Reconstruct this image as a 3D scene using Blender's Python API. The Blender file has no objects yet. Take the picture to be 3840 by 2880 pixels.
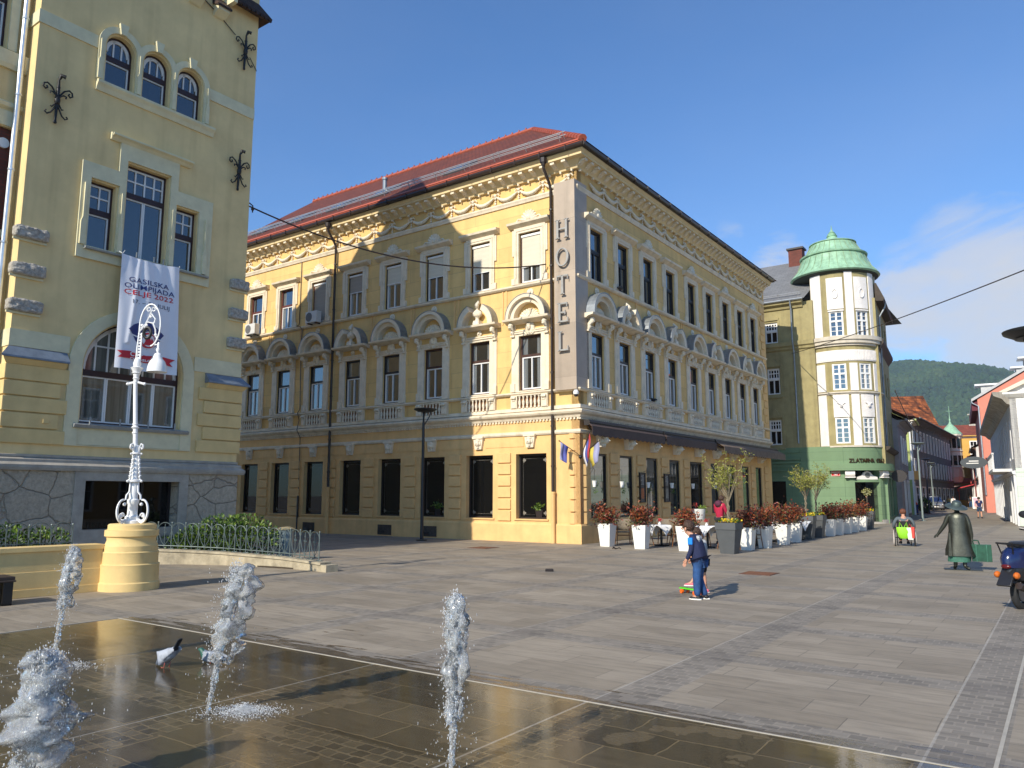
import bpy, bmesh, math, random
from mathutils import Vector as V, Matrix as M
from mathutils.geometry import tessellate_polygon
from mathutils import noise as NZ
RN = random.Random(11)
PI = math.pi
C = bpy.context.scene.collection.objects
WM = {}                                   # world matrix of every object built

# ------------------------------------------------------------------ materials
MATS = {}
def lin(h):
    out = []
    for i in (0, 2, 4):
        c = int(h[i:i+2], 16) / 255
        out.append(c/12.92 if c <= .04045 else ((c+.055)/1.055)**2.4)
    return tuple(out)
def mat(name, col, rough=.8, var=0.0, scale=2.0, bump=0.0, bscale=40.0, metal=0.0, spec=.5, stain=0.0, trans=0.0, coat=0.0, ior=1.5):
    if name in MATS: return MATS[name]
    if isinstance(col, str): col = lin(col)
    m = bpy.data.materials.new(name); m.use_nodes = True
    nt = m.node_tree; p = nt.nodes['Principled BSDF']
    p.inputs['Base Color'].default_value = (*col, 1); p.inputs['Roughness'].default_value = rough
    p.inputs['Metallic'].default_value = metal; p.inputs['Specular IOR Level'].default_value = spec
    p.inputs['Transmission Weight'].default_value = trans; p.inputs['IOR'].default_value = ior
    p.inputs['Coat Weight'].default_value = coat
    tc = nt.nodes.new('ShaderNodeTexCoord')
    if var:
        n = nt.nodes.new('ShaderNodeTexNoise'); n.inputs['Scale'].default_value = scale; n.inputs['Detail'].default_value = 6; n.inputs['Roughness'].default_value = .65
        nt.links.new(tc.outputs['Object'], n.inputs['Vector'])
        r = nt.nodes.new('ShaderNodeValToRGB')
        e = r.color_ramp.elements
        e[0].position = .3; e[0].color = (*[c*(1-var) for c in col], 1)
        e[1].position = .7; e[1].color = (*[min(1, c*(1+var*.7)) for c in col], 1)
        nt.links.new(n.outputs['Fac'], r.inputs['Fac'])
        last = r.outputs['Color']
        if stain:                      # soft vertical rain streaks
            mp = nt.nodes.new('ShaderNodeMapping'); mp.inputs['Scale'].default_value = (1.6, 1.6, .12)
            nt.links.new(tc.outputs['Object'], mp.inputs['Vector'])
            n2 = nt.nodes.new('ShaderNodeTexNoise'); n2.inputs['Scale'].default_value = 2.2; n2.inputs['Detail'].default_value = 5
            nt.links.new(mp.outputs['Vector'], n2.inputs['Vector'])
            r2 = nt.nodes.new('ShaderNodeValToRGB'); e2 = r2.color_ramp.elements
            e2[0].position = .5; e2[0].color = (1, 1, 1, 1); e2[1].position = .78; e2[1].color = (1-stain, 1-stain*1.05, 1-stain*1.1, 1)
            nt.links.new(n2.outputs['Fac'], r2.inputs['Fac'])
            mx = nt.nodes.new('ShaderNodeMix'); mx.data_type = 'RGBA'; mx.blend_type = 'MULTIPLY'; mx.inputs['Factor'].default_value = 1
            nt.links.new(last, mx.inputs['A']); nt.links.new(r2.outputs['Color'], mx.inputs['B']); last = mx.outputs['Result']
        nt.links.new(last, p.inputs['Base Color'])
    if bump:
        n3 = nt.nodes.new('ShaderNodeTexNoise'); n3.inputs['Scale'].default_value = bscale; n3.inputs['Detail'].default_value = 4
        nt.links.new(tc.outputs['Object'], n3.inputs['Vector'])
        b = nt.nodes.new('ShaderNodeBump'); b.inputs['Strength'].default_value = bump; b.inputs['Distance'].default_value = .02
        nt.links.new(n3.outputs['Fac'], b.inputs['Height']); nt.links.new(b.outputs['Normal'], p.inputs['Normal'])
    MATS[name] = m
    return m
def N(nt, t, **kw):
    n = nt.nodes.new('ShaderNode'+t)
    for k, v in kw.items():
        if k in n.inputs: n.inputs[k].default_value = v
        else: setattr(n, k, v)
    return n
def MATH(nt, op, a, b=None, c=None):
    n = nt.nodes.new('ShaderNodeMath'); n.operation = op
    for i, x in enumerate((a, b, c)):
        if x is None: continue
        if isinstance(x, (int, float)): n.inputs[i].default_value = x
        else: nt.links.new(x, n.inputs[i])
    return n.outputs[0]
def MIX(nt, f, a, b, blend='MIX'):
    n = nt.nodes.new('ShaderNodeMix'); n.data_type = 'RGBA'; n.blend_type = blend
    for k, x in (('Factor', f), ('A', a), ('B', b)):
        if isinstance(x, (int, float)): n.inputs[k].default_value = x
        elif isinstance(x, tuple): n.inputs[k].default_value = (*x, 1)
        else: nt.links.new(x, n.inputs[k])
    return n.outputs['Result']
def RAMP(nt, f, *stops):
    n = nt.nodes.new('ShaderNodeValToRGB'); e = n.color_ramp.elements
    while len(e) < len(stops): e.new(.5)
    for el, (p, c) in zip(e, stops):
        el.position = p; el.color = (*c, 1) if isinstance(c, tuple) else (c, c, c, 1)
    nt.links.new(f, n.inputs['Fac']); return n.outputs['Color']
def brickwall(name, col, mortar, rowh, bw, msize=.01, var=.12, rough=.85, offset=.5, swap=True, bump=.25, stain=.0):
    """scored plaster, brick or tile: courses laid in the local x,z plane"""
    if name in MATS: return MATS[name]
    if isinstance(col, str): col = lin(col)
    if isinstance(mortar, str): mortar = lin(mortar)
    m = bpy.data.materials.new(name); m.use_nodes = True; nt = m.node_tree; p = nt.nodes['Principled BSDF']
    p.inputs['Roughness'].default_value = rough
    tc = N(nt, 'TexCoord'); vec = tc.outputs['Object']
    if swap:
        sx = N(nt, 'SeparateXYZ'); nt.links.new(vec, sx.inputs[0])
        cx = N(nt, 'CombineXYZ'); nt.links.new(sx.outputs['X'], cx.inputs['X']); nt.links.new(sx.outputs['Z'], cx.inputs['Y']); vec2 = cx.outputs[0]
    else: vec2 = vec
    br = N(nt, 'TexBrick'); br.offset = offset
    br.inputs['Scale'].default_value = 1; br.inputs['Brick Width'].default_value = bw; br.inputs['Row Height'].default_value = rowh
    br.inputs['Mortar Size'].default_value = msize; br.inputs['Mortar Smooth'].default_value = .3; br.inputs['Bias'].default_value = 0
    br.inputs['Color1'].default_value = (*[c*(1-var*.5) for c in col], 1); br.inputs['Color2'].default_value = (*[min(1, c*(1+var*.5)) for c in col], 1)
    br.inputs['Mortar'].default_value = (*mortar, 1)
    nt.links.new(vec2, br.inputs['Vector'])
    n = N(nt, 'TexNoise', Scale=1.3, Detail=7.0, Roughness=.65); nt.links.new(vec, n.inputs['Vector'])
    d = RAMP(nt, n.outputs['Fac'], (.3, 1-var), (.68, 1.0))
    c1 = MIX(nt, 1.0, br.outputs['Color'], d, 'MULTIPLY')
    if stain:
        mp = N(nt, 'Mapping', Scale=(1.4, 1.4, .1)); nt.links.new(vec, mp.inputs['Vector'])
        n2 = N(nt, 'TexNoise', Scale=2.0, Detail=5.0); nt.links.new(mp.outputs['Vector'], n2.inputs['Vector'])
        c1 = MIX(nt, 1.0, c1, RAMP(nt, n2.outputs['Fac'], (.5, 1.0), (.8, 1-stain)), 'MULTIPLY')
    nt.links.new(c1, p.inputs['Base Color'])
    b = N(nt, 'Bump', Strength=bump, Distance=.02)
    n3 = N(nt, 'TexNoise', Scale=60.0, Detail=3.0); nt.links.new(vec, n3.inputs['Vector'])
    h = MATH(nt, 'ADD', MATH(nt, 'MULTIPLY', br.outputs['Fac'], -1.0), MATH(nt, 'MULTIPLY', n3.outputs['Fac'], .35))
    nt.links.new(h, b.inputs['Height']); nt.links.new(b.outputs['Normal'], p.inputs['Normal'])
    MATS[name] = m
    return m
def glass(name, col=(.012, .014, .016), curtain=None, w=.6, ior=2.3):
    """window pane: dark glossy glass with what hangs behind it (a pale curtain strip) seen dimly"""
    if name in MATS: return MATS[name]
    m = bpy.data.materials.new(name); m.use_nodes = True; nt = m.node_tree; p = nt.nodes['Principled BSDF']
    p.inputs['Roughness'].default_value = .02; p.inputs['IOR'].default_value = ior
    if curtain:
        tc = N(nt, 'TexCoord'); oi = N(nt, 'ObjectInfo')
        mp = N(nt, 'Mapping', Scale=(9, 1, .25)); nt.links.new(tc.outputs['Object'], mp.inputs['Vector'])
        n = N(nt, 'TexNoise', Scale=1.5, Detail=3.0); nt.links.new(mp.outputs['Vector'], n.inputs['Vector'])
        sx = N(nt, 'SeparateXYZ'); nt.links.new(tc.outputs['Object'], sx.inputs[0])
        ax = MATH(nt, 'ABSOLUTE', sx.outputs['X'])
        side = MATH(nt, 'GREATER_THAN', ax, MATH(nt, 'ADD', MATH(nt, 'MULTIPLY', oi.outputs['Random'], .3), w*.18))
        folds = RAMP(nt, n.outputs['Fac'], (.35, tuple(c*.45 for c in curtain)), (.65, curtain))
        nt.links.new(MIX(nt, side, col, folds), p.inputs['Base Color'])
    else: p.inputs['Base Color'].default_value = (*col, 1)
    MATS[name] = m
    return m

# ------------------------------------------------------------------ mesh builder
class MB:
    def __init__(s): s.v = []; s.f = []; s.i = []; s.k = 0; s.T = None
    def add(s, vs, fs):
        b = len(s.v)
        s.v += [tuple(s.T @ V(p)) if s.T else tuple(p) for p in vs]
        for f in fs: s.f.append([b+j for j in f]); s.i.append(s.k)
        return s
    def box(s, x0, x1, y0, y1, z0, z1):
        return s.add([(x0,y0,z0),(x1,y0,z0),(x1,y1,z0),(x0,y1,z0),(x0,y0,z1),(x1,y0,z1),(x1,y1,z1),(x0,y1,z1)],
                     [(0,3,2,1),(4,5,6,7),(0,1,5,4),(1,2,6,5),(2,3,7,6),(3,0,4,7)])
    def frus(s, cx, cy, z0, z1, a, b):          # tapered box: half sizes a=(hx,hy) at z0, b at z1
        vs = [(cx+i*a[0], cy+j*a[1], z0) for i, j in ((-1,-1),(1,-1),(1,1),(-1,1))] + [(cx+i*b[0], cy+j*b[1], z1) for i, j in ((-1,-1),(1,-1),(1,1),(-1,1))]
        return s.add(vs, [(0,3,2,1),(4,5,6,7),(0,1,5,4),(1,2,6,5),(2,3,7,6),(3,0,4,7)])
    def prism(s, poly, y0, y1):                  # poly in x,z pushed along y
        n = len(poly); vs = [(x, y0, z) for x, z in poly] + [(x, y1, z) for x, z in poly]
        return s.add(vs, [tuple(range(n)), tuple(range(2*n-1, n-1, -1))] + [(i, (i+1) % n, n+(i+1) % n, n+i) for i in range(n)])
    def plan(s, poly, z0, z1):                   # poly in x,y raised along z
        n = len(poly); vs = [(x, y, z0) for x, y in poly] + [(x, y, z1) for x, y in poly]
        return s.add(vs, [tuple(range(n)), tuple(range(2*n-1, n-1, -1))] + [(i, (i+1) % n, n+(i+1) % n, n+i) for i in range(n)])
    def prof(s, pts, x0, x1, e0=0, e1=0):        # profile in y,z run along x; e0, e1 mitre the ends round a corner
        n = len(pts); vs = [(x0-y*e0, y, z) for y, z in pts] + [(x1+y*e1, y, z) for y, z in pts]
        return s.add(vs, [tuple(range(n)), tuple(range(2*n-1, n-1, -1))] + [(i, (i+1) % n, n+(i+1) % n, n+i) for i in range(n)])
    def sheet(s, outer, holes, y0, y1):          # slab with holes in x,z, faces at y1 (front) down to y0
        loops = [outer] + holes
        tri = tessellate_polygon([[V((x, z, 0)) for x, z in l] for l in loops])
        flat = [p for l in loops for p in l]; n = len(flat)
        s.add([(x, y1, z) for x, z in flat] + [(x, y0, z) for x, z in flat], list(tri) + [(a+n, c+n, b+n) for a, b, c in tri])
        b = len(s.v) - 2*n; o = 0
        for l in loops:
            for i in range(len(l)):
                j = (i+1) % len(l); s.f.append([b+o+i, b+o+j, b+o+j+n, b+o+i+n]); s.i.append(s.k)
            o += len(l)
        return s
    def lathe(s, prof, cx=0, cy=0, n=16, a0=0, a1=2*PI, cap=True):
        full = abs(a1-a0-2*PI) < 1e-6; m = n if full else n+1; vs = []
        for r, z in prof:
            for j in range(m):
                a = a0+(a1-a0)*j/n; vs.append((cx+r*math.cos(a), cy+r*math.sin(a), z))
        fs = []
        for i in range(len(prof)-1):
            for j in range(n):
                k = (j+1) % m; fs.append((i*m+j, i*m+k, (i+1)*m+k, (i+1)*m+j))
        if cap and full: fs += [tuple(range(m-1, -1, -1)), tuple((len(prof)-1)*m+j for j in range(m))]
        return s.add(vs, fs)
    def tube(s, pts, r, n=6, cap=True):
        pts = [V(p) for p in pts]; rs = r if isinstance(r, (list, tuple)) else [r]*len(pts); vs = []; up = None
        for i, p in enumerate(pts):
            t = (pts[min(i+1, len(pts)-1)]-pts[max(i-1, 0)])
            if t.length < 1e-9: t = V((0,0,1))
            t.normalize()
            if up is None: up = t.orthogonal().normalized()
            up = (up - t*up.dot(t)); up = up.normalized() if up.length > 1e-6 else t.orthogonal().normalized()
            w = t.cross(up)
            for j in range(n):
                a = 2*PI*j/n; vs.append(p+(up*math.cos(a)+w*math.sin(a))*rs[i])
        fs = [(i*n+j, i*n+(j+1) % n, (i+1)*n+(j+1) % n, (i+1)*n+j) for i in range(len(pts)-1) for j in range(n)]
        if cap: fs += [tuple(range(n-1, -1, -1)), tuple((len(pts)-1)*n+j for j in range(n))]
        return s.add(vs, fs)
    def ball(s, c, r, n=8, m=6):
        r = r if isinstance(r, (tuple, list)) else (r, r, r); vs = [(c[0], c[1], c[2]-r[2])]
        for i in range(1, m):
            th = PI*i/m
            for j in range(n):
                a = 2*PI*j/n; vs.append((c[0]+r[0]*math.sin(th)*math.cos(a), c[1]+r[1]*math.sin(th)*math.sin(a), c[2]-r[2]*math.cos(th)))
        vs.append((c[0], c[1], c[2]+r[2])); L = len(vs)-1
        fs = [(0, 1+(j+1) % n, 1+j) for j in range(n)] + [(L, L-n+j, L-n+(j+1) % n) for j in range(n)]
        fs += [(1+i*n+j, 1+i*n+(j+1) % n, 1+(i+1)*n+(j+1) % n, 1+(i+1)*n+j) for i in range(m-2) for j in range(n)]
        return s.add(vs, fs)
    def band(s, cx, cz, r0, r1, y0, y1, a0=0, a1=PI, n=16):     # arch ring in the x,z plane
        o = [(cx+r1*math.cos(a0+(a1-a0)*i/n), cz+r1*math.sin(a0+(a1-a0)*i/n)) for i in range(n+1)]
        q = [(cx+r0*math.cos(a0+(a1-a0)*i/n), cz+r0*math.sin(a0+(a1-a0)*i/n)) for i in range(n+1)]
        for i in range(n): s.prism([o[i], o[i+1], q[i+1], q[i]], y0, y1)
        return s
    def quad(s, a, b, c, d): return s.add([a, b, c, d], [(0, 1, 2, 3)])
    def leaf(s, p, d, w, l):                      # one leaf: a bent pair of faces
        d = d.normalized(); q = d.orthogonal().normalized()*w
        q.rotate(M.Rotation(RN.uniform(0, 6.28), 3, d))
        u = d.cross(q).normalized()*w*.5
        return s.add([p, p+d*l*.5+q-u*.4, p+d*l, p+d*l*.5-q-u*.4], [(0, 1, 2), (0, 2, 3)])
    def islands(s):
        root = list(range(len(s.v)))
        def find(i):
            while root[i] != i: root[i] = root[root[i]]; i = root[i]
            return i
        for f in s.f:
            for j in f[1:]: root[find(f[0])] = find(j)
        out = {}
        for f, i in zip(s.f, s.i): out.setdefault(find(f[0]), []).append((f, i))
        for fs in out.values():
            m = MB(); ix = {}
            for f, i in fs:
                for j in f:
                    if j not in ix: ix[j] = len(m.v); m.v.append(s.v[j])
                m.f.append([ix[j] for j in f]); m.i.append(i)
            yield m
    def build(s, name, mats, parent=None, world=None, smooth=True, ang=35, bevel=0, recalc=True):
        if name in ('tower_cornice', 'street_cornice', 'zinc_cap', 'wall_strip', 'wall_panel', 'window_sill', 'console', 'turret_window', 'wing_trim') and not getattr(s, 'one', 0):
            o = None                          # separate pieces become parts of their own
            for m in s.islands(): m.one = 1; o = m.build(name, mats, parent, world, smooth, ang, bevel, recalc) or o
            return o
        me = bpy.data.meshes.new(name); me.from_pydata(s.v, [], s.f)
        for m in (mats if isinstance(mats, (list, tuple)) else [mats]): me.materials.append(m)
        me.polygons.foreach_set('material_index', s.i)
        if recalc:
            bm = bmesh.new(); bm.from_mesh(me)
            bmesh.ops.recalc_face_normals(bm, faces=bm.faces); bm.to_mesh(me); bm.free()
        if smooth:
            me.polygons.foreach_set('use_smooth', [True]*len(me.polygons)); me.set_sharp_from_angle(angle=math.radians(ang))
        me.update()
        return obj(name, me, parent, world, bevel)
def obj(name, me, parent=None, world=None, bevel=0):
    o = bpy.data.objects.new(name, me); C.link(o)
    place(o, parent, world)
    if bevel:
        b = o.modifiers.new('edge', 'BEVEL'); b.width = bevel; b.segments = 2; b.limit_method = 'ANGLE'; b.angle_limit = math.radians(40)
    return o
def place(o, parent, world=None):
    pw = WM[parent] if parent else M()
    if world is None: world = pw.copy()
    o.parent = parent
    o.matrix_basis = pw.inverted() @ world if parent else world
    WM[o] = world
def tag(o, label=None, cat=None, group=None, kind=None):
    for k, x in (('label', label), ('category', cat), ('group', group), ('kind', kind)):
        if x: o[k] = x
    return o
def thing(name, label, cat, loc=(0,0,0), rz=0, group=None, world=None):
    o = bpy.data.objects.new(name, None); o.empty_display_size = .1; C.link(o)
    w = world if world is not None else M.Translation(V(loc)) @ M.Rotation(rz, 4, 'Z')
    o.matrix_basis = w; WM[o] = w
    return tag(o, label, cat, group)
def inst(src, parent, world):               # another object on the same mesh
    o = src.copy(); C.link(o)
    for k in list(o.keys()): del o[k]
    place(o, parent, world); return o
def dup(root, world, label=None, group=None):
    def rec(s, par, w):
        c = s.copy(); C.link(c); place(c, par, w)
        for ch in s.children: rec(ch, c, w @ WM[s].inverted() @ WM[ch])
        return c
    r = rec(root, None, world)
    if label: r['label'] = label
    if group: r['group'] = group
    return r
def LOC(x, y, z=0, rz=0, s=1): return M.Translation(V((x, y, z))) @ M.Rotation(rz, 4, 'Z') @ M.Scale(s, 4)
def frame(o, S, O):                          # local x along S, y outward O, z up
    m = M.Identity(4)
    for i, c in enumerate((S, O, (0, 0, 1))):
        for j in range(3): m[j][i] = c[j]
    for j in range(3): m[j][3] = o[j]
    return m
def rect(x0, x1, z0, z1): return [(x0, z0), (x1, z0), (x1, z1), (x0, z1)]
def archpoly(x0, x1, z0, zs, n=12, rise=None):  # opening with a round or flatter head
    cx = (x0+x1)/2; r = (x1-x0)/2; rise = rise or r
    return [(x0, z0), (x1, z0)] + [(cx+r*math.cos(PI*i/n), zs+rise*math.sin(PI*i/n)) for i in range(n+1)]
def text(name, body, size, mt, parent, world, ext=.004, bold=0, align='CENTER', space=1.0):
    cu = bpy.data.curves.new(name, 'FONT'); cu.body = body; cu.size = size; cu.extrude = ext; cu.offset = bold; cu.align_x = align; cu.space_character = space
    cu.fill_mode = 'BOTH'; cu.resolution_u = 3
    t = bpy.data.objects.new('t', cu); C.link(t)
    me = bpy.data.meshes.new_from_object(t.evaluated_get(bpy.context.evaluated_depsgraph_get()))
    bpy.data.objects.remove(t); bpy.data.curves.remove(cu)
    me.name = name; me.materials.clear(); me.materials.append(mt)
    return obj(name, me, parent, world)
UP = M.Rotation(PI/2, 4, 'X')                 # stands text up: its plane becomes x,z, facing -y
def skin(name, nodes, edges, mt, parent, world=None, sub=1, extra=None):
    """one continuous limb-and-trunk surface grown over a skeleton"""
    keys = list(nodes); ix = {k: i for i, k in enumerate(keys)}
    me = bpy.data.meshes.new('sk'); me.from_pydata([nodes[k][0] for k in keys], [(ix[a], ix[b]) for a, b in edges], []); me.update()
    o = bpy.data.objects.new('sk', me); C.link(o)
    o.modifiers.new('s', 'SKIN').use_smooth_shade = True
    if not me.skin_vertices: bpy.context.view_layer.update()
    if not me.skin_vertices: me.attributes
    for k in keys:
        sv = me.skin_vertices[0].data[ix[k]]; r = nodes[k][1]
        sv.radius = r if isinstance(r, tuple) else (r, r); sv.use_root = (ix[k] == 0)
    if sub: o.modifiers.new('u', 'SUBSURF').levels = sub
    bpy.context.view_layer.update()
    ne = bpy.data.meshes.new_from_object(o.evaluated_get(bpy.context.evaluated_depsgraph_get()))
    bpy.data.objects.remove(o); bpy.data.meshes.remove(me)
    ne.name = name; ne.materials.clear()
    for q in (mt if isinstance(mt, (list, tuple)) else [mt]): ne.materials.append(q)
    if extra:
        bm = bmesh.new(); bm.from_mesh(ne); e = MB(); extra(e)
        vs = [bm.verts.new(p) for p in e.v]
        for f, i in zip(e.f, e.i):
            fa = bm.faces.new([vs[j] for j in f]); fa.material_index = i; fa.smooth = True
        bm.to_mesh(ne); bm.free()
    for pg in ne.polygons: pg.use_smooth = True
    return obj(name, ne, parent, world)

# ------------------------------------------------------------------ axes measured from the photograph
CO = V((2.3213, 26.3252, 0)); A = V((-.81348, .58159, 0)); B = V((.58159, .81348, 0)); ZZ = V((0, 0, 1))
def ab(a, b, z=0): return CO + A*a + B*b + ZZ*z
RZ = math.atan2(-A.y, -A.x)                   # heading of the paving grid
ES = MATS
# ------------------------------------------------------------------ camera, light, sky
sc = bpy.context.scene
cd = bpy.data.cameras.new('camera'); cam = bpy.data.objects.new('camera', cd); C.link(cam)
cam.location = (0, 0, 1.65); cam.rotation_euler = (math.radians(90)+math.atan2(415, 2881), 0, 0)
cd.sensor_width = 36; cd.lens = 36*2881/3840; cd.clip_end = 6000; cd.clip_start = .05
sc.camera = cam
SUN_TRAVEL = math.radians(53.4); SUN_EL = math.radians(32)
sl = bpy.data.lights.new('sun', 'SUN'); sun = bpy.data.objects.new('sun', sl); C.link(sun)
sl.energy = 5.0; sl.angle = math.radians(.55); sl.color = (1, .92, .78)
dv = V((math.cos(SUN_TRAVEL)*math.cos(SUN_EL), math.sin(SUN_TRAVEL)*math.cos(SUN_EL), -math.sin(SUN_EL)))
sun.rotation_euler = dv.to_track_quat('-Z', 'Y').to_euler(); sun.location = (-20, -20, 40)
w = bpy.data.worlds.new('World'); sc.world = w; w.use_nodes = True; nt = w.node_tree
bg = nt.nodes['Background']; bg.inputs['Strength'].default_value = .13
sky = N(nt, 'TexSky'); sky.sky_type = 'NISHITA'; sky.sun_disc = False; sky.sun_elevation = SUN_EL
sky.sun_rotation = math.atan2(-dv.x, -dv.y); sky.air_density = 1.0; sky.dust_density = .35; sky.ozone_density = 2.5
tc = N(nt, 'TexCoord')
mp = N(nt, 'Mapping', Scale=(1, 1, 2.6)); nt.links.new(tc.outputs['Generated'], mp.inputs['Vector'])
n1 = N(nt, 'TexNoise', Scale=4.2, Detail=9.0, Roughness=.6, Distortion=.35); nt.links.new(mp.outputs['Vector'], n1.inputs['Vector'])
sx = N(nt, 'SeparateXYZ'); nt.links.new(tc.outputs['Generated'], sx.inputs[0])
def skydir(px, py):
    u, v = (px-1920)/2881, -(py-1440)/2881; e = math.atan2(415, 2881); return V((u, math.cos(e)-v*math.sin(e), math.sin(e)+v*math.cos(e))).normalized()
def bank(px, py, deg, amt):                   # a cloud bank round one direction of the sky
    d = N(nt, 'VectorMath', operation='DOT_PRODUCT'); nt.links.new(tc.outputs['Generated'], d.inputs[0]); d.inputs[1].default_value = skydir(px, py)
    a = MATH(nt, 'DIVIDE', MATH(nt, 'ARCCOSINE', MATH(nt, 'MINIMUM', d.outputs['Value'], .99999)), math.radians(deg))
    return MATH(nt, 'MULTIPLY', RAMP(nt, a, (.25, 1.0), (1.0, 0.0)), amt)
cov = None
for q in ((3700, 1080, 8, 1.0), (3430, 1130, 6, .95), (4100, 1150, 9, 1.0), (2740, 920, 3.5, .4), (2930, 1000, 4, .72), (3760, 1390, 5, .8), (1050, 620, 13, .20), (1500, 420, 11, .12)):
    b_ = bank(*q); cov = b_ if cov is None else MATH(nt, 'MAXIMUM', cov, b_)
cl = RAMP(nt, MATH(nt, 'MULTIPLY', cov, MATH(nt, 'ADD', MATH(nt, 'MULTIPLY', MATH(nt, 'SUBTRACT', n1.outputs['Fac'], .5), 2.4), .72)), (.20, 0.0), (.42, .72), (.75, .93))
n2 = N(nt, 'TexNoise', Scale=1.3, Detail=5.0); nt.links.new(mp.outputs['Vector'], n2.inputs['Vector'])
veil = MATH(nt, 'MULTIPLY', RAMP(nt, n2.outputs['Fac'], (.42, 0.0), (.75, .16)), RAMP(nt, sx.outputs['Z'], (.1, 1.0), (.75, .15)))
tint = MIX(nt, 1.0, sky.outputs['Color'], (.60, .91, 1.22), 'MULTIPLY')
cc = MIX(nt, MATH(nt, 'MAXIMUM', cl, veil), tint, (4.6, 4.7, 4.95))
nt.links.new(cc, bg.inputs['Color'])
sc.view_settings.view_transform = 'Standard'; sc.view_settings.look = 'None'; sc.view_settings.exposure = .22; sc.view_settings.gamma = 1
sc.cycles.max_bounces = 8; sc.cycles.transmission_bounces = 8; sc.cycles.use_denoising = True
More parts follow.
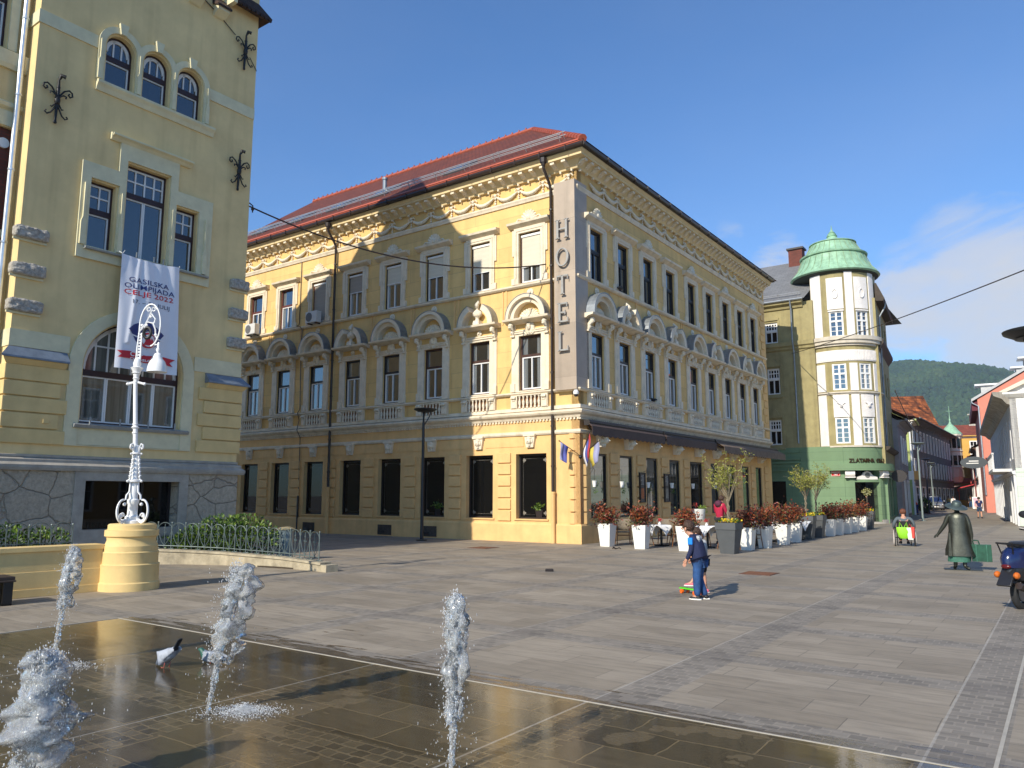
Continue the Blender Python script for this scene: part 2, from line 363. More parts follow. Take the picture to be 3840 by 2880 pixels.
# ------------------------------------------------------------------ ground
GW = M.Translation(CO) @ M.Rotation(RZ, 4, 'Z')       # local x runs along -A, y along B
def paving(name, wet):
    m = bpy.data.materials.new(name); m.use_nodes = True; nt = m.node_tree; p = nt.nodes['Principled BSDF']
    tc = N(nt, 'TexCoord'); vec = tc.outputs['Object']
    sx = N(nt, 'SeparateXYZ'); nt.links.new(vec, sx.inputs[0]); X, Y = sx.outputs['X'], sx.outputs['Y']
    wn = N(nt, 'TexNoise', Scale=5.0, Detail=3.0); nt.links.new(vec, wn.inputs['Vector'])
    wv = MIX(nt, .055 if wet else .014, vec, wn.outputs['Color'], 'ADD')
    def bricks(w, h, c1, c2, mo, ms, off=.5, fq=2):
        b = N(nt, 'TexBrick'); b.offset = off; b.offset_frequency = fq
        for k, x in (('Scale', 1), ('Brick Width', w), ('Row Height', h), ('Mortar Size', ms), ('Mortar Smooth', .35), ('Bias', 0)): b.inputs[k].default_value = x
        for k, x in (('Color1', c1), ('Color2', c2), ('Mortar', mo)): b.inputs[k].default_value = (*x, 1)
        nt.links.new(wv, b.inputs['Vector']); return b
    if wet:
        slab = bricks(.86, .40, (.060, .045, .024), (.115, .088, .050), (.185, .135, .070), .007, .42)
        sett = bricks(.125, .105, (.065, .05, .03), (.12, .092, .052), (.16, .12, .066), .008)
    else:
        slab = bricks(.92, .41, (.250, .208, .152), (.325, .274, .206), (.165, .138, .105), .0045, .37)
        sett = bricks(.125, .107, (.185, .162, .130), (.270, .236, .190), (.29, .25, .20), .009)
    fx = MATH(nt, 'FRACT', MATH(nt, 'DIVIDE', MATH(nt, 'SUBTRACT', X, 10.15), 2.40))
    fy = MATH(nt, 'FRACT', MATH(nt, 'DIVIDE', MATH(nt, 'ADD', Y, 17.15), 2.14))
    inx = MATH(nt, 'LESS_THAN', fx, .42/2.4); iny = MATH(nt, 'LESS_THAN', fy, .40/2.14)
    strip = MATH(nt, 'MAXIMUM', inx, iny); cross = MATH(nt, 'MULTIPLY', inx, iny)
    col = MIX(nt, strip, slab.outputs['Color'], sett.outputs['Color'])
    fac = MATH(nt, 'ADD', MATH(nt, 'MULTIPLY', slab.outputs['Fac'], MATH(nt, 'SUBTRACT', 1.0, strip)), MATH(nt, 'MULTIPLY', sett.outputs['Fac'], strip))
    col = MIX(nt, MATH(nt, 'MULTIPLY', cross, .3), col, MIX(nt, 1.0, col, (.42, .42, .46), 'MULTIPLY'))
    ln = MATH(nt, 'LESS_THAN', MATH(nt, 'ABSOLUTE', MATH(nt, 'SUBTRACT', MATH(nt, 'FRACT', MATH(nt, 'ADD', fx, .5)), .5)), .004)
    col = MIX(nt, MATH(nt, 'MULTIPLY', ln, .55), col, (.42, .39, .34))
    n = N(nt, 'TexNoise', Scale=.55, Detail=8.0, Roughness=.7); nt.links.new(vec, n.inputs['Vector'])
    col = MIX(nt, 1.0, col, RAMP(nt, n.outputs['Fac'], (.3, .80), (.7, 1.12)), 'MULTIPLY')
    mp = N(nt, 'Mapping', Scale=(.9, 5.5, 1)); nt.links.new(vec, mp.inputs['Vector'])
    ng = N(nt, 'TexNoise', Scale=2.4, Detail=6.0, Roughness=.6); nt.links.new(mp.outputs['Vector'], ng.inputs['Vector'])
    col = MIX(nt, 1.0, col, RAMP(nt, ng.outputs['Fac'], (.32, .80), (.5, 1.0), (.7, 1.12)), 'MULTIPLY')
    gr = N(nt, 'TexNoise', Scale=55.0, Detail=4.0); nt.links.new(vec, gr.inputs['Vector'])
    bump = N(nt, 'Bump', Strength=.35, Distance=.012)
    if wet:
        big = N(nt, 'TexNoise', Scale=1.7, Detail=5.0); nt.links.new(vec, big.inputs['Vector'])
        pale = MATH(nt, 'MULTIPLY', MATH(nt, 'GREATER_THAN', big.outputs['Fac'], .60), .35)
        col = MIX(nt, pale, col, (.22, .165, .095))
        rip = N(nt, 'TexNoise', Scale=26.0, Detail=3.0, Distortion=.6); nt.links.new(vec, rip.inputs['Vector'])
        sel = N(nt, 'TexNoise', Scale=.8, Detail=2.0); nt.links.new(vec, sel.inputs['Vector'])
        amt = RAMP(nt, sel.outputs['Fac'], (.38, .25), (.62, 1.0))
        bump.inputs['Strength'].default_value = .10; bump.inputs['Distance'].default_value = .008
        h = MATH(nt, 'ADD', MATH(nt, 'MULTIPLY', rip.outputs['Fac'], amt), MATH(nt, 'MULTIPLY', fac, -.25))
        nt.links.new(h, bump.inputs['Height'])
        nt.links.new(RAMP(nt, n.outputs['Fac'], (.35, .05), (.65, .20)), p.inputs['Roughness'])
        p.inputs['IOR'].default_value = 1.38
    else:
        # splash marks of the fountain: damp blotches just outside the basin line
        d = N(nt, 'TexNoise', Scale=1.9, Detail=6.0, Roughness=.6); nt.links.new(mp.outputs['Vector'], d.inputs['Vector'])
        near = RAMP(nt, MATH(nt, 'DIVIDE', MATH(nt, 'ADD', Y, 17.15), 1.1), (0.0, .30), (.5, .0), (1.0, -.4))
        xs = RAMP(nt, MATH(nt, 'DIVIDE', MATH(nt, 'SUBTRACT', X, 2.9), 12.0), (.0, 0.0), (.06, .10), (.35, .09), (.62, -.05), (1.0, -.06))
        dampv = MATH(nt, 'ADD', MATH(nt, 'ADD', d.outputs['Fac'], near), xs)
        damp = MATH(nt, 'MULTIPLY', RAMP(nt, dampv, (.70, 0.0), (.76, 1.0)), MATH(nt, 'MULTIPLY', MATH(nt, 'LESS_THAN', Y, -15.6), MATH(nt, 'GREATER_THAN', X, 2.9)))
        col = MIX(nt, MATH(nt, 'MULTIPLY', damp, .85), col, MIX(nt, 1.0, col, (.42, .36, .29), 'MULTIPLY'))
        sp = N(nt, 'TexVoronoi', Scale=.75); nt.links.new(vec, sp.inputs['Vector'])
        gum = MATH(nt, 'LESS_THAN', sp.outputs['Distance'], MATH(nt, 'MULTIPLY', n.outputs['Fac'], .06))
        col = MIX(nt, MATH(nt, 'MULTIPLY', gum, .6), col, (.09, .085, .08))
        h = MATH(nt, 'ADD', MATH(nt, 'MULTIPLY', fac, -1.0), MATH(nt, 'MULTIPLY', gr.outputs['Fac'], .5))
        nt.links.new(h, bump.inputs['Height'])
        rr = MIX(nt, damp, (.72,)*3, (.22,)*3); nt.links.new(rr, p.inputs['Roughness'])
    nt.links.new(col, p.inputs['Base Color']); nt.links.new(bump.outputs['Normal'], p.inputs['Normal'])
    return m
g = MB(); g.add([(-1800, -500, 0), (1800, -500, 0), (1800, 2400, 0), (-1800, 2400, 0)], [(0, 1, 2, 3)])
tag(g.build('ground', paving('stone_paving', False), None, GW, smooth=False), kind='structure')
g = MB(); g.add([(2.9, -30, .004), (17, -30, .004), (17, -17.16, .004), (2.9, -17.16, .004)], [(0, 1, 2, 3)])
tag(g.build('wet_paving', paving('wet_stone', True), None, GW, smooth=False), kind='structure')
g = MB(); g.box(2.87, 17, -17.16, -17.142, 0, .008); g.box(2.87, 2.90, -30, -17.16, 0, .008)
tag(g.build('basin_edging', mat('pale_joint', (.42, .38, .31), .6, .15, 8), None, GW, smooth=False), kind='structure')
g = MB(); g.box(12.92, 12.945, -30, -9, 0, .005)
tag(g.build('paving_joint', MATS['pale_joint'], None, GW, smooth=False), kind='structure')
rust = mat('rusty_iron', (.13, .055, .03), .75, .35, 14, .3, 60)
def cover(cx, cy, sx_, sy_, lab):
    m = MB(); m.box(-sx_, sx_, -sy_, sy_, 0, .01)
    for i in range(-3, 4): m.box(-sx_*.9, sx_*.9, sy_*i/4-.008, sy_*i/4+.008, .01, .016)
    t = m.build('manhole_cover', rust, None, GW @ LOC(cx, cy), smooth=False)
    tag(t, lab, 'manhole cover', 'manhole covers')
cover(8.0, -6.2, .33, .33, 'rusty square manhole cover in the paving behind the boy')
cover(-1.6, -3.3, .36, .36, 'rusty square manhole cover near the corner of the yellow hotel')

# ------------------------------------------------------------------ hill with woods, far houses' backdrop
def hill_h(x, y):
    u = (x-905)/430; v_ = (y-1720)/420
    h = 306*math.exp(-abs(u)**1.7-v_*v_*.55)
    h += 22*NZ.noise(V((x/210, y/210, 1)))
    return h-6
nx, ny = 70, 44; vs = []; fs = []
for j in range(ny+1):
    for i in range(nx+1):
        x = 250+1800*i/nx; y = 950+1500*j/ny; vs.append((x, y, max(-3, hill_h(x, y))))
for j in range(ny):
    for i in range(nx): fs.append((j*(nx+1)+i, j*(nx+1)+i+1, (j+1)*(nx+1)+i+1, (j+1)*(nx+1)+i))
hm = MB(); hm.add(vs, fs)
tag(hm.build('hill', mat('hill_floor', (.025, .05, .018), .95, .4, .02)), kind='structure')
fm = MB(); rf = random.Random(3)
for k in range(24000):
    x = 560+700*rf.random(); y = 1050+900*rf.random()**1.2; h = hill_h(x, y)
    if h < 8: continue
    px = 1920+2881*x/y
    if px < 3250 or px > 3900: continue
    r = rf.uniform(4, 8)*(.8+.5*NZ.noise(V((x/90, y/90, 4)))); fm.k = min(3, max(0, int(2+2.6*NZ.noise(V((x/120, y/120, 9)))+rf.uniform(-.7, .7))))
    b0 = len(fm.v); fm.ball((x, y, h+r*.45), (r, r, r*rf.uniform(.8, 1.5)), 5, 4)
    for q in range(b0, len(fm.v)):
        p = fm.v[q]; d = 1.9*r*.2*NZ.noise(V(p)*.13); fm.v[q] = (p[0]+d, p[1]+d, p[2]+d)
tag(fm.build('forest', [mat('wood_a', (.014, .036, .012), .95, .5, .12), mat('wood_b', (.020, .048, .014), .95, .5, .12), mat('wood_c', (.028, .058, .015), .95, .5, .12), mat('wood_d', (.042, .072, .02), .95, .5, .12)], recalc=False),
    'dense green forest covering the far hill', 'forest', kind='stuff')
# ------------------------------------------------------------------ hotel
YEL = (.79, .53, .205)
hot_up = brickwall('hotel_plaster', YEL, (.56, .36, .16), .575, 2.3, .008, .17, .85, stain=.20)
hot_lo = mat('hotel_plaster_base', (.755, .48, .20), .85, .14, 1.5, .12, 70, stain=.12)
trim = mat('cream_stone', (.75, .65, .49), .8, .14, 3, .12, 60, stain=.2)
orn = mat('cream_stucco', (.77, .68, .52), .8, .22, 16, .5, 45)
zinc = mat('zinc_sheet', (.30, .33, .36), .45, .25, 4, metal=.6)
brn = mat('dark_brown_metal', (.032, .020, .016), .4, .2, 5)
fr_brown = mat('brown_window_frame', (.055, .022, .014), .5, .2, 5)
fr_red = mat('red_brown_frame', (.12, .03, .022), .5, .2, 5)
fr_dark = mat('dark_window_frame', (.018, .012, .011), .5)
fr_white = mat('white_window_paint', (.78, .77, .74), .5)
pane_c = glass('curtained_pane', (.012, .013, .014), (.20, .22, .23), ior=2.8)
pane_d = glass('dark_pane', (.006, .006, .006), ior=1.4)
blind_m = brickwall('roller_blind_cloth', (.66, .60, .47), (.5, .45, .35), .05, 9, .002, .06, .8, bump=.1)
blind_g = brickwall('grey_roller_blind', (.36, .31, .25), (.28, .24, .2), .05, 9, .002, .06, .8, bump=.1)
FL = frame(CO, A, -B); FR = frame(CO, -B, -A)      # L: x = a ; R: x = -b
hotel = thing('hotel', 'three-storey yellow hotel with cream stucco window hoods and red tiled roof on the corner', 'hotel', CO)
CL = [2.02, 4.35, 6.69, 9.02, 11.33, 13.7, 16.01, 18.3]
CR = [1.33, 3.45, 5.67, 7.88, 10.25, 12.44, 14.65, 16.8, 18.9]
def at(Fm, x, z=0, y=0): return Fm @ LOC(x, y, z)
EL, ER = 21.5, 20.9
# walls: scored upper storeys and plain ground storey
def shell(Fm, sgn, ln, cs, gw, up, lo):
    u = MB(); holes = []
    for c in cs:
        holes += [rect(sgn*c-.49, sgn*c+.49, 5.39, 7.42), rect(sgn*c-.485, sgn*c+.485, 9.40, 11.34)]
    x0, x1 = (0, ln) if sgn > 0 else (-ln, 0)
    u.sheet(rect(x0, x1, 4.42, 13.45), holes, -.3, 0)
    u.build('upper_wall', hot_up, hotel, Fm, smooth=False)
    l = MB(); holes = []
    for c, (hw, zb) in zip(cs, gw): holes.append(rect(sgn*c-hw, sgn*c+hw, zb, 3.1))
    for v in lo: holes.append(v)
    if any(zb < .05 for _, zb in gw):
        out = [(x0, 0)]; ds = sorted((sgn*c-hw, sgn*c+hw) for c, (hw, zb) in zip(cs, gw) if zb < .05)
        for a_, b_ in ds: out += [(a_, 0), (a_, 3.1), (b_, 3.1), (b_, 0)]
        out += [(x1, 0), (x1, 4.42), (x0, 4.42)]; holes = [h for h in holes if h[0][1] > .01]
    else: out = rect(x0, x1, 0, 4.42)
    l.sheet(out, holes, -.32, .0)
    l.build('ground_floor_wall', hot_lo, hotel, Fm, smooth=False)
gwL = [(.655, .80)]+[(.63, .80)]*7
gwR = [(.61, .84), (.54, .83), (.54, .82), (.55, .82), (.73, 0), (.48, .80), (.52, .8), (.52, .78), (.50, 0)]
vents = [rect(c-.38, c+.38, .05, .45) for c in (13.8, 9.15, 6.75)]
shell(FL, 1, EL, CL, gwL, 0, vents); shell(FR, -1, ER, CR, gwR, 0, [])
vg = MB(); vg.box(-.38, .38, -.14, -.1, .05, .45); vg.k = 1; vg.box(0, .36, -.1, -.06, .12, .22); vg.k = 0
for i in range(-4, 5): vg.box(i*.09-.008, i*.09+.008, -.1, -.075, .05, .45)
gm = vg.build('cellar_vent', [mat('vent_iron', (.09, .07, .055), .7, .4, 9), fr_dark], hotel, at(FL, 13.8, 0, .165), smooth=False)
for c in (9.15, 6.75): inst(gm, hotel, at(FL, c, 0, .165))
end = MB(); end.box(-ER-.25, -ER, -10, 0, 0, 13.45); end.build('end_wall', hot_lo, hotel, FR, smooth=False)
# base course, mouldings, cornice
def runs(Fm, x0, x1, e0, e1):
    """mouldings along one front; e0, e1 lengthen the run at its ends by the moulding's own projection"""
    def run(name, pts, m):
        mb = MB(); mb.prof(pts, x0, x1, e0, e1); return mb.build(name, m, hotel, Fm, smooth=False)
    run('base_course', [(0, 0), (.06, 0), (.06, .60), (.03, .66), (0, .66)], hot_lo)
    run('string_course', [(0, 3.75), (.05, 3.75), (.08, 3.80), (.08, 3.87), (0, 3.90)], trim)
    run('belt_cornice', [(0, 4.30), (.06, 4.30), (.10, 4.38), (.20, 4.44), (.24, 4.50), (.24, 4.55), (.0, 4.62)], trim)
    mb = MB(); x = x0
    while x < x1: mb.box(x, x+.07, .0, .06, 4.23, 4.295); x += .14
    mb.build('dentil_row', trim, hotel, Fm, smooth=False)
    run('balcony_base', [(0, 4.62), (.10, 4.62), (.10, 4.74), (0, 4.76)], trim)
    run('sill_course', [(0, 5.22), (.09, 5.22), (.15, 5.27), (.15, 5.31), (0, 5.35)], trim)
    run('upper_sill_course', [(0, 9.24), (.06, 9.24), (.12, 9.29), (.13, 9.35), (0, 9.385)], trim)
    run('frieze_band', [(0, 12.50), (.05, 12.50), (.07, 12.56), (.10, 12.62), (.10, 12.67), (0, 12.70)], trim)
    run('cornice', [(0, 13.28), (.10, 13.28), (.12, 13.33), (.30, 13.55), (.50, 13.57), (.50, 13.64), (.58, 13.72), (.58, 13.76), (0, 13.76)], mat('cornice_plaster', (.71, .56, .31), .85, .12, 2, stain=.12))
    mo = MB(); x = x0+.2
    while x < x1:
        mo.prof([(.08, 13.34), (.22, 13.38), (.34, 13.46), (.46, 13.47), (.46, 13.55), (.08, 13.55)], x, x+.17)
        mo.box(x-.10, x-.04, .05, .14, 13.20, 13.28); x += .47
    mo.build('modillion_row', orn, hotel, Fm, smooth=False)
    ga = MB(); x = x0+.35; k = 0                     # garland frieze
    while x+1.1 < x1:
        pts = [(x+1.0*t/8, .06+.03*math.sin(PI*t/8), 13.02-.24*math.sin(PI*t/8)) for t in range(9)]
        ga.tube(pts, [.025+.06*math.sin(PI*t/8) for t in range(9)], 7)
        for t in range(1, 8): ga.ball((pts[t][0], .10, pts[t][2]+.03*(-1)**t), .045, 6, 4)
        for sx_ in (-.14, .14):
            ga.tube([(x-.05+sx_*q*1.3, .06, 13.02+.13*math.sin(q*3)) for q in (0, .3, .6, .9, 1.0)], .022, 5)
        ga.ball((x-.05, .07, 13.08), (.07, .05, .07), 7, 5)
        for q, r in ((.02, .05), (-.1, .035), (-.2, .045), (-.29, .02)): ga.ball((x-.05, .06, 12.95+q), (r, r*.8, r*1.3), 6, 4)
        x += 1.1
    ga.build('garland_frieze', orn, hotel, Fm, ang=60)
    gu = MB()
    gu.tube([(x0-.68*e0, .66, 13.84), (x1+.68*e1, .66, 13.84)], .085, 8)
    gu.prof([(.56, 13.76), (.62, 13.76), (.62, 13.92), (.56, 13.92)], x0-.6*e0, x1+.6*e1)
    x = x0
    while x < x1: gu.box(x, x+.03, .6, .76, 13.74, 13.93); x += 1.1
    gu.build('gutter', brn, hotel, Fm)
runs(FL, 0, EL, 1, 0); runs(FR, -ER, 0, 0, 1)
# roof
T_, ZR = 5.7, 18.75
tiles = brickwall('roof_tiles', (.17, .040, .018), (.08, .018, .010), .17, .22, .014, .35, .75, bump=.9)
ov = .70
rm = MB()
a0 = math.atan2(ZR-13.98, T_+ov); L = math.hypot(ZR-13.98, T_+ov)
rm.add([(-ov, 0, 0), (EL, 0, 0), (EL, 0, L), (T_, 0, L)], [(0, 1, 2, 3)]); rm.add([(-ov, -.08, 0), (EL, -.08, 0), (EL, -.08, L), (T_, -.08, L)], [(3, 2, 1, 0)])
# SF rotation: z axis leans inward over the house
SF = FL @ M.Translation((0, ov, 13.98)) @ M.Rotation(PI/2-a0, 4, 'X')
roof = rm.build('roof', tiles, hotel, SF, smooth=False, recalc=False)
SR = FR @ M.Translation((0, ov, 13.98)) @ M.Rotation(PI/2-a0, 4, 'X')
rm = MB(); rm.add([(-ER-ov, 0, 0), (ov, 0, 0), (-T_, 0, L), (-ER-ov+T_, 0, L)], [(0, 1, 2, 3)])
rm.build('roof', tiles, hotel, SR, smooth=False, recalc=False)
rb = MB(); top = ab(T_, T_, ZR)-CO
rb.add([ab(T_, T_, ZR)-CO, ab(EL, T_, ZR)-CO, ab(EL, 11.4, 13.9)-CO, ab(11.4, 11.4, 13.9)-CO], [(0, 1, 2, 3)])
rb.add([ab(T_, T_, ZR)-CO, ab(T_, ER+ov-T_, ZR)-CO, ab(11.4, ER+ov, 13.9)-CO, ab(11.4, 11.4, 13.9)-CO], [(0, 1, 2, 3)])
rb.add([ab(T_, ER+ov-T_, ZR)-CO, ab(-ov, ER+ov, 13.98)-CO, ab(11.4, ER+ov, 13.9)-CO], [(0, 1, 2)])
rb.build('roof', tiles, hotel, M.Translation(CO), smooth=False)
rc = MB(); tile_red = mat('ridge_tile', (.36, .08, .04), .6, .3, 6)
h0, h1 = V((-.68, .68, 14.0)), V((T_, -T_, ZR))
n = 22
for i in range(n):
    p, q = h0.lerp(h1, i/n), h0.lerp(h1, (i+1.06)/n); rc.tube([p, q], [.15, .12], 8)
x = T_
while x < EL-.5: rc.tube([(x, -T_, ZR), (x+.42, -T_, ZR)], [.13, .11], 7); rc.box(x+.38, x+.44, -T_-.03, -T_+.03, ZR+.1, ZR+.2); x += .4
rc.build('ridge_tiles', tile_red, roof, FL)
fa = MB(); fa.prof([(.56, 13.93), (.70, 13.93), (.60, 14.10), (.50, 14.10)], -.6, EL); fa.build('eaves_flashing', mat('red_flashing', (.44, .10, .05), .5, .15, 4), roof, FL, smooth=False)
sg = MB()                                     # snow guard rails on brackets, in the slope's own plane
for zz in (.95, 1.35):
    for q in (.14, .26): sg.tube([(.6, q, zz), (EL, q, zz)], .018, 5)
    x = .7
    while x < EL: sg.box(x, x+.025, 0, .30, zz-.015, zz+.015); x += 1.5
sg.build('snow_guard', mat('galvanised_steel', (.55, .56, .57), .4, .15, 6, metal=.7), roof, SF @ M.Scale(1, 4), smooth=False)
skl = MB(); skl.box(-.55, .55, 0, .10, 0, 1.15); skl.k = 1; skl.box(-.44, .44, .10, .115, .1, 1.05)
so = skl.build('skylight', [mat('skylight_frame', (.16, .19, .22), .4, metal=.5), glass('skylight_glass', (.02, .035, .05))], roof, SF @ LOC(6.2, 0, 1.5), smooth=False)
for x in (10.6, 13.5, 16.4, 19.2): inst(so, roof, SF @ LOC(x, 0, 1.5))
vp = MB(); vp.lathe([(.1, 0), (.1, .75), (.13, .75), (.13, .85)], 0, 0, 10); vp.build('vent_pipe', zinc, roof, FL @ LOC(11.2, -1.5, 15.4))
ch = MB(); ch.box(-.35, .35, -.3, .3, 0, .95); ch.box(-.42, .42, -.36, .36, .95, 1.05); ch.build('chimney', mat('chimney_white', (.7, .7, .68), .7), roof, FR @ LOC(-14.2, -2.0, 15.0), smooth=False)
# window types
def w_f3(frm, crest):
    s = MB()
    s.sheet(rect(-.70, .70, 9.385, 11.56), [rect(-.49, .49, 9.40, 11.34)], 0, .07)
    for x in (-1, 1):
        s.box(x*.74-.05, x*.74+.05, 0, .055, 10.5, 11.5); s.box(x*.72-.08, x*.72+.08, 0, .09, 9.385, 9.62); s.box(x*.60-.02, x*.60+.02, .07, .095, 9.62, 11.45)
    s.box(-.60, .60, .07, .09, 11.42, 11.46)
    s.prof([(0, 11.56), (.08, 11.56), (.16, 11.63), (.24, 11.66), (.26, 11.74), (.0, 11.78)], -.92, .92)
    if crest:
        s.k = 1; s.lathe([(.0, 0), (.34, 0)], 0, 0, 4, cap=False) if 0 else None
        for i in range(9):
            a = PI*(i+.5)/9; s.tube([(.10*math.cos(a), .10, 11.79+.05*math.sin(a)), (.33*math.cos(a), .09, 11.79+.34*math.sin(a)), (.36*math.cos(a), .12, 11.79+.38*math.sin(a))], [.03, .055, .03], 6)
        s.ball((0, .11, 11.88), (.12, .07, .11), 8, 6)
        for x in (-1, 1):
            s.tube([(x*.34, .1, 11.85), (x*.46, .1, 11.88), (x*.55, .1, 11.80), (x*.47, .1, 11.79)], .035, 6)
        s.prism([(-.36, 11.76), (.36, 11.76), (.25, 12.02), (0, 12.12), (-.25, 12.02)], .0, .06)
    return s
def w_frame(h0_, h1_, hw, split, fm):
    s = MB(); d0, d1 = -.14, -.07
    s.sheet(rect(-hw, hw, h0_, h1_), [rect(-hw+.07, hw-.07, h0_+.05, split-.045), rect(-hw+.07, hw-.07, split+.045, h1_-.07)], d0, d1)
    s.k = 1
    s.sheet(rect(-hw+.07, hw-.07, h0_+.05, split-.045), [rect(-hw+.12, -.022, h0_+.10, split-.09), rect(.022, hw-.12, h0_+.10, split-.09)], d0+.01, d1-.012)
    return s
def w_pane(h0_, h1_, hw): return MB().add([(-hw, -.13, h0_), (hw, -.13, h0_), (hw, -.13, h1_), (-hw, -.13, h1_)], [(0, 1, 2, 3)])
def arch_hood(s):
    s.band(0, 8.02, .58, .74, 0, .27, 0, PI, 18); s.band(0, 8.02, .74, .86, 0, .40, 0, PI, 18)
    s.prof([(0, 7.86), (.12, 7.86), (.22, 7.92), (.40, 7.95), (.42, 8.02), (0, 8.03)], -1.0, 1.0)
    s.k = 2
    s.band(0, 8.025, .865, .885, 0, .41, 0, PI, 18); s.k = 1
    for i in range(11):
        a = PI*(i+.5)/11; s.tube([(.12*math.cos(a), .06, 8.05+.05*math.sin(a)), (.40*math.cos(a), .07, 8.05+.30*math.sin(a)), (.44*math.cos(a), .10, 8.05+.34*math.sin(a))], [.03, .06, .035], 6)
    s.ball((0, .08, 8.10), (.14, .06, .09), 8, 5)
def bust_hood(s):
    s.band(0, 8.02, .62, .84, 0, .38, 0, PI*.36, 7); s.band(0, 8.02, .62, .84, 0, .38, PI*.64, PI, 7)
    s.prof([(0, 7.86), (.12, 7.86), (.22, 7.92), (.40, 7.95), (.42, 8.02), (0, 8.03)], -1.0, 1.0)
    s.k = 2; s.band(0, 8.025, .845, .865, 0, .39, 0, PI*.36, 7); s.band(0, 8.025, .845, .865, 0, .39, PI*.64, PI, 7); s.k = 1
    s.frus(0, .18, 8.03, 8.22, (.16, .12), (.13, .10)); s.lathe([(.11, 8.22), (.07, 8.28), (.08, 8.34), (.15, 8.40)], 0, .18, 10)
    s.ball((0, .18, 8.48), (.23, .13, .15), 10, 7); s.ball((0, .2, 8.55), (.15, .11, .1), 8, 6)
    s.tube([(0, .19, 8.58), (0, .2, 8.72)], .055, 8); s.ball((0, .22, 8.80), (.085, .10, .115), 10, 8); s.ball((0, .32, 8.79), .022, 6, 4); s.ball((0, .17, 8.90), (.09, .09, .06), 8, 6); s.ball((0, .14, 8.97), .05, 7, 5)
def w_f2(bust):
    s = MB()
    s.sheet(rect(-.66, .66, 5.35, 7.58), [rect(-.49, .49, 5.39, 7.42)], 0, .06)
    for x in (-1, 1):
        s.box(x*.74-.08, x*.74+.08, 0, .05, 5.35, 7.9); s.box(x*.74-.10, x*.74+.10, 0, .11, 5.35, 5.66)
        s.box(x*.74-.09, x*.74+.09, 0, .13, 7.40, 7.46)
        s.k = 1
        s.tube([(x*.74, .05, 7.46), (x*.74, .12, 7.56), (x*.74, .10, 7.66), (x*.74, .24, 7.76), (x*.74, .20, 7.86)], [.05, .08, .07, .10, .09], 8)
        s.ball((x*.74, .26, 7.80), (.09, .07, .07), 8, 5); s.k = 0
    s.box(-.66, .66, .06, .10, 7.50, 7.55); s.box(-.72, .72, 0, .09, 7.58, 7.63)
    if bust: bust_hood(s); s.ball((0, .05, 7.74), (.12, .05, .12), 12, 6); s.ball((0, .10, 7.74), .05, 8, 5)
    else:
        arch_hood(s); s.ball((0, .05, 7.70), (.21, .07, .22), 14, 8); s.ball((0, .12, 7.70), (.09, .08, .12), 8, 6); s.ball((0, .14, 7.80), (.1, .05, .05), 8, 5); s.ball((0, .20, 7.69), .02, 5, 4)
        for x in (-1, 1): s.tube([(0, .08, 7.50), (x*.12, .08, 7.44), (x*.22, .08, 7.52), (x*.30, .08, 7.62), (x*.22, .08, 7.62)], .03, 6)
        s.tube([(0, .1, 7.52), (0, .1, 7.42)], [.06, .02], 6)
    return s
def balus():
    s = MB(); s.box(-.80, .80, 0, .02, 4.74, 5.22)
    for x in (-1, 1):
        s.box(x*.66-.14, x*.66+.14, .02, .13, 4.74, 5.22); s.box(x*.66-.11, x*.66+.11, .13, .155, 4.76, 5.05)
        s.k = 1; s.tube([(x*.66-.10, .17, 5.12), (x*.66+.10, .17, 5.12)], .05, 8); s.tube([(x*.66-.07, .155, 5.02), (x*.66+.07, .155, 5.02)], .03, 8); s.k = 0
    s.box(-.52, .52, .02, .16, 5.19, 5.222); s.k = 1
    for i in range(6):
        x = -.42+.168*i; s.lathe([(.04, 4.74), (.045, 4.79), (.025, 4.82), (.055, 4.93), (.05, 4.98), (.025, 5.07), (.03, 5.12), (.045, 5.15), (.045, 5.20)], x, .10, 8)
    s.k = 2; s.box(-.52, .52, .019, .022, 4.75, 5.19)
    return s
def key():
    s = MB(); s.prism([(-.15, 3.32), (.15, 3.32), (.23, 3.78), (-.23, 3.78)], 0, .10); s.box(-.25, .25, 0, .15, 3.72, 3.80)
    s.k = 1; s.ball((0, .13, 3.55), (.10, .09, .13), 10, 8); s.ball((0, .22, 3.54), (.02, .03, .03), 6, 4); s.ball((0, .13, 3.65), (.12, .08, .06), 8, 5)
    for x in (-1, 1): s.ball((x*.11, .11, 3.55), (.035, .04, .10), 6, 5)
    s.ball((0, .11, 3.40), (.06, .05, .06), 7, 5)
    return s
protos = {}; sky_pane = glass('street_pane', (.02, .024, .028), ior=3.0)
def P(key_, mk, name, mats, par, w, sm=True):
    if key_ in protos: return inst(protos[key_], par, w)
    protos[key_] = mk().build(name, mats, par, w, ang=50, smooth=sm); return protos[key_]
shade_rec = mat('recess_shade_brown', (.33, .17, .075), .9)  # shadow behind the balusters, put into a darkened wall colour
crestL = [1, 0, 1, 1, 0, 1, 0, 1]; bustL = [0, 1, 0, 0, 1, 0, 0, 0]
blindL = [.70, .62, .5, .43, .45, 1.0, 0, 0]
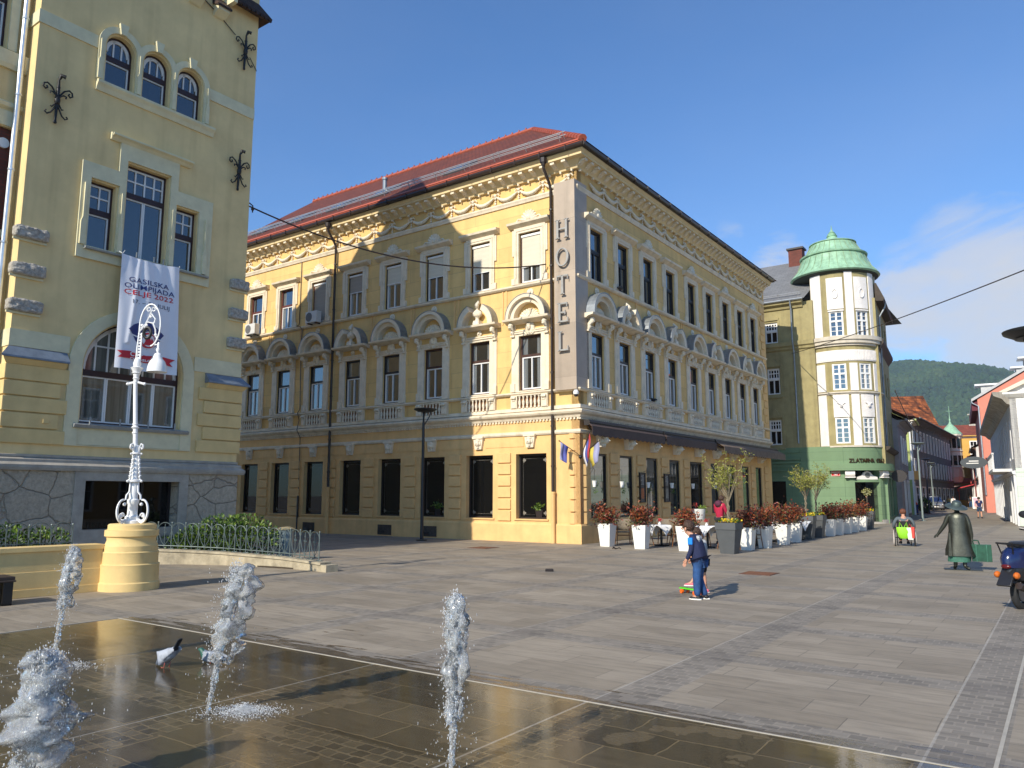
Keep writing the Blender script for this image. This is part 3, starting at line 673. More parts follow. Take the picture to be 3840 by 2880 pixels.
for Fm, sgn, cs, cr, bu in ((FL, 1, CL, crestL, bustL), (FR, -1, CR, [1, 0]*5, [0, 1]*5)):
    left = sgn > 0
    for i, c in enumerate(cs):
        w = at(Fm, sgn*c)
        # second floor
        o = P(('f3', cr[i]), lambda: w_f3(0, cr[i]), 'window', [trim, orn], hotel, w)
        fm = ('red' if i > 4 else 'brown') if left and i in (0, 1, 5, 6, 7) else 'dark'
        FM = {'red': fr_red, 'brown': fr_brown, 'dark': fr_dark}[fm]
        P(('fr3', fm, left), lambda: w_frame(9.40, 11.34, .485, 10.55, 0), 'frame', [FM, fr_white if left else FM], o, w, False)
        P(('pa3', left), lambda: w_pane(9.40, 11.34, .485), 'pane', pane_c if left else sky_pane, o, w, False)
        if left and blindL[i]:
            bl = MB(); bl.box(-.40, .40, -.068, -.055, 11.26-1.75*blindL[i], 11.20); bl.k = 1; bl.box(-.43, .43, -.07, -.02, 11.19, 11.27); bl.box(-.41, .41, -.069, -.05, 11.24-1.75*blindL[i], 11.27-1.75*blindL[i])
            bl.build('roller_blind', [blind_g if i in (4, 5) else blind_m, fr_white], o, w, smooth=False)
        # first floor
        o = P(('f2', bu[i]), lambda: w_f2(bu[i]), 'window', [trim, orn, zinc], hotel, w)
        fm = 'brown' if left and i < 3 else 'dark'
        P(('fr2', fm), lambda: w_frame(5.39, 7.42, .49, 6.68, 0), 'frame', [{'brown': fr_brown, 'dark': fr_dark}[fm], fr_white], o, w, False)
        P(('pa2', left), lambda: w_pane(5.39, 7.42, .49), 'pane', pane_c if left else sky_pane, o, w, False)
        P('bal', balus, 'balustrade', [trim, orn, shade_rec], hotel, w)
        P('key', key, 'keystone_mask', [trim, orn], hotel, w if left else w @ M.Diagonal((1, 1.9, 1, 1)))
        r = MB(); r.lathe([(.0, 0), (.13, 0), (.15, .02), (.13, .05), (.06, .04), (.05, .08), (0, .09)], 0, 0, 12, cap=False)
        if not bu[i]: P('ros', lambda: r, 'rosette', orn, hotel, w @ LOC(0, 0, 9.02) @ M.Rotation(-PI/2, 4, 'X'))
        # ground floor
        hw, zb = (gwL if left else gwR)[i]
        if not left: w = w @ M.Translation((0, .13, 0))
        s = MB(); s.sheet(rect(-hw+.001, hw-.001, zb+.001, 3.099), [rect(-hw+.06, hw-.06, zb+.06, 3.02)], -.26, -.19)
        dr = zb < .05
        s.k = 1
        if left:                              # thin etched border and scrolled corners on the glass
            for x0, x1, z0, z1 in ((-hw+.16, -hw+.17, zb+.2, 2.9), (hw-.17, hw-.16, zb+.2, 2.9), (-hw+.2, hw-.2, zb+.15, zb+.16), (-hw+.2, hw-.2, 2.93, 2.94)): s.box(x0, x1, -.235, -.23, z0, z1)
            for x in (-1, 1):
                for z in (zb+.2, 2.88): s.ball((x*(hw-.19), -.236, z), (.11, .01, .11), 4, 4); s.ball((x*(hw-.25), -.236, z), (.05, .01, .05), 6, 4)
        gfo = s.build('door' if dr else 'shop_window', [fr_dark, mat('etched_glass', (.20, .18, .15), .5)], hotel, w, smooth=False)
        w_pane(zb+.05, 3.05, hw-.06).build('pane', pane_d if left or dr else glass('terrace_pane', (.012, .022, .022), ior=2.0), gfo, w @ M.Translation((0, -.10, 0)), smooth=False)
        sl_ = MB(); sl_.box(-hw-.08, hw+.08, 0, .05, zb-.05, zb)
        if not dr: sl_.build('sill', hot_lo, gfo, at(Fm, sgn*c), smooth=False)
# rustication blocks between the ground-floor windows
blk = MB()
for i in range(6): blk.box(-.29, .29, 0, .06, .72+.415*i, 1.08+.415*i)
bk = None
xsL = [(CL[i]+CL[i+1])/2 for i in range(7)]+[19.5]; xsR = [-(CR[i]+CR[i+1])/2 for i in range(8)]+[-20.1]
for Fm, xs in ((FL, xsL), (FR, xsR)):
    for x in xs:
        bk = inst(bk, hotel, at(Fm, x)) if bk else blk.build('rusticated_pier', hot_lo, hotel, at(Fm, x), smooth=False, bevel=.02)
cp = MB()
for i in range(8):
    z0 = .66+.415*i-.0; z1 = min(z0+.38, 3.74); e = .07
    cp.plan([(-e*.9, .42), (-e, .30), (.22, -e), (.40, -e), (.40, .02), (.02, .42)], z0, z1)   # in a,b plan
cp.build('corner_pier', hot_lo, hotel, frame(CO, A, B), smooth=False, bevel=.015)
for Fm, sgn, cs in ((FL, 1, CL), (FR, -1, CR)):                # flat panels above the ground-floor openings
    pm = MB()
    for i in range(len(cs)-1): pm.box(sgn*cs[i]+sgn*.30 if sgn > 0 else -cs[i+1]+.30, sgn*cs[i+1]-.30 if sgn > 0 else -cs[i]-.30, 0, .018, 3.36, 3.72)
    pm.build('wall_panel', hot_lo, hotel, Fm, smooth=False)
    qm = MB()
    for c in cs:
        for x in (-1, 1): qm.box(sgn*c+x*1.08-.03, sgn*c+x*1.08+.03, 0, .03, 7.95, 9.24)
    qm.build('wall_strip', hot_lo, hotel, Fm, smooth=False)
qn = MB()
for i in range(20): qn.box(-ER, -ER+.55+.2*(i % 2), 0, .05, 4.8+.42*i, 5.15+.42*i) if 4.8+.42*i < 12.3 else None
qn.build('corner_quoins', hot_lo, hotel, FR, smooth=False, bevel=.015)
# downpipes, conduit
def pipe(x, zc):
    d = MB(); d.lathe([(.12, 13.55), (.14, 13.72), (.07, 13.45)], x, .62, 8, cap=False)
    d.tube([(x, .62, 13.6), (x, .60, 13.35), (x-.0, .25, 12.95), (x, .13, 12.75), (x, .13, zc)], .055, 8)
    for z in (11.9, 9.8, 7.5, 5.9, 4.0, 2.6): d.lathe([(.07, z), (.07, z+.06)], x, .13, 8)
    d.tube([(x, .34, 4.66), (x, .34, 4.2)], .05, 6) if 0 else None
    return d.build('downpipe', brn, hotel, FL)
for x, zc in ((1.02, 1.72), (12.55, 1.95)):
    dp = pipe(x, zc); s = MB(); s.tube([(x, .13, 0), (x, .13, zc)], .075, 8); s.lathe([(.09, zc-.04), (.09, zc+.03)], x, .13, 8); s.build('pipe_shoe', hot_lo, dp, FL)
cdt = MB(); cdt.tube([(15.0, .04, 12.8), (15.0, .04, 9.5), (15.0, .16, 9.38), (14.8, .16, 9.35), (14.75, .06, 9.2), (14.8, .05, 8.6), (14.72, .04, 5.5), (14.7, .18, 5.33), (14.72, .06, 5.0), (14.6, .26, 4.55), (14.6, .06, 4.2), (14.6, .04, 1.6)], .018, 5); cdt.tube([(14.6, .05, 0), (14.6, .05, 1.6)], .05, 6)
cdt.build('cable_conduit', brn, hotel, FL)
# sign
sgm = MB(); sgm.plan([(-.05, -.25), (.82, -.25), (.82, 0), (0, 0), (0, .62), (-.05, .62)], 5.25, 12.83)
sg_ = sgm.build('sign_panel', brickwall('sign_sheet', (.43, .345, .265), (.30, .24, .185), 1.9, 3, .006, .2, .5, stain=.35, bump=.1), hotel, frame(CO, A, B), smooth=False)
def letter(ch_, zc):
    s = MB(); h, w_, t, sf = .35, .25, .085, .035
    def stem(x): s.box(x-t/2, x+t/2, 0, .07, -h, h); s.box(x-t/2-.05, x+t/2+.05, 0, .07, -h, -h+sf); s.box(x-t/2-.05, x+t/2+.05, 0, .07, h-sf, h)
    if ch_ == 'H': stem(-.18); stem(.18); s.box(-.18+t/2, .18-t/2, 0, .06, -.03, .03)
    if ch_ == 'O':
        n = 24; o = [(.27*math.cos(2*PI*i/n), .34*math.sin(2*PI*i/n)) for i in range(n)]; q = [(.185*math.cos(2*PI*i/n), .295*math.sin(2*PI*i/n)) for i in range(n)]
        s.sheet(o, [q], 0, .07)
    if ch_ == 'T': stem(0); s.box(-.23, .23, 0, .065, h-.06, h-.001); s.box(-.23, -.20, 0, .065, h-.18, h-.06); s.box(.20, .23, 0, .065, h-.18, h-.06)
    if ch_ in 'EL':
        x = .12; stem(x)                       # local x runs to the left, so letters are mirrored here
        s.box(-.19, x-t/2, 0, .065, -h, -h+.06); s.box(-.22, -.19, 0, .065, -h, -h+.17)
        if ch_ == 'E': s.box(-.16, x-t/2, 0, .065, h-.06, h); s.box(-.19, -.16, 0, .065, h-.16, h); s.box(-.08, x-t/2, 0, .06, -.03, .03); s.box(-.11, -.08, 0, .06, -.08, .08)
    s.build('sign_letter', mat('sign_letter_grey', (.36, .35, .33), .45, .15, 6, metal=.2), sg_, FL @ LOC(.42, .315, zc), smooth=False, bevel=.006)
for q, z in zip('HOTEL', (11.02, 9.98, 8.97, 7.97, 6.95)): letter(q, z)
# awnings over the terrace
awn_m = mat('brown_awning_cloth', (.085, .055, .045), .8, .2, 5)
awn_s = mat('striped_awning_cloth', (.15, .11, .085), .8, .25, 5)
for k, (b0, b1, out) in enumerate(((.12, 6.05, .42), (6.18, 11.72, .42), (11.9, 21.4, .72))):
    cb = MB(); cb.prof([(.10, 4.02), (.30, 4.02), (.34, 4.12), (.30, 4.21), (.10, 4.21)], -b1, -b0)
    ao = cb.build('awning', mat('awning_box', (.02, .015, .013), .6), hotel, FR, smooth=False)
    cl = MB(); cl.prof([(.25, 4.14), (out, 3.98-.10*(k == 2)), (out, 3.95-.10*(k == 2)), (.25, 4.10)], -b1, -b0); zt = 3.96-.10*(k == 2)
    n = int((b1-b0)/.18); pts = []
    for i in range(n+1): pts.append((-b0-(b1-b0)*i/n, zt-.27-(.05 if i % 2 else 0)))
    cl.prism([(-b1, zt), (-b0, zt)]+pts, out-.004, out+.012)
    cl.build('valance', awn_s if k == 2 else awn_m, ao, FR, smooth=False)
    am = MB()
    for b in (b0+.2, b1-.2): am.tube([(-b, .12, 4.05), (-b-.1, out*.6, 3.85), (-b, out, zt)], .025, 5)
    am.build('awning_arm', brn, ao, FR)
# ------------------------------------------------------------------ town hall on the left
TH = (.76, .58, .28)
th_pl = mat('pale_yellow_plaster', TH, .85, .14, .9, .07, 60, stain=.16)
th_tr = mat('pale_stone_trim', (.68, .62, .40), .8, .12, 3, .12, 60)
th_ru = mat('yellow_rustic_plaster', (.70, .52, .23), .85, .12, 2, .12, 60, stain=.08)
stone_g = mat('grey_plinth_stone', (.38, .345, .285), .85, .22, 4, .3, 30)
def rubble(name, c1, c2):
    m = bpy.data.materials.new(name); m.use_nodes = True; nt = m.node_tree; p = nt.nodes['Principled BSDF']; p.inputs['Roughness'].default_value = .9
    tc = N(nt, 'TexCoord'); mp = N(nt, 'Mapping', Scale=(1, .2, 1.25)); nt.links.new(tc.outputs['Object'], mp.inputs['Vector'])
    wn = N(nt, 'TexNoise', Scale=2.5, Detail=4.0); nt.links.new(tc.outputs['Object'], wn.inputs['Vector'])
    wv = MIX(nt, .25, mp.outputs['Vector'], wn.outputs['Color'], 'ADD')
    v1 = N(nt, 'TexVoronoi', Scale=1.5); v1.feature = 'DISTANCE_TO_EDGE'; nt.links.new(wv, v1.inputs['Vector'])
    v2 = N(nt, 'TexVoronoi', Scale=1.5); nt.links.new(wv, v2.inputs['Vector'])
    n = N(nt, 'TexNoise', Scale=14.0, Detail=8.0, Roughness=.7); nt.links.new(tc.outputs['Object'], n.inputs['Vector'])
    col = MIX(nt, v2.outputs['Color'], c1, c2); col = MIX(nt, 1.0, col, RAMP(nt, n.outputs['Fac'], (.3, .65), (.7, 1.15)), 'MULTIPLY')
    e = RAMP(nt, v1.outputs['Distance'], (.0, 0.0), (.025, 1.0))
    nt.links.new(MIX(nt, e, (.38, .32, .24), col), p.inputs['Base Color'])
    b = N(nt, 'Bump', Strength=.9, Distance=.05); nt.links.new(MATH(nt, 'ADD', e, MATH(nt, 'MULTIPLY', n.outputs['Fac'], .9)), b.inputs['Height']); nt.links.new(b.outputs['Normal'], p.inputs['Normal'])
    return m
rub = rubble('rubble_stone', (.54, .46, .34), (.46, .39, .29))
FT = frame(ab(5, 0), -B, -A)                  # x = -b along the front, y outwards
hall = thing('town_hall', 'pale yellow town hall with arched windows, black iron scrolls and a rubble stone plinth', 'town hall', ab(5, -9.98))
X0, X1 = 9.98, 15.78
c3 = (12.0, 12.95, 13.9); arch = archpoly(11.74, 14.20, 3.30, 4.62, 20, 1.20)
holes = [archpoly(c-.35, c+.35, 11.70, 12.70) for c in c3]+[rect(12.42, 13.50, 7.48, 9.86), rect(13.76, 14.36, 7.48, 9.14), rect(11.56, 12.16, 7.48, 9.14), arch]
mw = MB(); mw.sheet(rect(X0, X1, 2.45, 17.6), holes, -.35, 0); mw.build('front_wall', th_pl, hall, FT, smooth=False)
sd = MB(); sd.box(X0, X0+.3, -12, -.35, 0, 15.6); sd.box(X1-.3, X1, -3, -.35, 0, 17.6); sd.box(X0, X0+.3, -20, -12, 0, 15.0); sd.box(X0+.001, X0+.3, -6, -.35, 15.6, 17.6)
sd.build('side_wall', th_pl, hall, FT, smooth=False)
pl = MB(); pl.sheet(rect(X0, X1+.1, 0, 2.18), [rect(11.68, 14.0, .85, 1.97)], -.35, .10); pl.box(X1-.2, X1+.1, -2.2, -.35, 0, 2.18); pl.build('plinth', rub, hall, FT, smooth=False)
pc = MB(); pc.prof([(0, 2.18), (.16, 2.18), (.18, 2.24), (.18, 2.30), (.10, 2.36), (.10, 2.42), (0, 2.47)], X0, X1, 1, 1); pc.prof([(0, 2.47), (.03, 2.47), (.03, 2.52), (0, 2.53)], X0, X1, 1, 1)
pc.sheet(rect(11.44, 14.24, .4, 2.179), [rect(11.68, 14.0, .85, 1.97)], .05, .13); pc.build('plinth_ledge', stone_g, hall, FT, smooth=False)
tr = MB(); q = []                             # the three-arch surround
R_ = .51; k0 = math.acos(.475/R_)
for i, c in enumerate(c3):
    a_ = 0 if i == 0 else k0; b_ = PI if i == 2 else PI-k0
    if i == 0: pass
    q += [(c-R_*math.cos(PI-(PI-t)) , 12.70+R_*math.sin(t)) for t in []]
out = [(c3[2]+.56, 11.70), (c3[0]-.56, 11.70), (c3[0]-.56, 12.70)]
for i, c in enumerate(c3):
    s0 = PI if i == 0 else PI-k0; s1 = 0 if i == 2 else k0
    rr = .56 if True else R_
    k1 = math.acos(.475/rr); s0 = PI if i == 0 else PI-k1; s1 = 0 if i == 2 else k1
    out += [(c+rr*math.cos(s0+(s1-s0)*j/12), 12.70+rr*math.sin(s0+(s1-s0)*j/12)) for j in range(0 if i else 1, 13)]
tr.sheet(out, [archpoly(c-.40, c+.40, 11.705, 12.70) for c in c3], 0, .06)
for c in c3:
    tr.prism([(c-.07, 13.08), (c+.07, 13.08), (c+.11, 13.36), (c-.11, 13.36)], 0, .11)
for x in (12.475, 13.425, 11.50, 14.40): tr.prism([(x-.05, 11.71), (x+.05, 11.71), (x+.05, 12.2), (x+.02, 12.26), (x+.02, 12.75), (x-.02, 12.75), (x-.02, 12.26), (x-.05, 12.2)], .06, .10)
tr.prof([(0, 11.42), (.04, 11.42), (.08, 11.52), (.14, 11.60), (.14, 11.66), (0, 11.70)], 11.26, 14.44)
tr.box(X0, 11.43, 0, .03, 12.48, 12.80); tr.box(14.47, X1+.03, 0, .03, 12.48, 12.80); tr.box(X1, X1+.03, -1, 0, 12.48, 12.80)
cross = [(11.15, 7.18), (11.15, 9.55), (11.98, 9.55), (11.98, 10.30), (13.94, 10.30), (13.94, 9.55), (14.60, 9.55), (14.60, 7.18)]
cross = [(x if x not in (11.98, 13.94) else {11.98: 12.18, 13.94: 13.74}[x], z) for x, z in cross]
tr.sheet(cross, [rect(12.38, 13.54, 7.49, 9.90), rect(13.70, 14.38, 7.49, 9.18), rect(11.54, 12.20, 7.49, 9.18)], 0, .06)
tr.prof([(0, 10.30), (.06, 10.30), (.12, 10.36), (.20, 10.40), (.20, 10.44), (0, 10.50)], 11.86, 14.0)
for x in (12.29, 13.62, 11.34, 14.50): tr.prism([(x-.06, 7.49), (x+.06, 7.49), (x+.06, 8.05), (x+.025, 8.15), (x+.025, 9.0), (x-.025, 9.0), (x-.025, 8.15), (x-.06, 8.05)], .06, .11)
tr.band(12.97, 4.62, 1.0, 1.0, 0, .01, 0, .01, 1) if 0 else None
ao = archpoly(11.40, 14.54, 2.76, 4.62, 24, 1.50); ai = archpoly(11.70, 14.24, 2.78, 4.62, 24, 1.24)
tr.sheet(ao, [ai], 0, .05)
tr.box(11.66, 14.28, .0, .03, 2.79, 3.18)
for i in range(1, 12):
    a_ = PI*i/12
    tr.prism([(12.97+1.27*math.cos(a_-.006), 4.62+1.24*math.sin(a_-.006)), (12.97+1.27*math.cos(a_+.006), 4.62+1.24*math.sin(a_+.006)), (12.97+1.57*math.cos(a_+.006), 4.62+1.5*math.sin(a_+.006)), (12.97+1.57*math.cos(a_-.006), 4.62+1.5*math.sin(a_-.006))], .05, .053)
tr.box(14.54, X1+.02, 0, .022, 4.87, 5.25); tr.box(X0, 11.40, 0, .022, 4.87, 5.25); tr.box(X1, X1+.02, -1, 0, 4.87, 5.25)
tr.build('stone_surround', th_tr, hall, FT, smooth=False)
sl2 = MB(); sl2.prof([(.06, 7.40), (.16, 7.40), (.17, 7.44), (.0, 7.49)], 11.22, 14.44); sl2.prof([(0, 3.18), (.10, 3.18), (.14, 3.25), (.0, 3.30)], 11.5, 14.35)
for x in (11.9, 12.6, 13.3, 14.0): sl2.box(x-.015, x+.015, .10, .13, 3.26, 3.44)
for x in (12.5, 12.75, 13.2): sl2.box(x-.015, x+.015, .12, .15, 7.44, 7.60)
sl2.build('window_sill', mat('weathered_sill', (.30, .31, .30), .6, .2, 5), hall, FT, smooth=False)
ru = MB()
for i, (z0, z1, xl) in enumerate(((4.14, 4.47, 14.51), (3.80, 4.11, 14.67), (3.45, 3.77, 14.51), (3.10, 3.42, 14.67), (2.76, 3.07, 14.51))):
    ru.plan([(xl, 0), (X1+.07, 0), (X1+.07, -1.0), (X1, -1.0), (X1, .0)][::-1] if 0 else [(xl, 0), (xl, .06), (X1+.06, .06), (X1+.06, -1.0), (X1, -1.0), (X1, 0)], z0, z1)
    ru.box(X0-.05, 25.78-xl+.0-.04, 0, .06, z0, z1); ru.box(X0-.05, X0, -11, 0, z0, z1)
ru.prof([(0, 4.47), (.06, 4.47), (.12, 4.54), (.16, 4.60), (0, 4.60)], 14.6, X1, 0, 1); ru.prof([(0, 4.47), (.06, 4.47), (.12, 4.54), (.16, 4.60), (0, 4.60)], X0, 11.04, 1, 0)
ru.build('rusticated_pier', th_ru, hall, FT, smooth=False, bevel=.012)
zc = MB(); zc.prof([(0, 4.60), (.20, 4.60), (.20, 4.64), (.02, 4.86), (0, 4.86)], 14.58, X1, 0, 1); zc.prof([(0, 4.60), (.20, 4.60), (.20, 4.64), (.02, 4.86), (0, 4.86)], X0, 11.06, 1, 0)
zc.build('zinc_cap', mat('blue_grey_zinc', (.20, .24, .29), .5, .25, 5, metal=.3), hall, FT, smooth=False)
# rough quoin stones
rock = mat('rock_faced_stone', (.40, .37, .32), .95, .45, 16, 1.0, 22)
def quoin(x0, x1, z0, z1):
    bm = bmesh.new(); bmesh.ops.create_cube(bm, size=1); bmesh.ops.subdivide_edges(bm, edges=bm.edges[:], cuts=11, use_grid_fill=True)
    for v in bm.verts:
        l = v.co*2; k = (abs(l.x)**6+abs(l.y)**6+abs(l.z)**6)**(1/6); l = l/max(k, 1)*1.0 if k > 1 else l
        p = V(((x0+x1)/2+l.x*(x1-x0)/2, .02+l.y*.13, (z0+z1)/2+l.z*(z1-z0)/2))
        d = NZ.noise(p*9)*.028+NZ.noise(p*26)*.014; v.co = p+V((0, d, d*.6))
    me = bpy.data.meshes.new('quoin_stone'); bm.to_mesh(me); bm.free(); me.materials.append(rock)
    o = obj('quoin_stone', me, hall, FT)
    s = MB(); s.box(x0+.03, x1-.0, 0, .05, z0-.05, z0); s.build('stone_seat', th_tr, o, FT, smooth=False)
for z0, z1 in ((7.29, 7.57), (6.45, 6.74), (5.63, 5.92)): quoin(15.20, 15.92, z0, z1); quoin(9.90, 10.48, z0+.02, z1+.03)
# windows
w_br = mat('dark_red_brown_frame', (.035, .012, .012), .5); tpane = glass('hall_pane', (.010, .011, .013)); tpane_c = glass('hall_pane_curtain', (.010, .011, .013), (.16, .17, .15), 1.2)
def win(x0, x1, z0, z1, trz, cols, rows, nl, arch_=False, dep=-.22, par=hall, Fm=FT, fm=w_br, bar=.03, pn=tpane, tr_w=.07):
    o = MB(); cx = (x0+x1)/2; hw = (x1-x0)/2
    outer = archpoly(x0, x1, z0, z1-hw) if arch_ is True else (arch_ if arch_ else rect(x0, x1, z0, z1))
    t = .045
    inner = [(cx+(x-cx)*(1-t/hw), z0+t+(z-z0)*(1-2*t/(z1-z0))) for x, z in outer]
    o.sheet(outer, [inner], dep, dep+.07); o.box(x0+t, x1-t, dep, dep+.08, trz-tr_w, trz+tr_w)
    wo = o.build('window', fm, par, Fm, smooth=False)
    s = MB(); e = .035; y0, y1 = dep+.005, dep+.05
    topz = lambda x: (z1-hw+math.sqrt(max(0, hw*hw-(x-cx)**2)) if arch_ is True else (max(z for z in [z1-.0001]) if not arch_ else 4.62+1.20*math.sqrt(max(0, 1-((x-cx)/hw)**2))))
    for i in range(nl):                        # lower lights
        a0_, a1_ = x0+t+(x1-x0-2*t)*i/nl+.004, x0+t+(x1-x0-2*t)*(i+1)/nl-.004
        s.sheet(rect(a0_, a1_, z0+t, trz-tr_w), [rect(a0_+e, a1_-e, z0+t+e, trz-tr_w-e)], y0, y1)
    for i in range(cols+1):
        x = x0+t+(x1-x0-2*t)*i/cols; b = bar*(1.2 if i in (0, cols) else .6)
        s.box(max(x-b/1, x0+t) if i else x, min(x+b, x1-t) if i < cols else x, y0, y1, trz+tr_w, max(trz+tr_w+.02, topz(x)-t-.01))
    for j in range(1, rows+1):
        z = trz+tr_w+(z1-t-trz-tr_w)*j/rows
        if arch_ and j == rows: continue
        hx = hw-t if not arch_ else (math.sqrt(max(.01, hw*hw-max(0, z-(z1-hw))**2)) if arch_ is True else hw*math.sqrt(max(.01, 1-((z-4.62)/1.2)**2)))-t
        s.box(cx-hx, cx+hx, y0, y1-.005, z-bar*.6-(bar if j == rows else 0), z+(bar*.6 if j < rows else 0))
    if arch_:
        r0 = [(cx+(x-cx)*(1-(t+e)/hw), z0+(z-z0)*(1-(t+e)/(z1-z0))) for x, z in inner[2:]]
        big = inner[2:]; s.sheet([p for p in big]+r0[::-1], [], y0, y1)
    s.build('sash', fr_white, wo, Fm, smooth=False)
    g_ = MB(); n = len(outer); g_.add([(x, dep+.02, z) for x, z in outer], [tuple(range(n))]); g_.build('pane', pn, wo, Fm, smooth=False)
    return wo
for c in c3: win(c-.35, c+.35, 11.70, 13.05, 12.44, 3, 1, 1, True)
win(12.42, 13.50, 7.48, 9.86, 9.10, 4, 2, 2); win(13.76, 14.36, 7.48, 9.14, 8.42, 2, 2, 1); win(11.56, 12.16, 7.48, 9.14, 8.42, 2, 2, 1)
win(11.74, 14.20, 3.30, 5.82, 4.50, 8, 2, 4, arch, pn=tpane_c)
win(11.68, 14.0, .85, 1.97, 1.90, 2, 1, 2, dep=-.25, fm=fr_dark) if 0 else None
bw = MB(); bw.box(11.68, 14.0, -.30, -.28, .85, 1.97); bw.k = 1
for x in (12.45, 12.55, 11.72, 13.94): bw.box(x-.03, x+.03, -.28, -.24, .85, 1.97)
bw.build('basement_window', [pane_d, fr_dark], hall, FT, smooth=False)
# iron wall scrolls
iron = mat('black_wrought_iron', (.008, .007, .007), .5, .2, 20)
def scroll(x, z):
    s = MB(); s.tube([(0, .06, -.55), (0, .08, -.2), (0, .10, .25), (0, .10, .50), (-.02, .16, .60), (-.10, .20, .58)], [.03, .035, .04, .025, .05, .05], 7)
    s.ball((0, .1, 0), (.07, .06, .12), 8, 6); s.ball((0, .1, .32), .045, 8, 6); s.ball((0, .07, -.52), (.045, .03, .05), 6, 5)
    def curl(sx_, x_, z_, r, up, turns=1.4, n=16): return [(sx_*(x_+r*(1-.6*i/n)*math.cos(PI-up*2*PI*turns*i/n)+r), .10, z_+r*(1-.6*i/n)*math.sin(PI-up*2*PI*turns*i/n)) for i in range(n+1)]
    for sx_ in (-1, 1):
        s.tube([(0, .10, .02), (sx_*.06, .1, .16), (sx_*.14, .1, .28), (sx_*.24, .1, .34), (sx_*.31, .1, .30), (sx_*.32, .1, .22), (sx_*.27, .1, .18), (sx_*.23, .1, .22), (sx_*.25, .1, .26)], .02, 6)
        s.tube([(0, .12, -.02), (sx_*.05, .12, .10), (sx_*.12, .12, .16), (sx_*.18, .12, .15), (sx_*.17, .12, .10)], .018, 6)
        s.tube([(0, .10, -.05), (sx_*.05, .1, -.2), (sx_*.12, .1, -.34), (sx_*.20, .1, -.40), (sx_*.25, .1, -.36), (sx_*.22, .1, -.32)], .019, 6)
        s.tube([(0, .10, .0), (sx_*.06, .1, -.12), (sx_*.11, .1, -.20), (sx_*.14, .1, -.18)], .016, 6)
    return s.build('iron_scroll', iron, hall, FT @ LOC(x, 0, z), ang=60)
scroll(15.30, 10.72); scroll(10.43, 14.38); scroll(10.43, 10.72)
wi = MB(); wi.tube([(14.1, .03, 16.6), (13.2, .03, 16.3), (12.2, .03, 15.5), (11.3, .03, 15.1), (10.75, .05, 14.75)], .014, 5); wi.tube([(9.98, .03, 14.0), (10.25, .05, 14.3)], .012, 5); wi.build('wall_cable', brn, hall, FT)
# eaves, corbels and the steep roof whose shadow falls on the hotel
dk_t = brickwall('dark_roof_tiles', (.07, .035, .022), (.02, .012, .01), .12, .2, .02, .4, .8, bump=.9)
ev = MB(); ev.prof([(0, 15.72), (.26, 15.62), (.28, 15.70), (0, 16.15)], X0, 11.0, 1, 0)
ev.add([(X0, .0, 15.72), (X0-.28, .28, 15.66), (X0-.28, -11, 15.66), (X0, -11, 16.15)], [(0, 1, 2, 3)])
for x in (11.28, 12.05): ev.prof([(0, 15.34), (.30, 15.20), (.31, 15.26), (0, 15.60)], x-.22, x+.22)
for i in range(9): ev.box(X0-.24+.15*i, X0-.15+.15*i, .25, .31, 15.58, 15.66)
ro = ev.build('eaves', dk_t, hall, FT, smooth=False)
cb = MB()
for x in (11.28, 12.05): cb.prof([(0, 14.98), (.06, 15.0), (.26, 15.14), (.26, 15.22), (0, 15.34)], x-.18, x+.18)
cb.box(11.0, 11.12, 0, .45, 15.45, 17.6); cb.build('corbel', th_tr, hall, FT, smooth=False)
rp = MB(); poly = [(0.0, 17.6), (.05, 17.75), (-.75, 18.35), (-2.07, 20.15), (-3.3, 21.7), (-4.65, 19.6), (-5.3, 18.85), (-5.65, 18.45), (-6.13, 19.05), (-6.85, 18.15), (-9.5, 17.25), (-12.2, 15.35), (-20, 15.1), (-20, 14.5), (-12.2, 15.2), (-6, 15.2), (-6, 17.6)]
rp.prof(poly, X0, X1); rp.build('roof', dk_t, hall, FT, smooth=False)
# recessed wing at the far left with a brick panel
brick_r = brickwall('red_brick', (.19, .045, .028), (.10, .05, .035), .075, .25, .012, .3, .85)
wg = MB(); wg.sheet(rect(X1-.2, 22, 0, 18), [archpoly(16.24, 17.24, 11.75, 13.5), rect(15.92, 17.6, 5.95, 9.92)], -.9, -.5); wg.build('wing_wall', th_pl, hall, FT, smooth=False)
bp = MB(); bp.box(15.92, 17.6, -.65, -.58, 5.95, 9.92); bp.build('brick_panel', brick_r, hall, FT, smooth=False)
FW = FT @ M.Translation((0, -.5, 0)); win(16.24, 17.24, 11.75, 14.0, 13.0, 3, 1, 1, True, Fm=FW)
wt = MB(); wt.sheet(archpoly(16.03, 17.45, 11.75, 13.5), [archpoly(16.21, 17.27, 11.752, 13.5)], 0, .05); wt.prof([(0, 11.3), (.06, 11.3), (.10, 11.4), (.12, 11.7), (0, 11.73)], X1, 18.4); wt.prof([(0, 10.36), (.06, 10.4), (.08, 10.48), (0, 10.54)], X1, 18.4); wt.prof([(-.07, 7.35), (.04, 7.35), (.06, 7.48), (-.07, 7.55)], 15.93, 17.59); wt.box(X1, 18, 0, .03, 9.95, 10.3)
wt.build('wing_trim', th_tr, hall, FW, smooth=False)
vt = MB(); vt.lathe([(.09, 0), (.12, 0), (.12, .05), (.09, .05)], 0, 0, 14); vt.build('round_vent', fr_white, hall, FT @ LOC(16.08, -.57, 9.55) @ M.Rotation(-PI/2, 4, 'X'))
dpp = MB(); dpp.tube([(15.93, -.38, 18), (15.93, -.38, 3)], .065, 10)
for z in (14.6, 12.6, 10.7, 8.9, 7.2, 5.4): dpp.lathe([(.078, z), (.078, z+.04)], 15.93, -.38, 10)
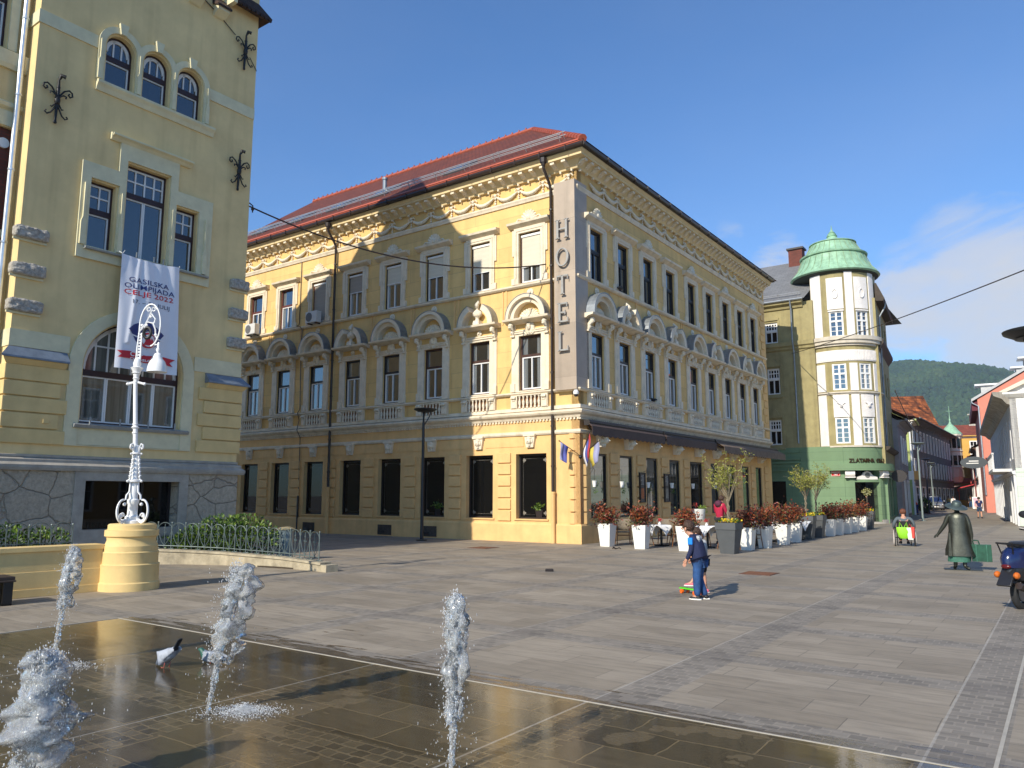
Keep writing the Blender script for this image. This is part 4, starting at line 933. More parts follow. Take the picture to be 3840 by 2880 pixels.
dpp.build('downpipe', mat('bright_zinc_pipe', (.62, .66, .70), .35, .15, 4, metal=.8), hall, FT)
bx = MB(); bx.box(14.88, 15.0, .06, .09, 3.22, 3.31); bx.build('wall_box', th_ru, hall, FT, smooth=False)
# ------------------------------------------------------------------ banner
BF = M.Identity(4)
for i, c in enumerate((B, ZZ, -A)):
    for j in range(3): BF[j][i] = c[j]
o_ = ab(5, -13.62) - A*.24; BF.translation = V((o_.x, o_.y, 4.63))
def bw_(u, v):                                # the cloth's own folds and billow
    return .018*math.sin(u*17+v*1.2)*(.25+.75*abs(v/2.83-.5))+.03*math.exp(-((u-.18-.10*v)/.05)**2)*(v > .6)+.04*math.sin(u*4.2+.6)*(1-v/2.83)+.022*math.sin(u*9+v*.6)*(.4+.6*(1-v/2.83))+.10*math.sin(PI*v/2.83)*math.sin(PI*min(1, max(0, u/1.5)))+.10*(1-v/2.83)
def bq(x, y): return x*(1+.05*(1-y/2.83))-.05*(1-y/2.83), y
banner = thing('banner', 'white banner for the 2022 fire-fighting olympics hanging below the triple window', 'banner', world=BF)
cl = MB(); nu, nv = 60, 100
for y in (0, 1):
    for j in range(nv+1):
        for i in range(nu+1):
            u, v = 1.5*i/nu, 2.83*j/nv; sag = -.05*math.sin(PI*i/nu)*(v/2.83)**8
            x, z = bq(u, v); cl.v.append((x, v+sag, bw_(u, v)-.003*y))
K = (nu+1)*(nv+1)
for y in (0, 1):
    for j in range(nv):
        for i in range(nu): cl.f.append([y*K+j*(nu+1)+i, y*K+j*(nu+1)+i+1, y*K+(j+1)*(nu+1)+i+1, y*K+(j+1)*(nu+1)+i]); cl.i.append(0)
cl.build('cloth', mat('white_banner_cloth', (.74, .75, .80), .55, .04, 3), banner, BF, recalc=False, ang=80)
navy = mat('navy_print', (.02, .035, .16), .6); redp = mat('red_print', (.55, .02, .035), .6); greyp = mat('grey_print', (.13, .14, .19), .6); whitep = mat('white_print', (.8, .8, .82), .6)
def lay(o, lift):                             # prints follow the cloth
    bm = bmesh.new(); bm.from_mesh(o.data)
    bmesh.ops.triangulate(bm, faces=bm.faces)
    for _ in range(5): bmesh.ops.subdivide_edges(bm, edges=[e for e in bm.edges if e.calc_length() > .045], cuts=1); bmesh.ops.triangulate(bm, faces=bm.faces)
    for v in bm.verts:
        x, y = v.co.x, v.co.y; X_, Y_ = bq(x, y); v.co = (X_, y, bw_(x, y)+lift*1.3+.003+max(0, v.co.z)*.2)
    bm.to_mesh(o.data); bm.free()
def print_text(body, size, mt, x, y, lift=.006, bold=.0015, space=1.05, wd=None):
    o = text('lettering', body, size, mt, banner, BF, .0, bold, 'LEFT', space)
    xs = [v.co.x for v in o.data.vertices]; f = (wd/(max(xs)-min(xs))) if wd else 1
    for v in o.data.vertices: v.co.x = x+(v.co.x-min(xs))*f; v.co.y += y
    lay(o, lift)
print_text('GASILSKA', .175, navy, .20, 2.16, wd=1.02); print_text('OLIMPIJADA', .175, navy, .10, 2.00, wd=1.27); print_text('CELJE 2022', .175, redp, .10, 1.84, wd=1.24); print_text('17. \u2013 24. JULIJ', .14, greyp, .30, 1.63, bold=.001, wd=.95)
def print_poly(pts, mt, lift):
    s = MB(); tri = tessellate_polygon([[V((x, y, 0)) for x, y in pts]]); s.add([(x, y, 0) for x, y in pts], list(tri)); o = s.build('logo', mt, banner, BF, smooth=False, recalc=False); lay(o, lift)
def circ(cx, cy, r, n=28, sx_=1): return [(cx+r*sx_*math.cos(2*PI*i/n), cy+r*math.sin(2*PI*i/n)) for i in range(n)]
print_poly([(.24, .98), (.36, 1.10), (.47, 1.16), (.56, 1.07), (.72, 1.25), (.86, 1.08), (.92, 1.13), (1.14, .96), (1.06, .86), (1.0, .70), (.88, .60), (.72, .54), (.56, .60), (.42, .72), (.34, .86)], navy, .004)
print_poly([(.24, .86), (.45, .80), (.70, .86), (1.14, .80), (1.14, .83), (.70, .89), (.45, .83), (.24, .89)], whitep, .006); print_poly(circ(.72, .76, .215), whitep, .0085); print_poly(circ(.72, .76, .195), redp, .011); print_poly(circ(.74, .76, .15), whitep, .0135)
print_poly([(.62, .64), (.84, .64), (.87, .74), (.80, .84), (.79, .76), (.74, .88), (.70, .78), (.64, .82), (.66, .74)], redp, .016)
print_poly([(.02, .42), (.30, .44), (.72, .38), (1.16, .42), (1.44, .38), (1.32, .29), (1.40, .20), (1.14, .24), (.72, .20), (.30, .26), (.04, .26), (.12, .34)], redp, .0135)
print_text('CTIF', .155, whitep, .32, .325, .021, .004); print_text('2022', .155, whitep, .82, .315, .021, .004); print_text('CELJE-SLOVENIA', .075, whitep, .32, .235, .019, .003, wd=.84)
for x, y in ((.66, 1.02), (.74, 1.03), (.70, .97)): print_poly(circ(x, y, .022, 5), mat('gold_print', (.5, .36, .12), .6), .0065)
tie = MB(); tie.tube([(0, 2.83, bw_(0, 2.83)), (-.04, 2.88, -.06)], .008, 5); tie.tube([(1.5, 2.83, bw_(1.5, 2.83)), (1.54, 2.88, -.06)], .008, 5); tie.tube([(0.02, 2.83, bw_(0, 2.83)), (.08, 2.92, -.02)], .006, 5); tie.build('tie_cord', fr_white, banner, BF)
# ------------------------------------------------------------------ green corner building with the round tower
OL = (.335, .285, .135)
g_ol = mat('olive_plaster', OL, .88, .22, 1.6, .15, 50, stain=.25)
g_wh = mat('white_bay_plaster', (.78, .74, .70), .85, .1, 3, .12, 50, stain=.12)
g_gr = brickwall('green_plaster', (.17, .265, .145), (.10, .17, .095), .52, 40, .008, .12, .8, stain=.08)
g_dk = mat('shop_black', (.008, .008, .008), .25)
cop = mat('green_copper', (.29, .49, .32), .6, .3, 3, .15, 20, stain=.3)
FG = frame(ab(0, 25), A, -B)                  # x = a, y toward the square
tower_cx, tower_cy, TR = -2.72, -2.2, 2.15
green = thing('corner_building', 'green and olive corner building with a white round tower under a copper dome', 'building', ab(-2.7, 25))
def cyl(mb, p0, p1, z0, z1, r0, r1, n=None):  # curved wall piece between two bearings (degrees right of the square's axis)
    n = n or max(2, int(abs(p1-p0)/6)); a0, a1 = math.radians(90+p0), math.radians(90+p1); vs = []
    for r, z in ((r0, z0), (r1, z0), (r1, z1), (r0, z1)):
        for i in range(n+1): a = a0+(a1-a0)*i/n; vs.append((tower_cx+r*math.cos(a), tower_cy+r*math.sin(a), z))
    m_ = n+1; fs = []
    for k in range(4):
        for i in range(n): fs.append((k*m_+i, k*m_+i+1, ((k+1) % 4)*m_+i+1, ((k+1) % 4)*m_+i))
    fs += [(0, m_, 2*m_, 3*m_), (n, m_+n, 2*m_+n, 3*m_+n)]
    mb.add(vs, fs)
floors = ((4.62, 6.13, 'a'), (7.78, 9.34, 'b'), (10.98, 12.52, 'c'))
W1, W2 = (-1.5, 19.5), (39.5, 60.5)
ow = MB(); zt = 4.46
for z0, z1, _ in floors:
    cyl(ow, -32, 112, zt, z0, TR-.3, TR)
    for p0, p1 in ((-32, W1[0]), (W1[1], W2[0]), (W2[1], 112)): cyl(ow, p0, p1, z0, z1, TR-.3, TR)
    zt = z1
cyl(ow, -32, 112, zt, 15.05, TR-.3, TR); ow.build('tower_wall', g_ol, green, FG, ang=20)
wp = MB()                                      # white pilasters, panels and bands
for p0, p1 in ((-30, -12), (24, 36), (66, 80), (96, 110)):
    cyl(wp, p0, p1, 11.04, 15.0, TR, TR+.05); cyl(wp, p0, p1, 7.72, 9.36, TR, TR+.05); cyl(wp, p0, p1, 4.50, 7.50, TR, TR+.05)
for p0, p1 in (W1, W2): cyl(wp, p0-1.5, p1+1.5, 12.66, 14.6, TR, TR+.04); cyl(wp, p0-1, p1+1, 6.16, 7.50, TR, TR+.04); cyl(wp, p0-1, p1+1, 12.52, 12.60, TR, TR+.07)
wp.k = 0
cyl(wp, -28, 112, 9.50, 10.16, TR, TR+.05)
for i in range(46): cyl(wp, -20+2.8*i, -20+2.8*i+1.3, 9.56, 10.10, TR+.05, TR+.075, 2)
wp.build('white_panels', g_wh, green, FG, ang=20)
rl = MB()
for p in (9, 50):
    for z, kx in ((13.6, 0), (6.85, 1)):
        a = math.radians(90+p); c_ = V((tower_cx+(TR+.06)*math.cos(a), tower_cy+(TR+.06)*math.sin(a), z))
        rl.T = M.Translation(c_) @ M.Rotation(math.radians(p), 4, 'Z')
        if kx == 0: rl.lathe([(0, 0)], 0, 0, 3, cap=False) if 0 else rl.tube([(.16*math.cos(t*PI/6), .0, .28*math.sin(t*PI/6)) for t in range(13)], .035, 6, cap=False)
        else: rl.ball((0, .04, 0), (.10, .07, .14), 8, 6); rl.tube([(-.22, .02, .16), (-.1, .03, .08), (.1, .03, .08), (.22, .02, .16)], .03, 5)
rl.T = None; rl.build('relief', g_wh, green, FG)
bd = MB()
for z0, z1, e in ((10.42, 10.55, .10), (10.55, 10.75, .22), (10.75, 10.98, .30), (7.50, 7.58, .06), (7.58, 7.66, .14), (4.40, 4.49, .09)): cyl(bd, -32, 112, z0, z1, TR-.1, TR+e, 26)
bd.build('tower_cornice', mat('beige_cornice', (.60, .54, .44), .85, .15, 3, stain=.2), green, FG, ang=25)
for z0, z1, nm in floors:
    for p0, p1 in (W1, W2):
        s = MB(); s.k = 0; hw = math.radians((p1-p0)/2)*TR*.985; h = z1-z0; zs = h*.62
        w_ = FG @ M.Translation((tower_cx, tower_cy, z0)) @ M.Rotation(math.radians((p0+p1)/2), 4, 'Z') @ M.Translation((0, TR*.982, 0))
        s.sheet(rect(-hw, hw, 0, h), [rect(-hw+.09, -.05, .08, zs-.05), rect(.05, hw-.09, .08, zs-.05), rect(-hw+.09, -.05, zs+.05, h-.08), rect(.05, hw-.09, zs+.05, h-.08)], -.10, .0)
        for x0, x1 in ((-hw+.09, -.05), (.05, hw-.09)):
            for z in (.08+(zs-.13)/3, .08+(zs-.13)*2/3, (zs+.05+h-.08)/2): s.box(x0, x1, -.05, -.03, z-.014, z+.014)
        wo = s.build('window', fr_white, green, w_, smooth=False)
        MB().add([(-hw, -.07, 0), (hw, -.07, 0), (hw, -.07, h), (-hw, -.07, h)], [(0, 1, 2, 3)]).build('pane', pane_c if nm != 'c' else glass('blue_pane', (.02, .03, .05)), wo, w_)
# dome
dm = MB(); D = [(2.55, 14.32), (2.62, 14.42), (2.50, 14.62), (2.20, 15.05), (1.98, 15.55), (1.88, 16.02), (1.98, 16.05), (2.0, 16.15), (1.86, 16.20), (1.62, 16.5), (1.42, 16.9), (1.32, 17.22), (1.40, 17.20), (1.40, 17.26), (1.22, 17.28), (.90, 17.38), (.60, 17.55), (.38, 17.74), (.27, 17.92), (.32, 17.95), (.32, 17.99), (.22, 18.02), (.26, 18.08), (.26, 18.12), (.16, 18.16), (.19, 18.22), (.12, 18.28), (.05, 18.42), (.01, 18.72)]
DX = .10
def domez(z):
    k = [(14.3, 15.0), (16.05, 16.4), (17.25, 17.32), (17.92, 17.84), (18.72, 18.62)]
    for (a, b), (c, d) in zip(k, k[1:]):
        if z <= c: return b+(z-a)*(d-b)/(c-a)
    return 18.62
dm.lathe(D, tower_cx+DX, tower_cy-.1, 40); dm.v = [(x, y, domez(z)) for x, y, z in dm.v]; dob = dm.build('dome', cop, green, FG, ang=50)
sm = MB()
for i in range(30):
    a = 2*PI*i/30
    for (r0, z0), (r1, z1) in ((D[2], D[3]), (D[3], D[5]), (D[8], D[9]), (D[9], D[11])): sm.tube([(tower_cx+DX+(r0+.006)*math.cos(a), tower_cy-.1+(r0+.006)*math.sin(a), z0), (tower_cx+DX+(r1+.006)*math.cos(a), tower_cy-.1+(r1+.006)*math.sin(a), z1)], .014, 4)
sm.v = [(x, y, domez(z)) for x, y, z in sm.v]; sm.build('copper_seams', mat('copper_seam', (.22, .30, .16), .6, .3, 5), dob, FG)
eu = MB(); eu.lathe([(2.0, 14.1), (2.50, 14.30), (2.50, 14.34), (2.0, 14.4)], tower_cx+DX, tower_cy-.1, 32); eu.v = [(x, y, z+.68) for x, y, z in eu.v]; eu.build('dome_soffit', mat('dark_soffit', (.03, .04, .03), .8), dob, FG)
# left wing facing the square, street front
lwin = [(.40, 1.18, 11.0, 12.30), (.40, 1.16, 7.78, 9.40), (.44, 1.18, 4.66, 6.20)]
lw = MB(); lw.sheet(rect(-1.75, 13, 4.46, 13.4), [rect(*w_) for w_ in lwin], -.3, 0); lw.build('wing_wall', g_ol, green, FG, smooth=False)
for i, (x0, x1, z0, z1) in enumerate(lwin):
    win(x0, x1, z0, z1, z0+(z1-z0)*.6, 4, 2, 2, dep=-.14, par=green, Fm=FG, fm=fr_white, bar=.045, pn=pane_d)
hd = MB()
for z in (12.42, 9.50, 6.32):
    hd.prism([(.28, z), (1.30, z), (1.30, z+.15), (1.05, z+.22), (.93, z+.42), (.79, z+.56), (.65, z+.42), (.53, z+.22), (.28, z+.15)], 0, .08)
    hd.box(.24, 1.34, 0, .10, z-1.95 if z < 12 else z-1.6, (z-1.95 if z < 12 else z-1.6)+.07); hd.box(.26, .36, 0, .05, z-1.7, z); hd.box(1.22, 1.32, 0, .05, z-1.7, z)
hd.build('window_hood', g_ol, green, FG, smooth=False)
lc = MB(); lc.prof([(0, 10.42), (.10, 10.5), (.12, 10.62), (.22, 10.7), (.24, 10.95), (0, 11.0)], -1.75, 13); lc.prof([(0, 13.0), (.10, 13.05), (.15, 13.2), (.35, 13.3), (.40, 13.45), (0, 13.5)], -1.2, 13)
lc.build('wing_cornice', g_ol, green, FG, smooth=False)
gl = MB(); gl.sheet([(-3.0, 0), (.36, 0), (.36, 2.45), (1.29, 2.45), (1.29, 0), (13, 0), (13, 4.46), (-3.0, 4.46)], [], -.3, 0)
for z in (3.05, 3.3, 3.52, 3.72): gl.box(-.6, 13, 0, .10 if z < 3.2 else .06+.05*(z > 3.4), z, z+.12)
gl.box(-.6, 13, 0, .05, 4.15, 4.40)
cyl(gl, -14, 21, 0, 4.40, TR-.4, TR+.03); cyl(gl, 62, 100, 0, 4.40, TR-.4, TR+.03); cyl(gl, 21, 62, 3.30, 4.40, TR-.4, TR+.03)
for p0, p1 in ((14, 21), (62, 69)): cyl(gl, p0, p1, 0, 2.95, TR+.03, TR+.07)
gl.build('ground_floor', g_gr, green, FG, ang=25)
cn = MB(); cyl(cn, -12, 100, 3.04, 3.38, TR-.1, TR+.42, 22); cyl(cn, -12, 100, 3.38, 3.44, TR, TR+.36, 22); cn.build('canopy', g_gr, green, FG, ang=25)
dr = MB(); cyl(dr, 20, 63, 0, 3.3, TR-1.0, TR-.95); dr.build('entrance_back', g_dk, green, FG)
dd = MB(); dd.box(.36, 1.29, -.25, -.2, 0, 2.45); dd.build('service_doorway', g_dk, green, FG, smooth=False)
ltl = MB(); cyl(ltl, 20, 63, 2.37, 2.52, TR-.6, TR+.04); ltl.build('door_lintel', g_gr, green, FG)
pd = MB(); pdw = FG @ M.Translation((tower_cx, tower_cy, 0)) @ M.Rotation(math.radians(41), 4, 'Z') @ M.Translation((0, TR-.12, 0))
pd.prism([(-.62, 2.52), (.62, 2.52), (.60, 2.66), (.34, 2.74), (.20, 2.92), (0, 3.02), (-.20, 2.92), (-.34, 2.74), (-.60, 2.66)], 0, .12); pd.k = 1; pd.lathe([(.15, 0), (.15, .02)], 0, 0, 16)
for i in range(len(pd.v)-32, len(pd.v)): x, y, z = pd.v[i]; pd.v[i] = (x, .12+z, 2.76+y)
pd.build('door_pediment', [g_wh, mat('stone_medallion', (.18, .18, .17), .8)], green, pdw, smooth=False)
cpm = MB()
for p in (15, 69):
    cpm.T = M.Translation((tower_cx, tower_cy, 0)) @ M.Rotation(math.radians(p), 4, 'Z'); cpm.prof([(TR, 2.66), (TR+.25, 2.72), (TR+.32, 2.80), (TR+.28, 3.02), (TR, 3.03)], -.26, .26); cpm.box(-.28, .28, TR, TR+.3, 2.62, 2.68)
cpm.T = None; cpm.build('console', g_wh, green, FG, smooth=False)
gt = MB(); gtw = FG @ M.Translation((tower_cx, tower_cy, 0)) @ M.Rotation(math.radians(58), 4, 'Z') @ M.Translation((0, TR-.1, 0))
for i in range(8): gt.tube([(.0, -.08*i, .05), (.0, -.08*i, 2.2)], .012, 5)
for z in (.3, 1.0, 1.6): gt.tube([(0, 0, z), (0, -.56, z)], .014, 5)
gt.build('iron_gate', iron, green, gtw)
st = MB(); cyl(st, 62, 100, 0, .22, TR, TR+.10); cyl(st, 21, 62, 0, .10, TR-.9, TR+.25); st.build('stone_step', mat('step_stone', (.45, .41, .36), .8, .15, 6), green, FG)
for i, ch_ in enumerate('ZLATARNA CELJE'):
    if ch_ == ' ': continue
    p = 17.5+4.65*i
    text('shop_lettering', ch_, .33, mat('bronze_letters', (.085, .045, .02), .35, .3, 9, metal=.6), green, FG @ M.Translation((tower_cx, tower_cy, 3.50)) @ M.Rotation(math.radians(p), 4, 'Z') @ M.Translation((0, TR+.09, 0)) @ M.Rotation(PI, 4, 'Z') @ UP, .02, .006)
rs = MB(); rsw = FG @ M.Translation((tower_cx, tower_cy, 2.72)) @ M.Rotation(math.radians(-5), 4, 'Z') @ M.Translation((0, TR+.06, 0)) @ M.Rotation(PI, 4, 'Z')
rs.box(-.26, .26, -.02, 0, 0, .30); rs.k = 1; rs.sheet(rect(-.245, .245, .015, .285), [rect(-.23, .23, .03, .27)], -.024, -.02)
rso = rs.build('street_name_plate', [mat('enamel_red', (.55, .015, .015), .3), fr_white], green, rsw, smooth=False)
text('plate_lettering', 'KREKOV', .115, fr_white, rso, rsw @ M.Translation((0, -.022, .165)) @ UP, .003, .004); text('plate_lettering', 'TRG', .115, fr_white, rso, rsw @ M.Translation((0, -.022, .055)) @ UP, .003, .004)
slt = brickwall('grey_slates', (.20, .20, .20), (.11, .11, .115), .22, .45, .012, .2, .6, bump=.4)
rz_ = math.atan2(3.9, 5.4); SL = FG @ M.Translation((0, .5, 13.5)) @ M.Rotation(PI/2-rz_, 4, 'X'); Lr = math.hypot(3.9, 5.4)
s = MB(); s.add([(-1.4, 0, 0), (13, 0, 0), (13, 0, Lr), (-2.5, 0, Lr)], [(0, 1, 2, 3)]); gro = s.build('roof', slt, green, SL, smooth=False, recalc=False)
s = MB(); s.add([V((-2.5, -4.9, 17.4)), V((13, -4.9, 17.4)), V((13, -11, 13.5)), V((-5, -11, 13.5))], [(0, 1, 2, 3)]); s.add([V((-2.5, -4.9, 17.4)), V((-5.1, -3.5, 13.5)), V((-5, -11, 13.5))], [(0, 1, 2)]); s.build('roof', slt, green, FG, smooth=False)
s = MB(); s.box(-.45, .45, -.35, .35, 0, 1.5); s.k = 1; s.box(-.55, .55, -.45, .45, 1.5, 1.62); s.build('chimney', [brick_r, fr_dark], gro, FG @ LOC(.2, -4.6, 16.6), smooth=False)
s = MB()
for q in (.12, .22): s.tube([(-1.1, q, .5), (13, q, .5)], .018, 5)
for i in range(12): s.box(-1+1.2*i, -.97+1.2*i, 0, .25, .48, .52)
s.build('snow_guard', MATS['galvanised_steel'], gro, SL)
s = MB(); s.tube([(-1.3, .45, 13.5), (13, .45, 13.5)], .07, 8); s.tube([(-.55, .45, 13.45), (-.55, .38, 13.1), (-.55, .30, 12.9), (-.55, .30, 11.2), (-.55, .28, 10.9), (-.55, .08, 10.3), (-.55, .08, 4.7)], .05, 8)
s.build('gutter', zinc, green, FG)
# street front of the same building
Q0 = V((23.2, 47, 0)); ST = V((.5, .866, 0)).normalized(); SN = V((.866, -.5, 0)).normalized()
tp = FG @ V((tower_cx+TR*math.cos(math.radians(180)), tower_cy, 0)); FSg = frame(tp+SN*.05, -ST, SN)
s = MB(); s.sheet(rect(-7.2, .6, 3.0, 13.4), [rect(-2.2-1.9*i, -1.3-1.9*i, z, z+1.5) for i in range(3) for z in (4.7, 7.8, 11.0)], -.3, 0); s.build('street_wall', g_ol, green, FSg, smooth=False)
s = MB()
for i in range(3):
    for z in (4.7, 7.8, 11.0): s.box(-2.2-1.9*i, -1.3-1.9*i, -.2, -.15, z, z+1.5)
s.build('street_windows', pane_d, green, FSg, smooth=False)
s = MB(); s.prof([(0, 13.3), (.42, 13.25), (.5, 13.42), (.1, 14.4), (0, 14.4)], -7.2, .2); s.prof([(0, 10.3), (.15, 10.5), (.30, 10.7), (.30, 10.9), (0, 11.0)], -7.2, .3); s.prof([(0, 4.2), (.2, 4.3), (.3, 4.45), (0, 4.5)], -7.2, .3); s.build('street_cornice', mat('dark_stained_eaves', (.06, .045, .032), .8, .3, 4), green, FSg, smooth=False)
s = MB(); s.sheet(rect(-7.2, .5, 0, 3.0), [rect(-2.4, -.9, .35, 2.6), rect(-5.8, -3.2, .35, 2.6)], -.3, 0); s.build('shop_front', g_gr, green, FSg, smooth=False)
s = MB(); s.box(-2.4, -.9, -.2, -.15, .35, 2.6); s.box(-5.8, -3.2, -.2, -.15, .35, 2.6); s.k = 1; s.box(-1.62, -1.55, -.15, -.1, .35, 2.6); s.k = 2; s.ball((-1.2, -.3, 1.2), (.2, .14, .5)); s.build('display_window', [glass('shop_pane', (.02, .02, .018)), g_dk, fr_white], green, FSg, smooth=False)
s = MB(); s.tube([(-.5, .5, 13.3), (-.5, .45, 13.0), (-.5, .1, 12.4), (-.5, .06, 4.5)], .05, 7); s.build('downpipe', zinc, green, FSg)
# ------------------------------------------------------------------ houses along the street
def house(name, label, org, S_, O_, ln, dp, zh, wall, wins=(), roof=None, rz=2.5, ov=.5, fm=None, trimm=None, cat='house'):
    """a far house: box walls, windows let in, cornice and a pitched roof with eaves"""
    Fm = frame(org, S_, O_); h = thing(name, label, cat, org)
    s = MB(); s.sheet(rect(0, ln, 0, zh), [rect(x-w_/2, x+w_/2, z, z+h_) for x, z, w_, h_ in wins], -.25, 0); s.box(0, ln, -dp, -.251, 0, zh); s.build('wall', wall, h, Fm, smooth=False)
    wm = None
    for x, z, w_, h_ in wins:
        q = MB(); q.box(-w_/2, w_/2, -.2, -.16, 0, h_); q.k = 1
        q.sheet(rect(-w_/2-.1, w_/2+.1, -.1, h_+.1), [rect(-w_/2+.04, w_/2-.04, .04, h_-.04)], -.1, .05); q.box(-.03, .03, -.12, -.08, 0, h_); q.box(-w_/2, w_/2, -.12, -.08, h_*.62, h_*.62+.06)
        q.build('window', [pane_d, fm or fr_white], h, Fm @ LOC(x, 0, z), smooth=False)
    if trimm:
        s = MB(); s.prof([(0, zh-.35), (.08, zh-.3), (.12, zh-.15), (ov*.8, zh-.05), (ov*.8, zh), (0, zh)], -.0, ln); s.prof([(0, 3.2), (.1, 3.25), (.12, 3.4), (0, 3.45)], 0, ln); s.build('cornice', trimm, h, Fm, smooth=False)
    if roof:
        a_ = math.atan2(rz, dp/2+ov); L_ = math.hypot(rz, dp/2+ov); s = MB(); s.add([(-.2, 0, 0), (ln+.2, 0, 0), (ln+.2, 0, L_), (-.2, 0, L_)], [(0, 1, 2, 3)])
        ro_ = s.build('roof', roof, h, Fm @ M.Translation((0, ov, zh)) @ M.Rotation(PI/2-a_, 4, 'X'), smooth=False, recalc=False)
        s = MB(); s.add([(-.2, -dp/2, zh+rz), (ln+.2, -dp/2, zh+rz), (ln+.2, -dp-ov, zh), (-.2, -dp-ov, zh)], [(0, 1, 2, 3)]); s.build('roof_back', roof, ro_, Fm, smooth=False)
        s = MB(); s.prism([(0, 0), (1, 0), (1, 1)], 0, .01) if 0 else None
        for x in (0, ln): s.add([(x, 0, zh), (x, -dp, zh), (x, -dp/2, zh+rz*.9)], [(0, 1, 2)])
        s.tube([(-.2, ov, zh), (ln+.2, ov, zh)], .08, 6); s.build('gable', wall, h, Fm, smooth=False)
    return h, Fm
oran = brickwall('orange_tiles', (.46, .13, .03), (.25, .07, .02), .42, 1.1, .05, .95, .8, bump=.6)
redt = brickwall('red_tiles', (.30, .07, .035), (.14, .04, .02), .3, .3, .02, .4, .8, bump=.6)
def street(t, lat=0): return Q0+ST*t+SN*lat
gpk = mat('grey_rose_plaster', (.30, .27, .27), .85, .2, 1.2); lime = brickwall('lime_plaster', (.40, .46, .16), (.25, .3, .1), 1.3, 30, .02, .1, .85); dkf = mat('dark_grey_plaster', (.17, .17, .16), .9, .3, 1.0); ylw = mat('ochre_plaster', (.62, .36, .08), .85, .12, .8); crm = mat('far_cream_trim', (.66, .6, .48), .8, .1, 2)
house('town_house', 'small grey-rose town house next to the green corner building, shop below', street(14.8, .1), -ST, SN, 9.8, 8, 6.6, gpk, [(2, 3.9, .8, 1.7), (4.5, 3.9, .8, 1.7), (7, 3.9, .8, 1.7), (2.2, .4, 2.2, 2.2), (6.2, 0, 1.5, 2.6)], redt, 2.6, .55, trimm=gpk)
h2, F2 = house('town_house', 'narrow lime-green house with a white rain pipe at its corner in the side street', street(26), -ST, SN, 5.5, 8, 7.9, lime, [(1.5, 4.3, .8, 1.7), (3.8, 4.3, .8, 1.7), (2.6, .5, 2.6, 2.2)], redt, 2.6, .6, trimm=crm)
s = MB(); s.tube([(5.6, .3, 7.7), (5.6, .1, 7.3), (5.6, .1, 0)], .07, 6); s.build('rain_pipe', fr_white, h2, F2)
# grey long house with corner turret: its front runs parallel to the hotel's street front
P3 = V((40.2, 77.5, 0))
h3, F3 = house('town_house', 'long dark grey house with deep brown eaves and a copper-capped corner turret', P3+B*34, -B, -A, 34, 9, 9.3, dkf, [(2.2+2.5*i, 6.3, 1.0, 2.0) for i in range(13)]+[(2.2+2.5*i, 3.55, 1.0, 1.7) for i in range(13)]+[(2.4+4.2*i, .3, 2.4, 2.1) for i in range(8)], mat('brown_far_roof', (.10, .045, .03), .8, .3, 2), 1.1, 1.0, trimm=dkf)
tv = F3 @ V((-.2, .1, 0)); tu = MB(); tu.lathe([(.9, 3.3), (1.2, 4.0), (1.2, 5.2), (1.3, 5.3), (1.2, 5.4), (1.2, 7.4), (1.35, 7.5), (1.2, 7.6), (1.2, 9.4), (1.4, 9.6), (1.4, 9.8)], 0, 0, 12); tu.build('turret', crm, h3, M.Translation(tv), ang=20)
tu = MB()
for z in (5.6, 7.9):
    for i in range(12): a = 2*PI*(i+.5)/12; tu.T = M.Rotation(a, 4, 'Z') @ M.Translation((1.16, 0, z)); tu.box(-.02, .06, -.22, .22, 0, 1.3)
tu.T = None; tu.build('turret_window', pane_d, h3, M.Translation(tv), smooth=False)
tu = MB(); tu.lathe([(1.9, 9.8), (1.7, 10.1), (1.22, 10.6), (.9, 11.1), (.5, 11.5), (.25, 11.8), (.1, 12.3), (.16, 12.5), (.06, 12.8), (.05, 13.6)], 0, 0, 14); tu.tube([(-.6, 0, 14.1), (.6, 0, 14.1)], .05, 5); tu.tube([(0, 0, 13.5), (0, 0, 15.0)], .05, 5); tu.v = [(x*.75, y*.75, 9.8+(z-9.8)*.75) for x, y, z in tu.v]; tu.build('turret_dome', cop, h3, M.Translation(tv), ang=50)
def hiproof(label, eave, ridge, back, wallm, z0):
    """house known by its hipped tile roof: eaves left/right, ridge left/right, depth to the back"""
    e0, e1, r0, r1 = [V(q) for q in eave+ridge]; t = thing('town_house', label, 'house', V((e0.x, e0.y, 0))); bk = V((back[0], back[1], 0))
    sl_ = (r0-e0).length; xd = (e1-e0).normalized(); up_ = ((r0-e0)-xd*(r0-e0).dot(xd)).normalized(); n_ = xd.cross(up_)
    F_ = M.Identity(4)
    for k, c in enumerate((xd, -n_ if False else n_*-1, up_)):
        for q in range(3): F_[q][k] = c[q]
    F_.translation = e0; Fi = F_.inverted()
    s = MB(); s.add([Fi @ p for p in (e0, e1, r1, r0)], [(0, 1, 2, 3)]); b0, b1 = e0+bk*2, e1+bk*2; s.build('roof', oran, t, F_, smooth=False, recalc=False)
    s = MB(); s.add([e1, b1, r1], [(0, 1, 2)]); s.add([e0, r0, b0], [(0, 1, 2)]); s.add([b0, r0, r1, b1], [(0, 1, 2, 3)]); s.build('roof', redt, t, M(), smooth=False, recalc=False)
    s = MB(); q = [e0+bk*.1+xd*.4, e1+bk*.1-xd*.4, b1-xd*.4-bk*.1, b0+xd*.4-bk*.1]; s.add([V((p.x, p.y, 0)) for p in q]+q, [(0, 1, 5, 4), (1, 2, 6, 5), (2, 3, 7, 6), (3, 0, 4, 7)]); s.build('wall', wallm, t, M(), smooth=False)
    return t
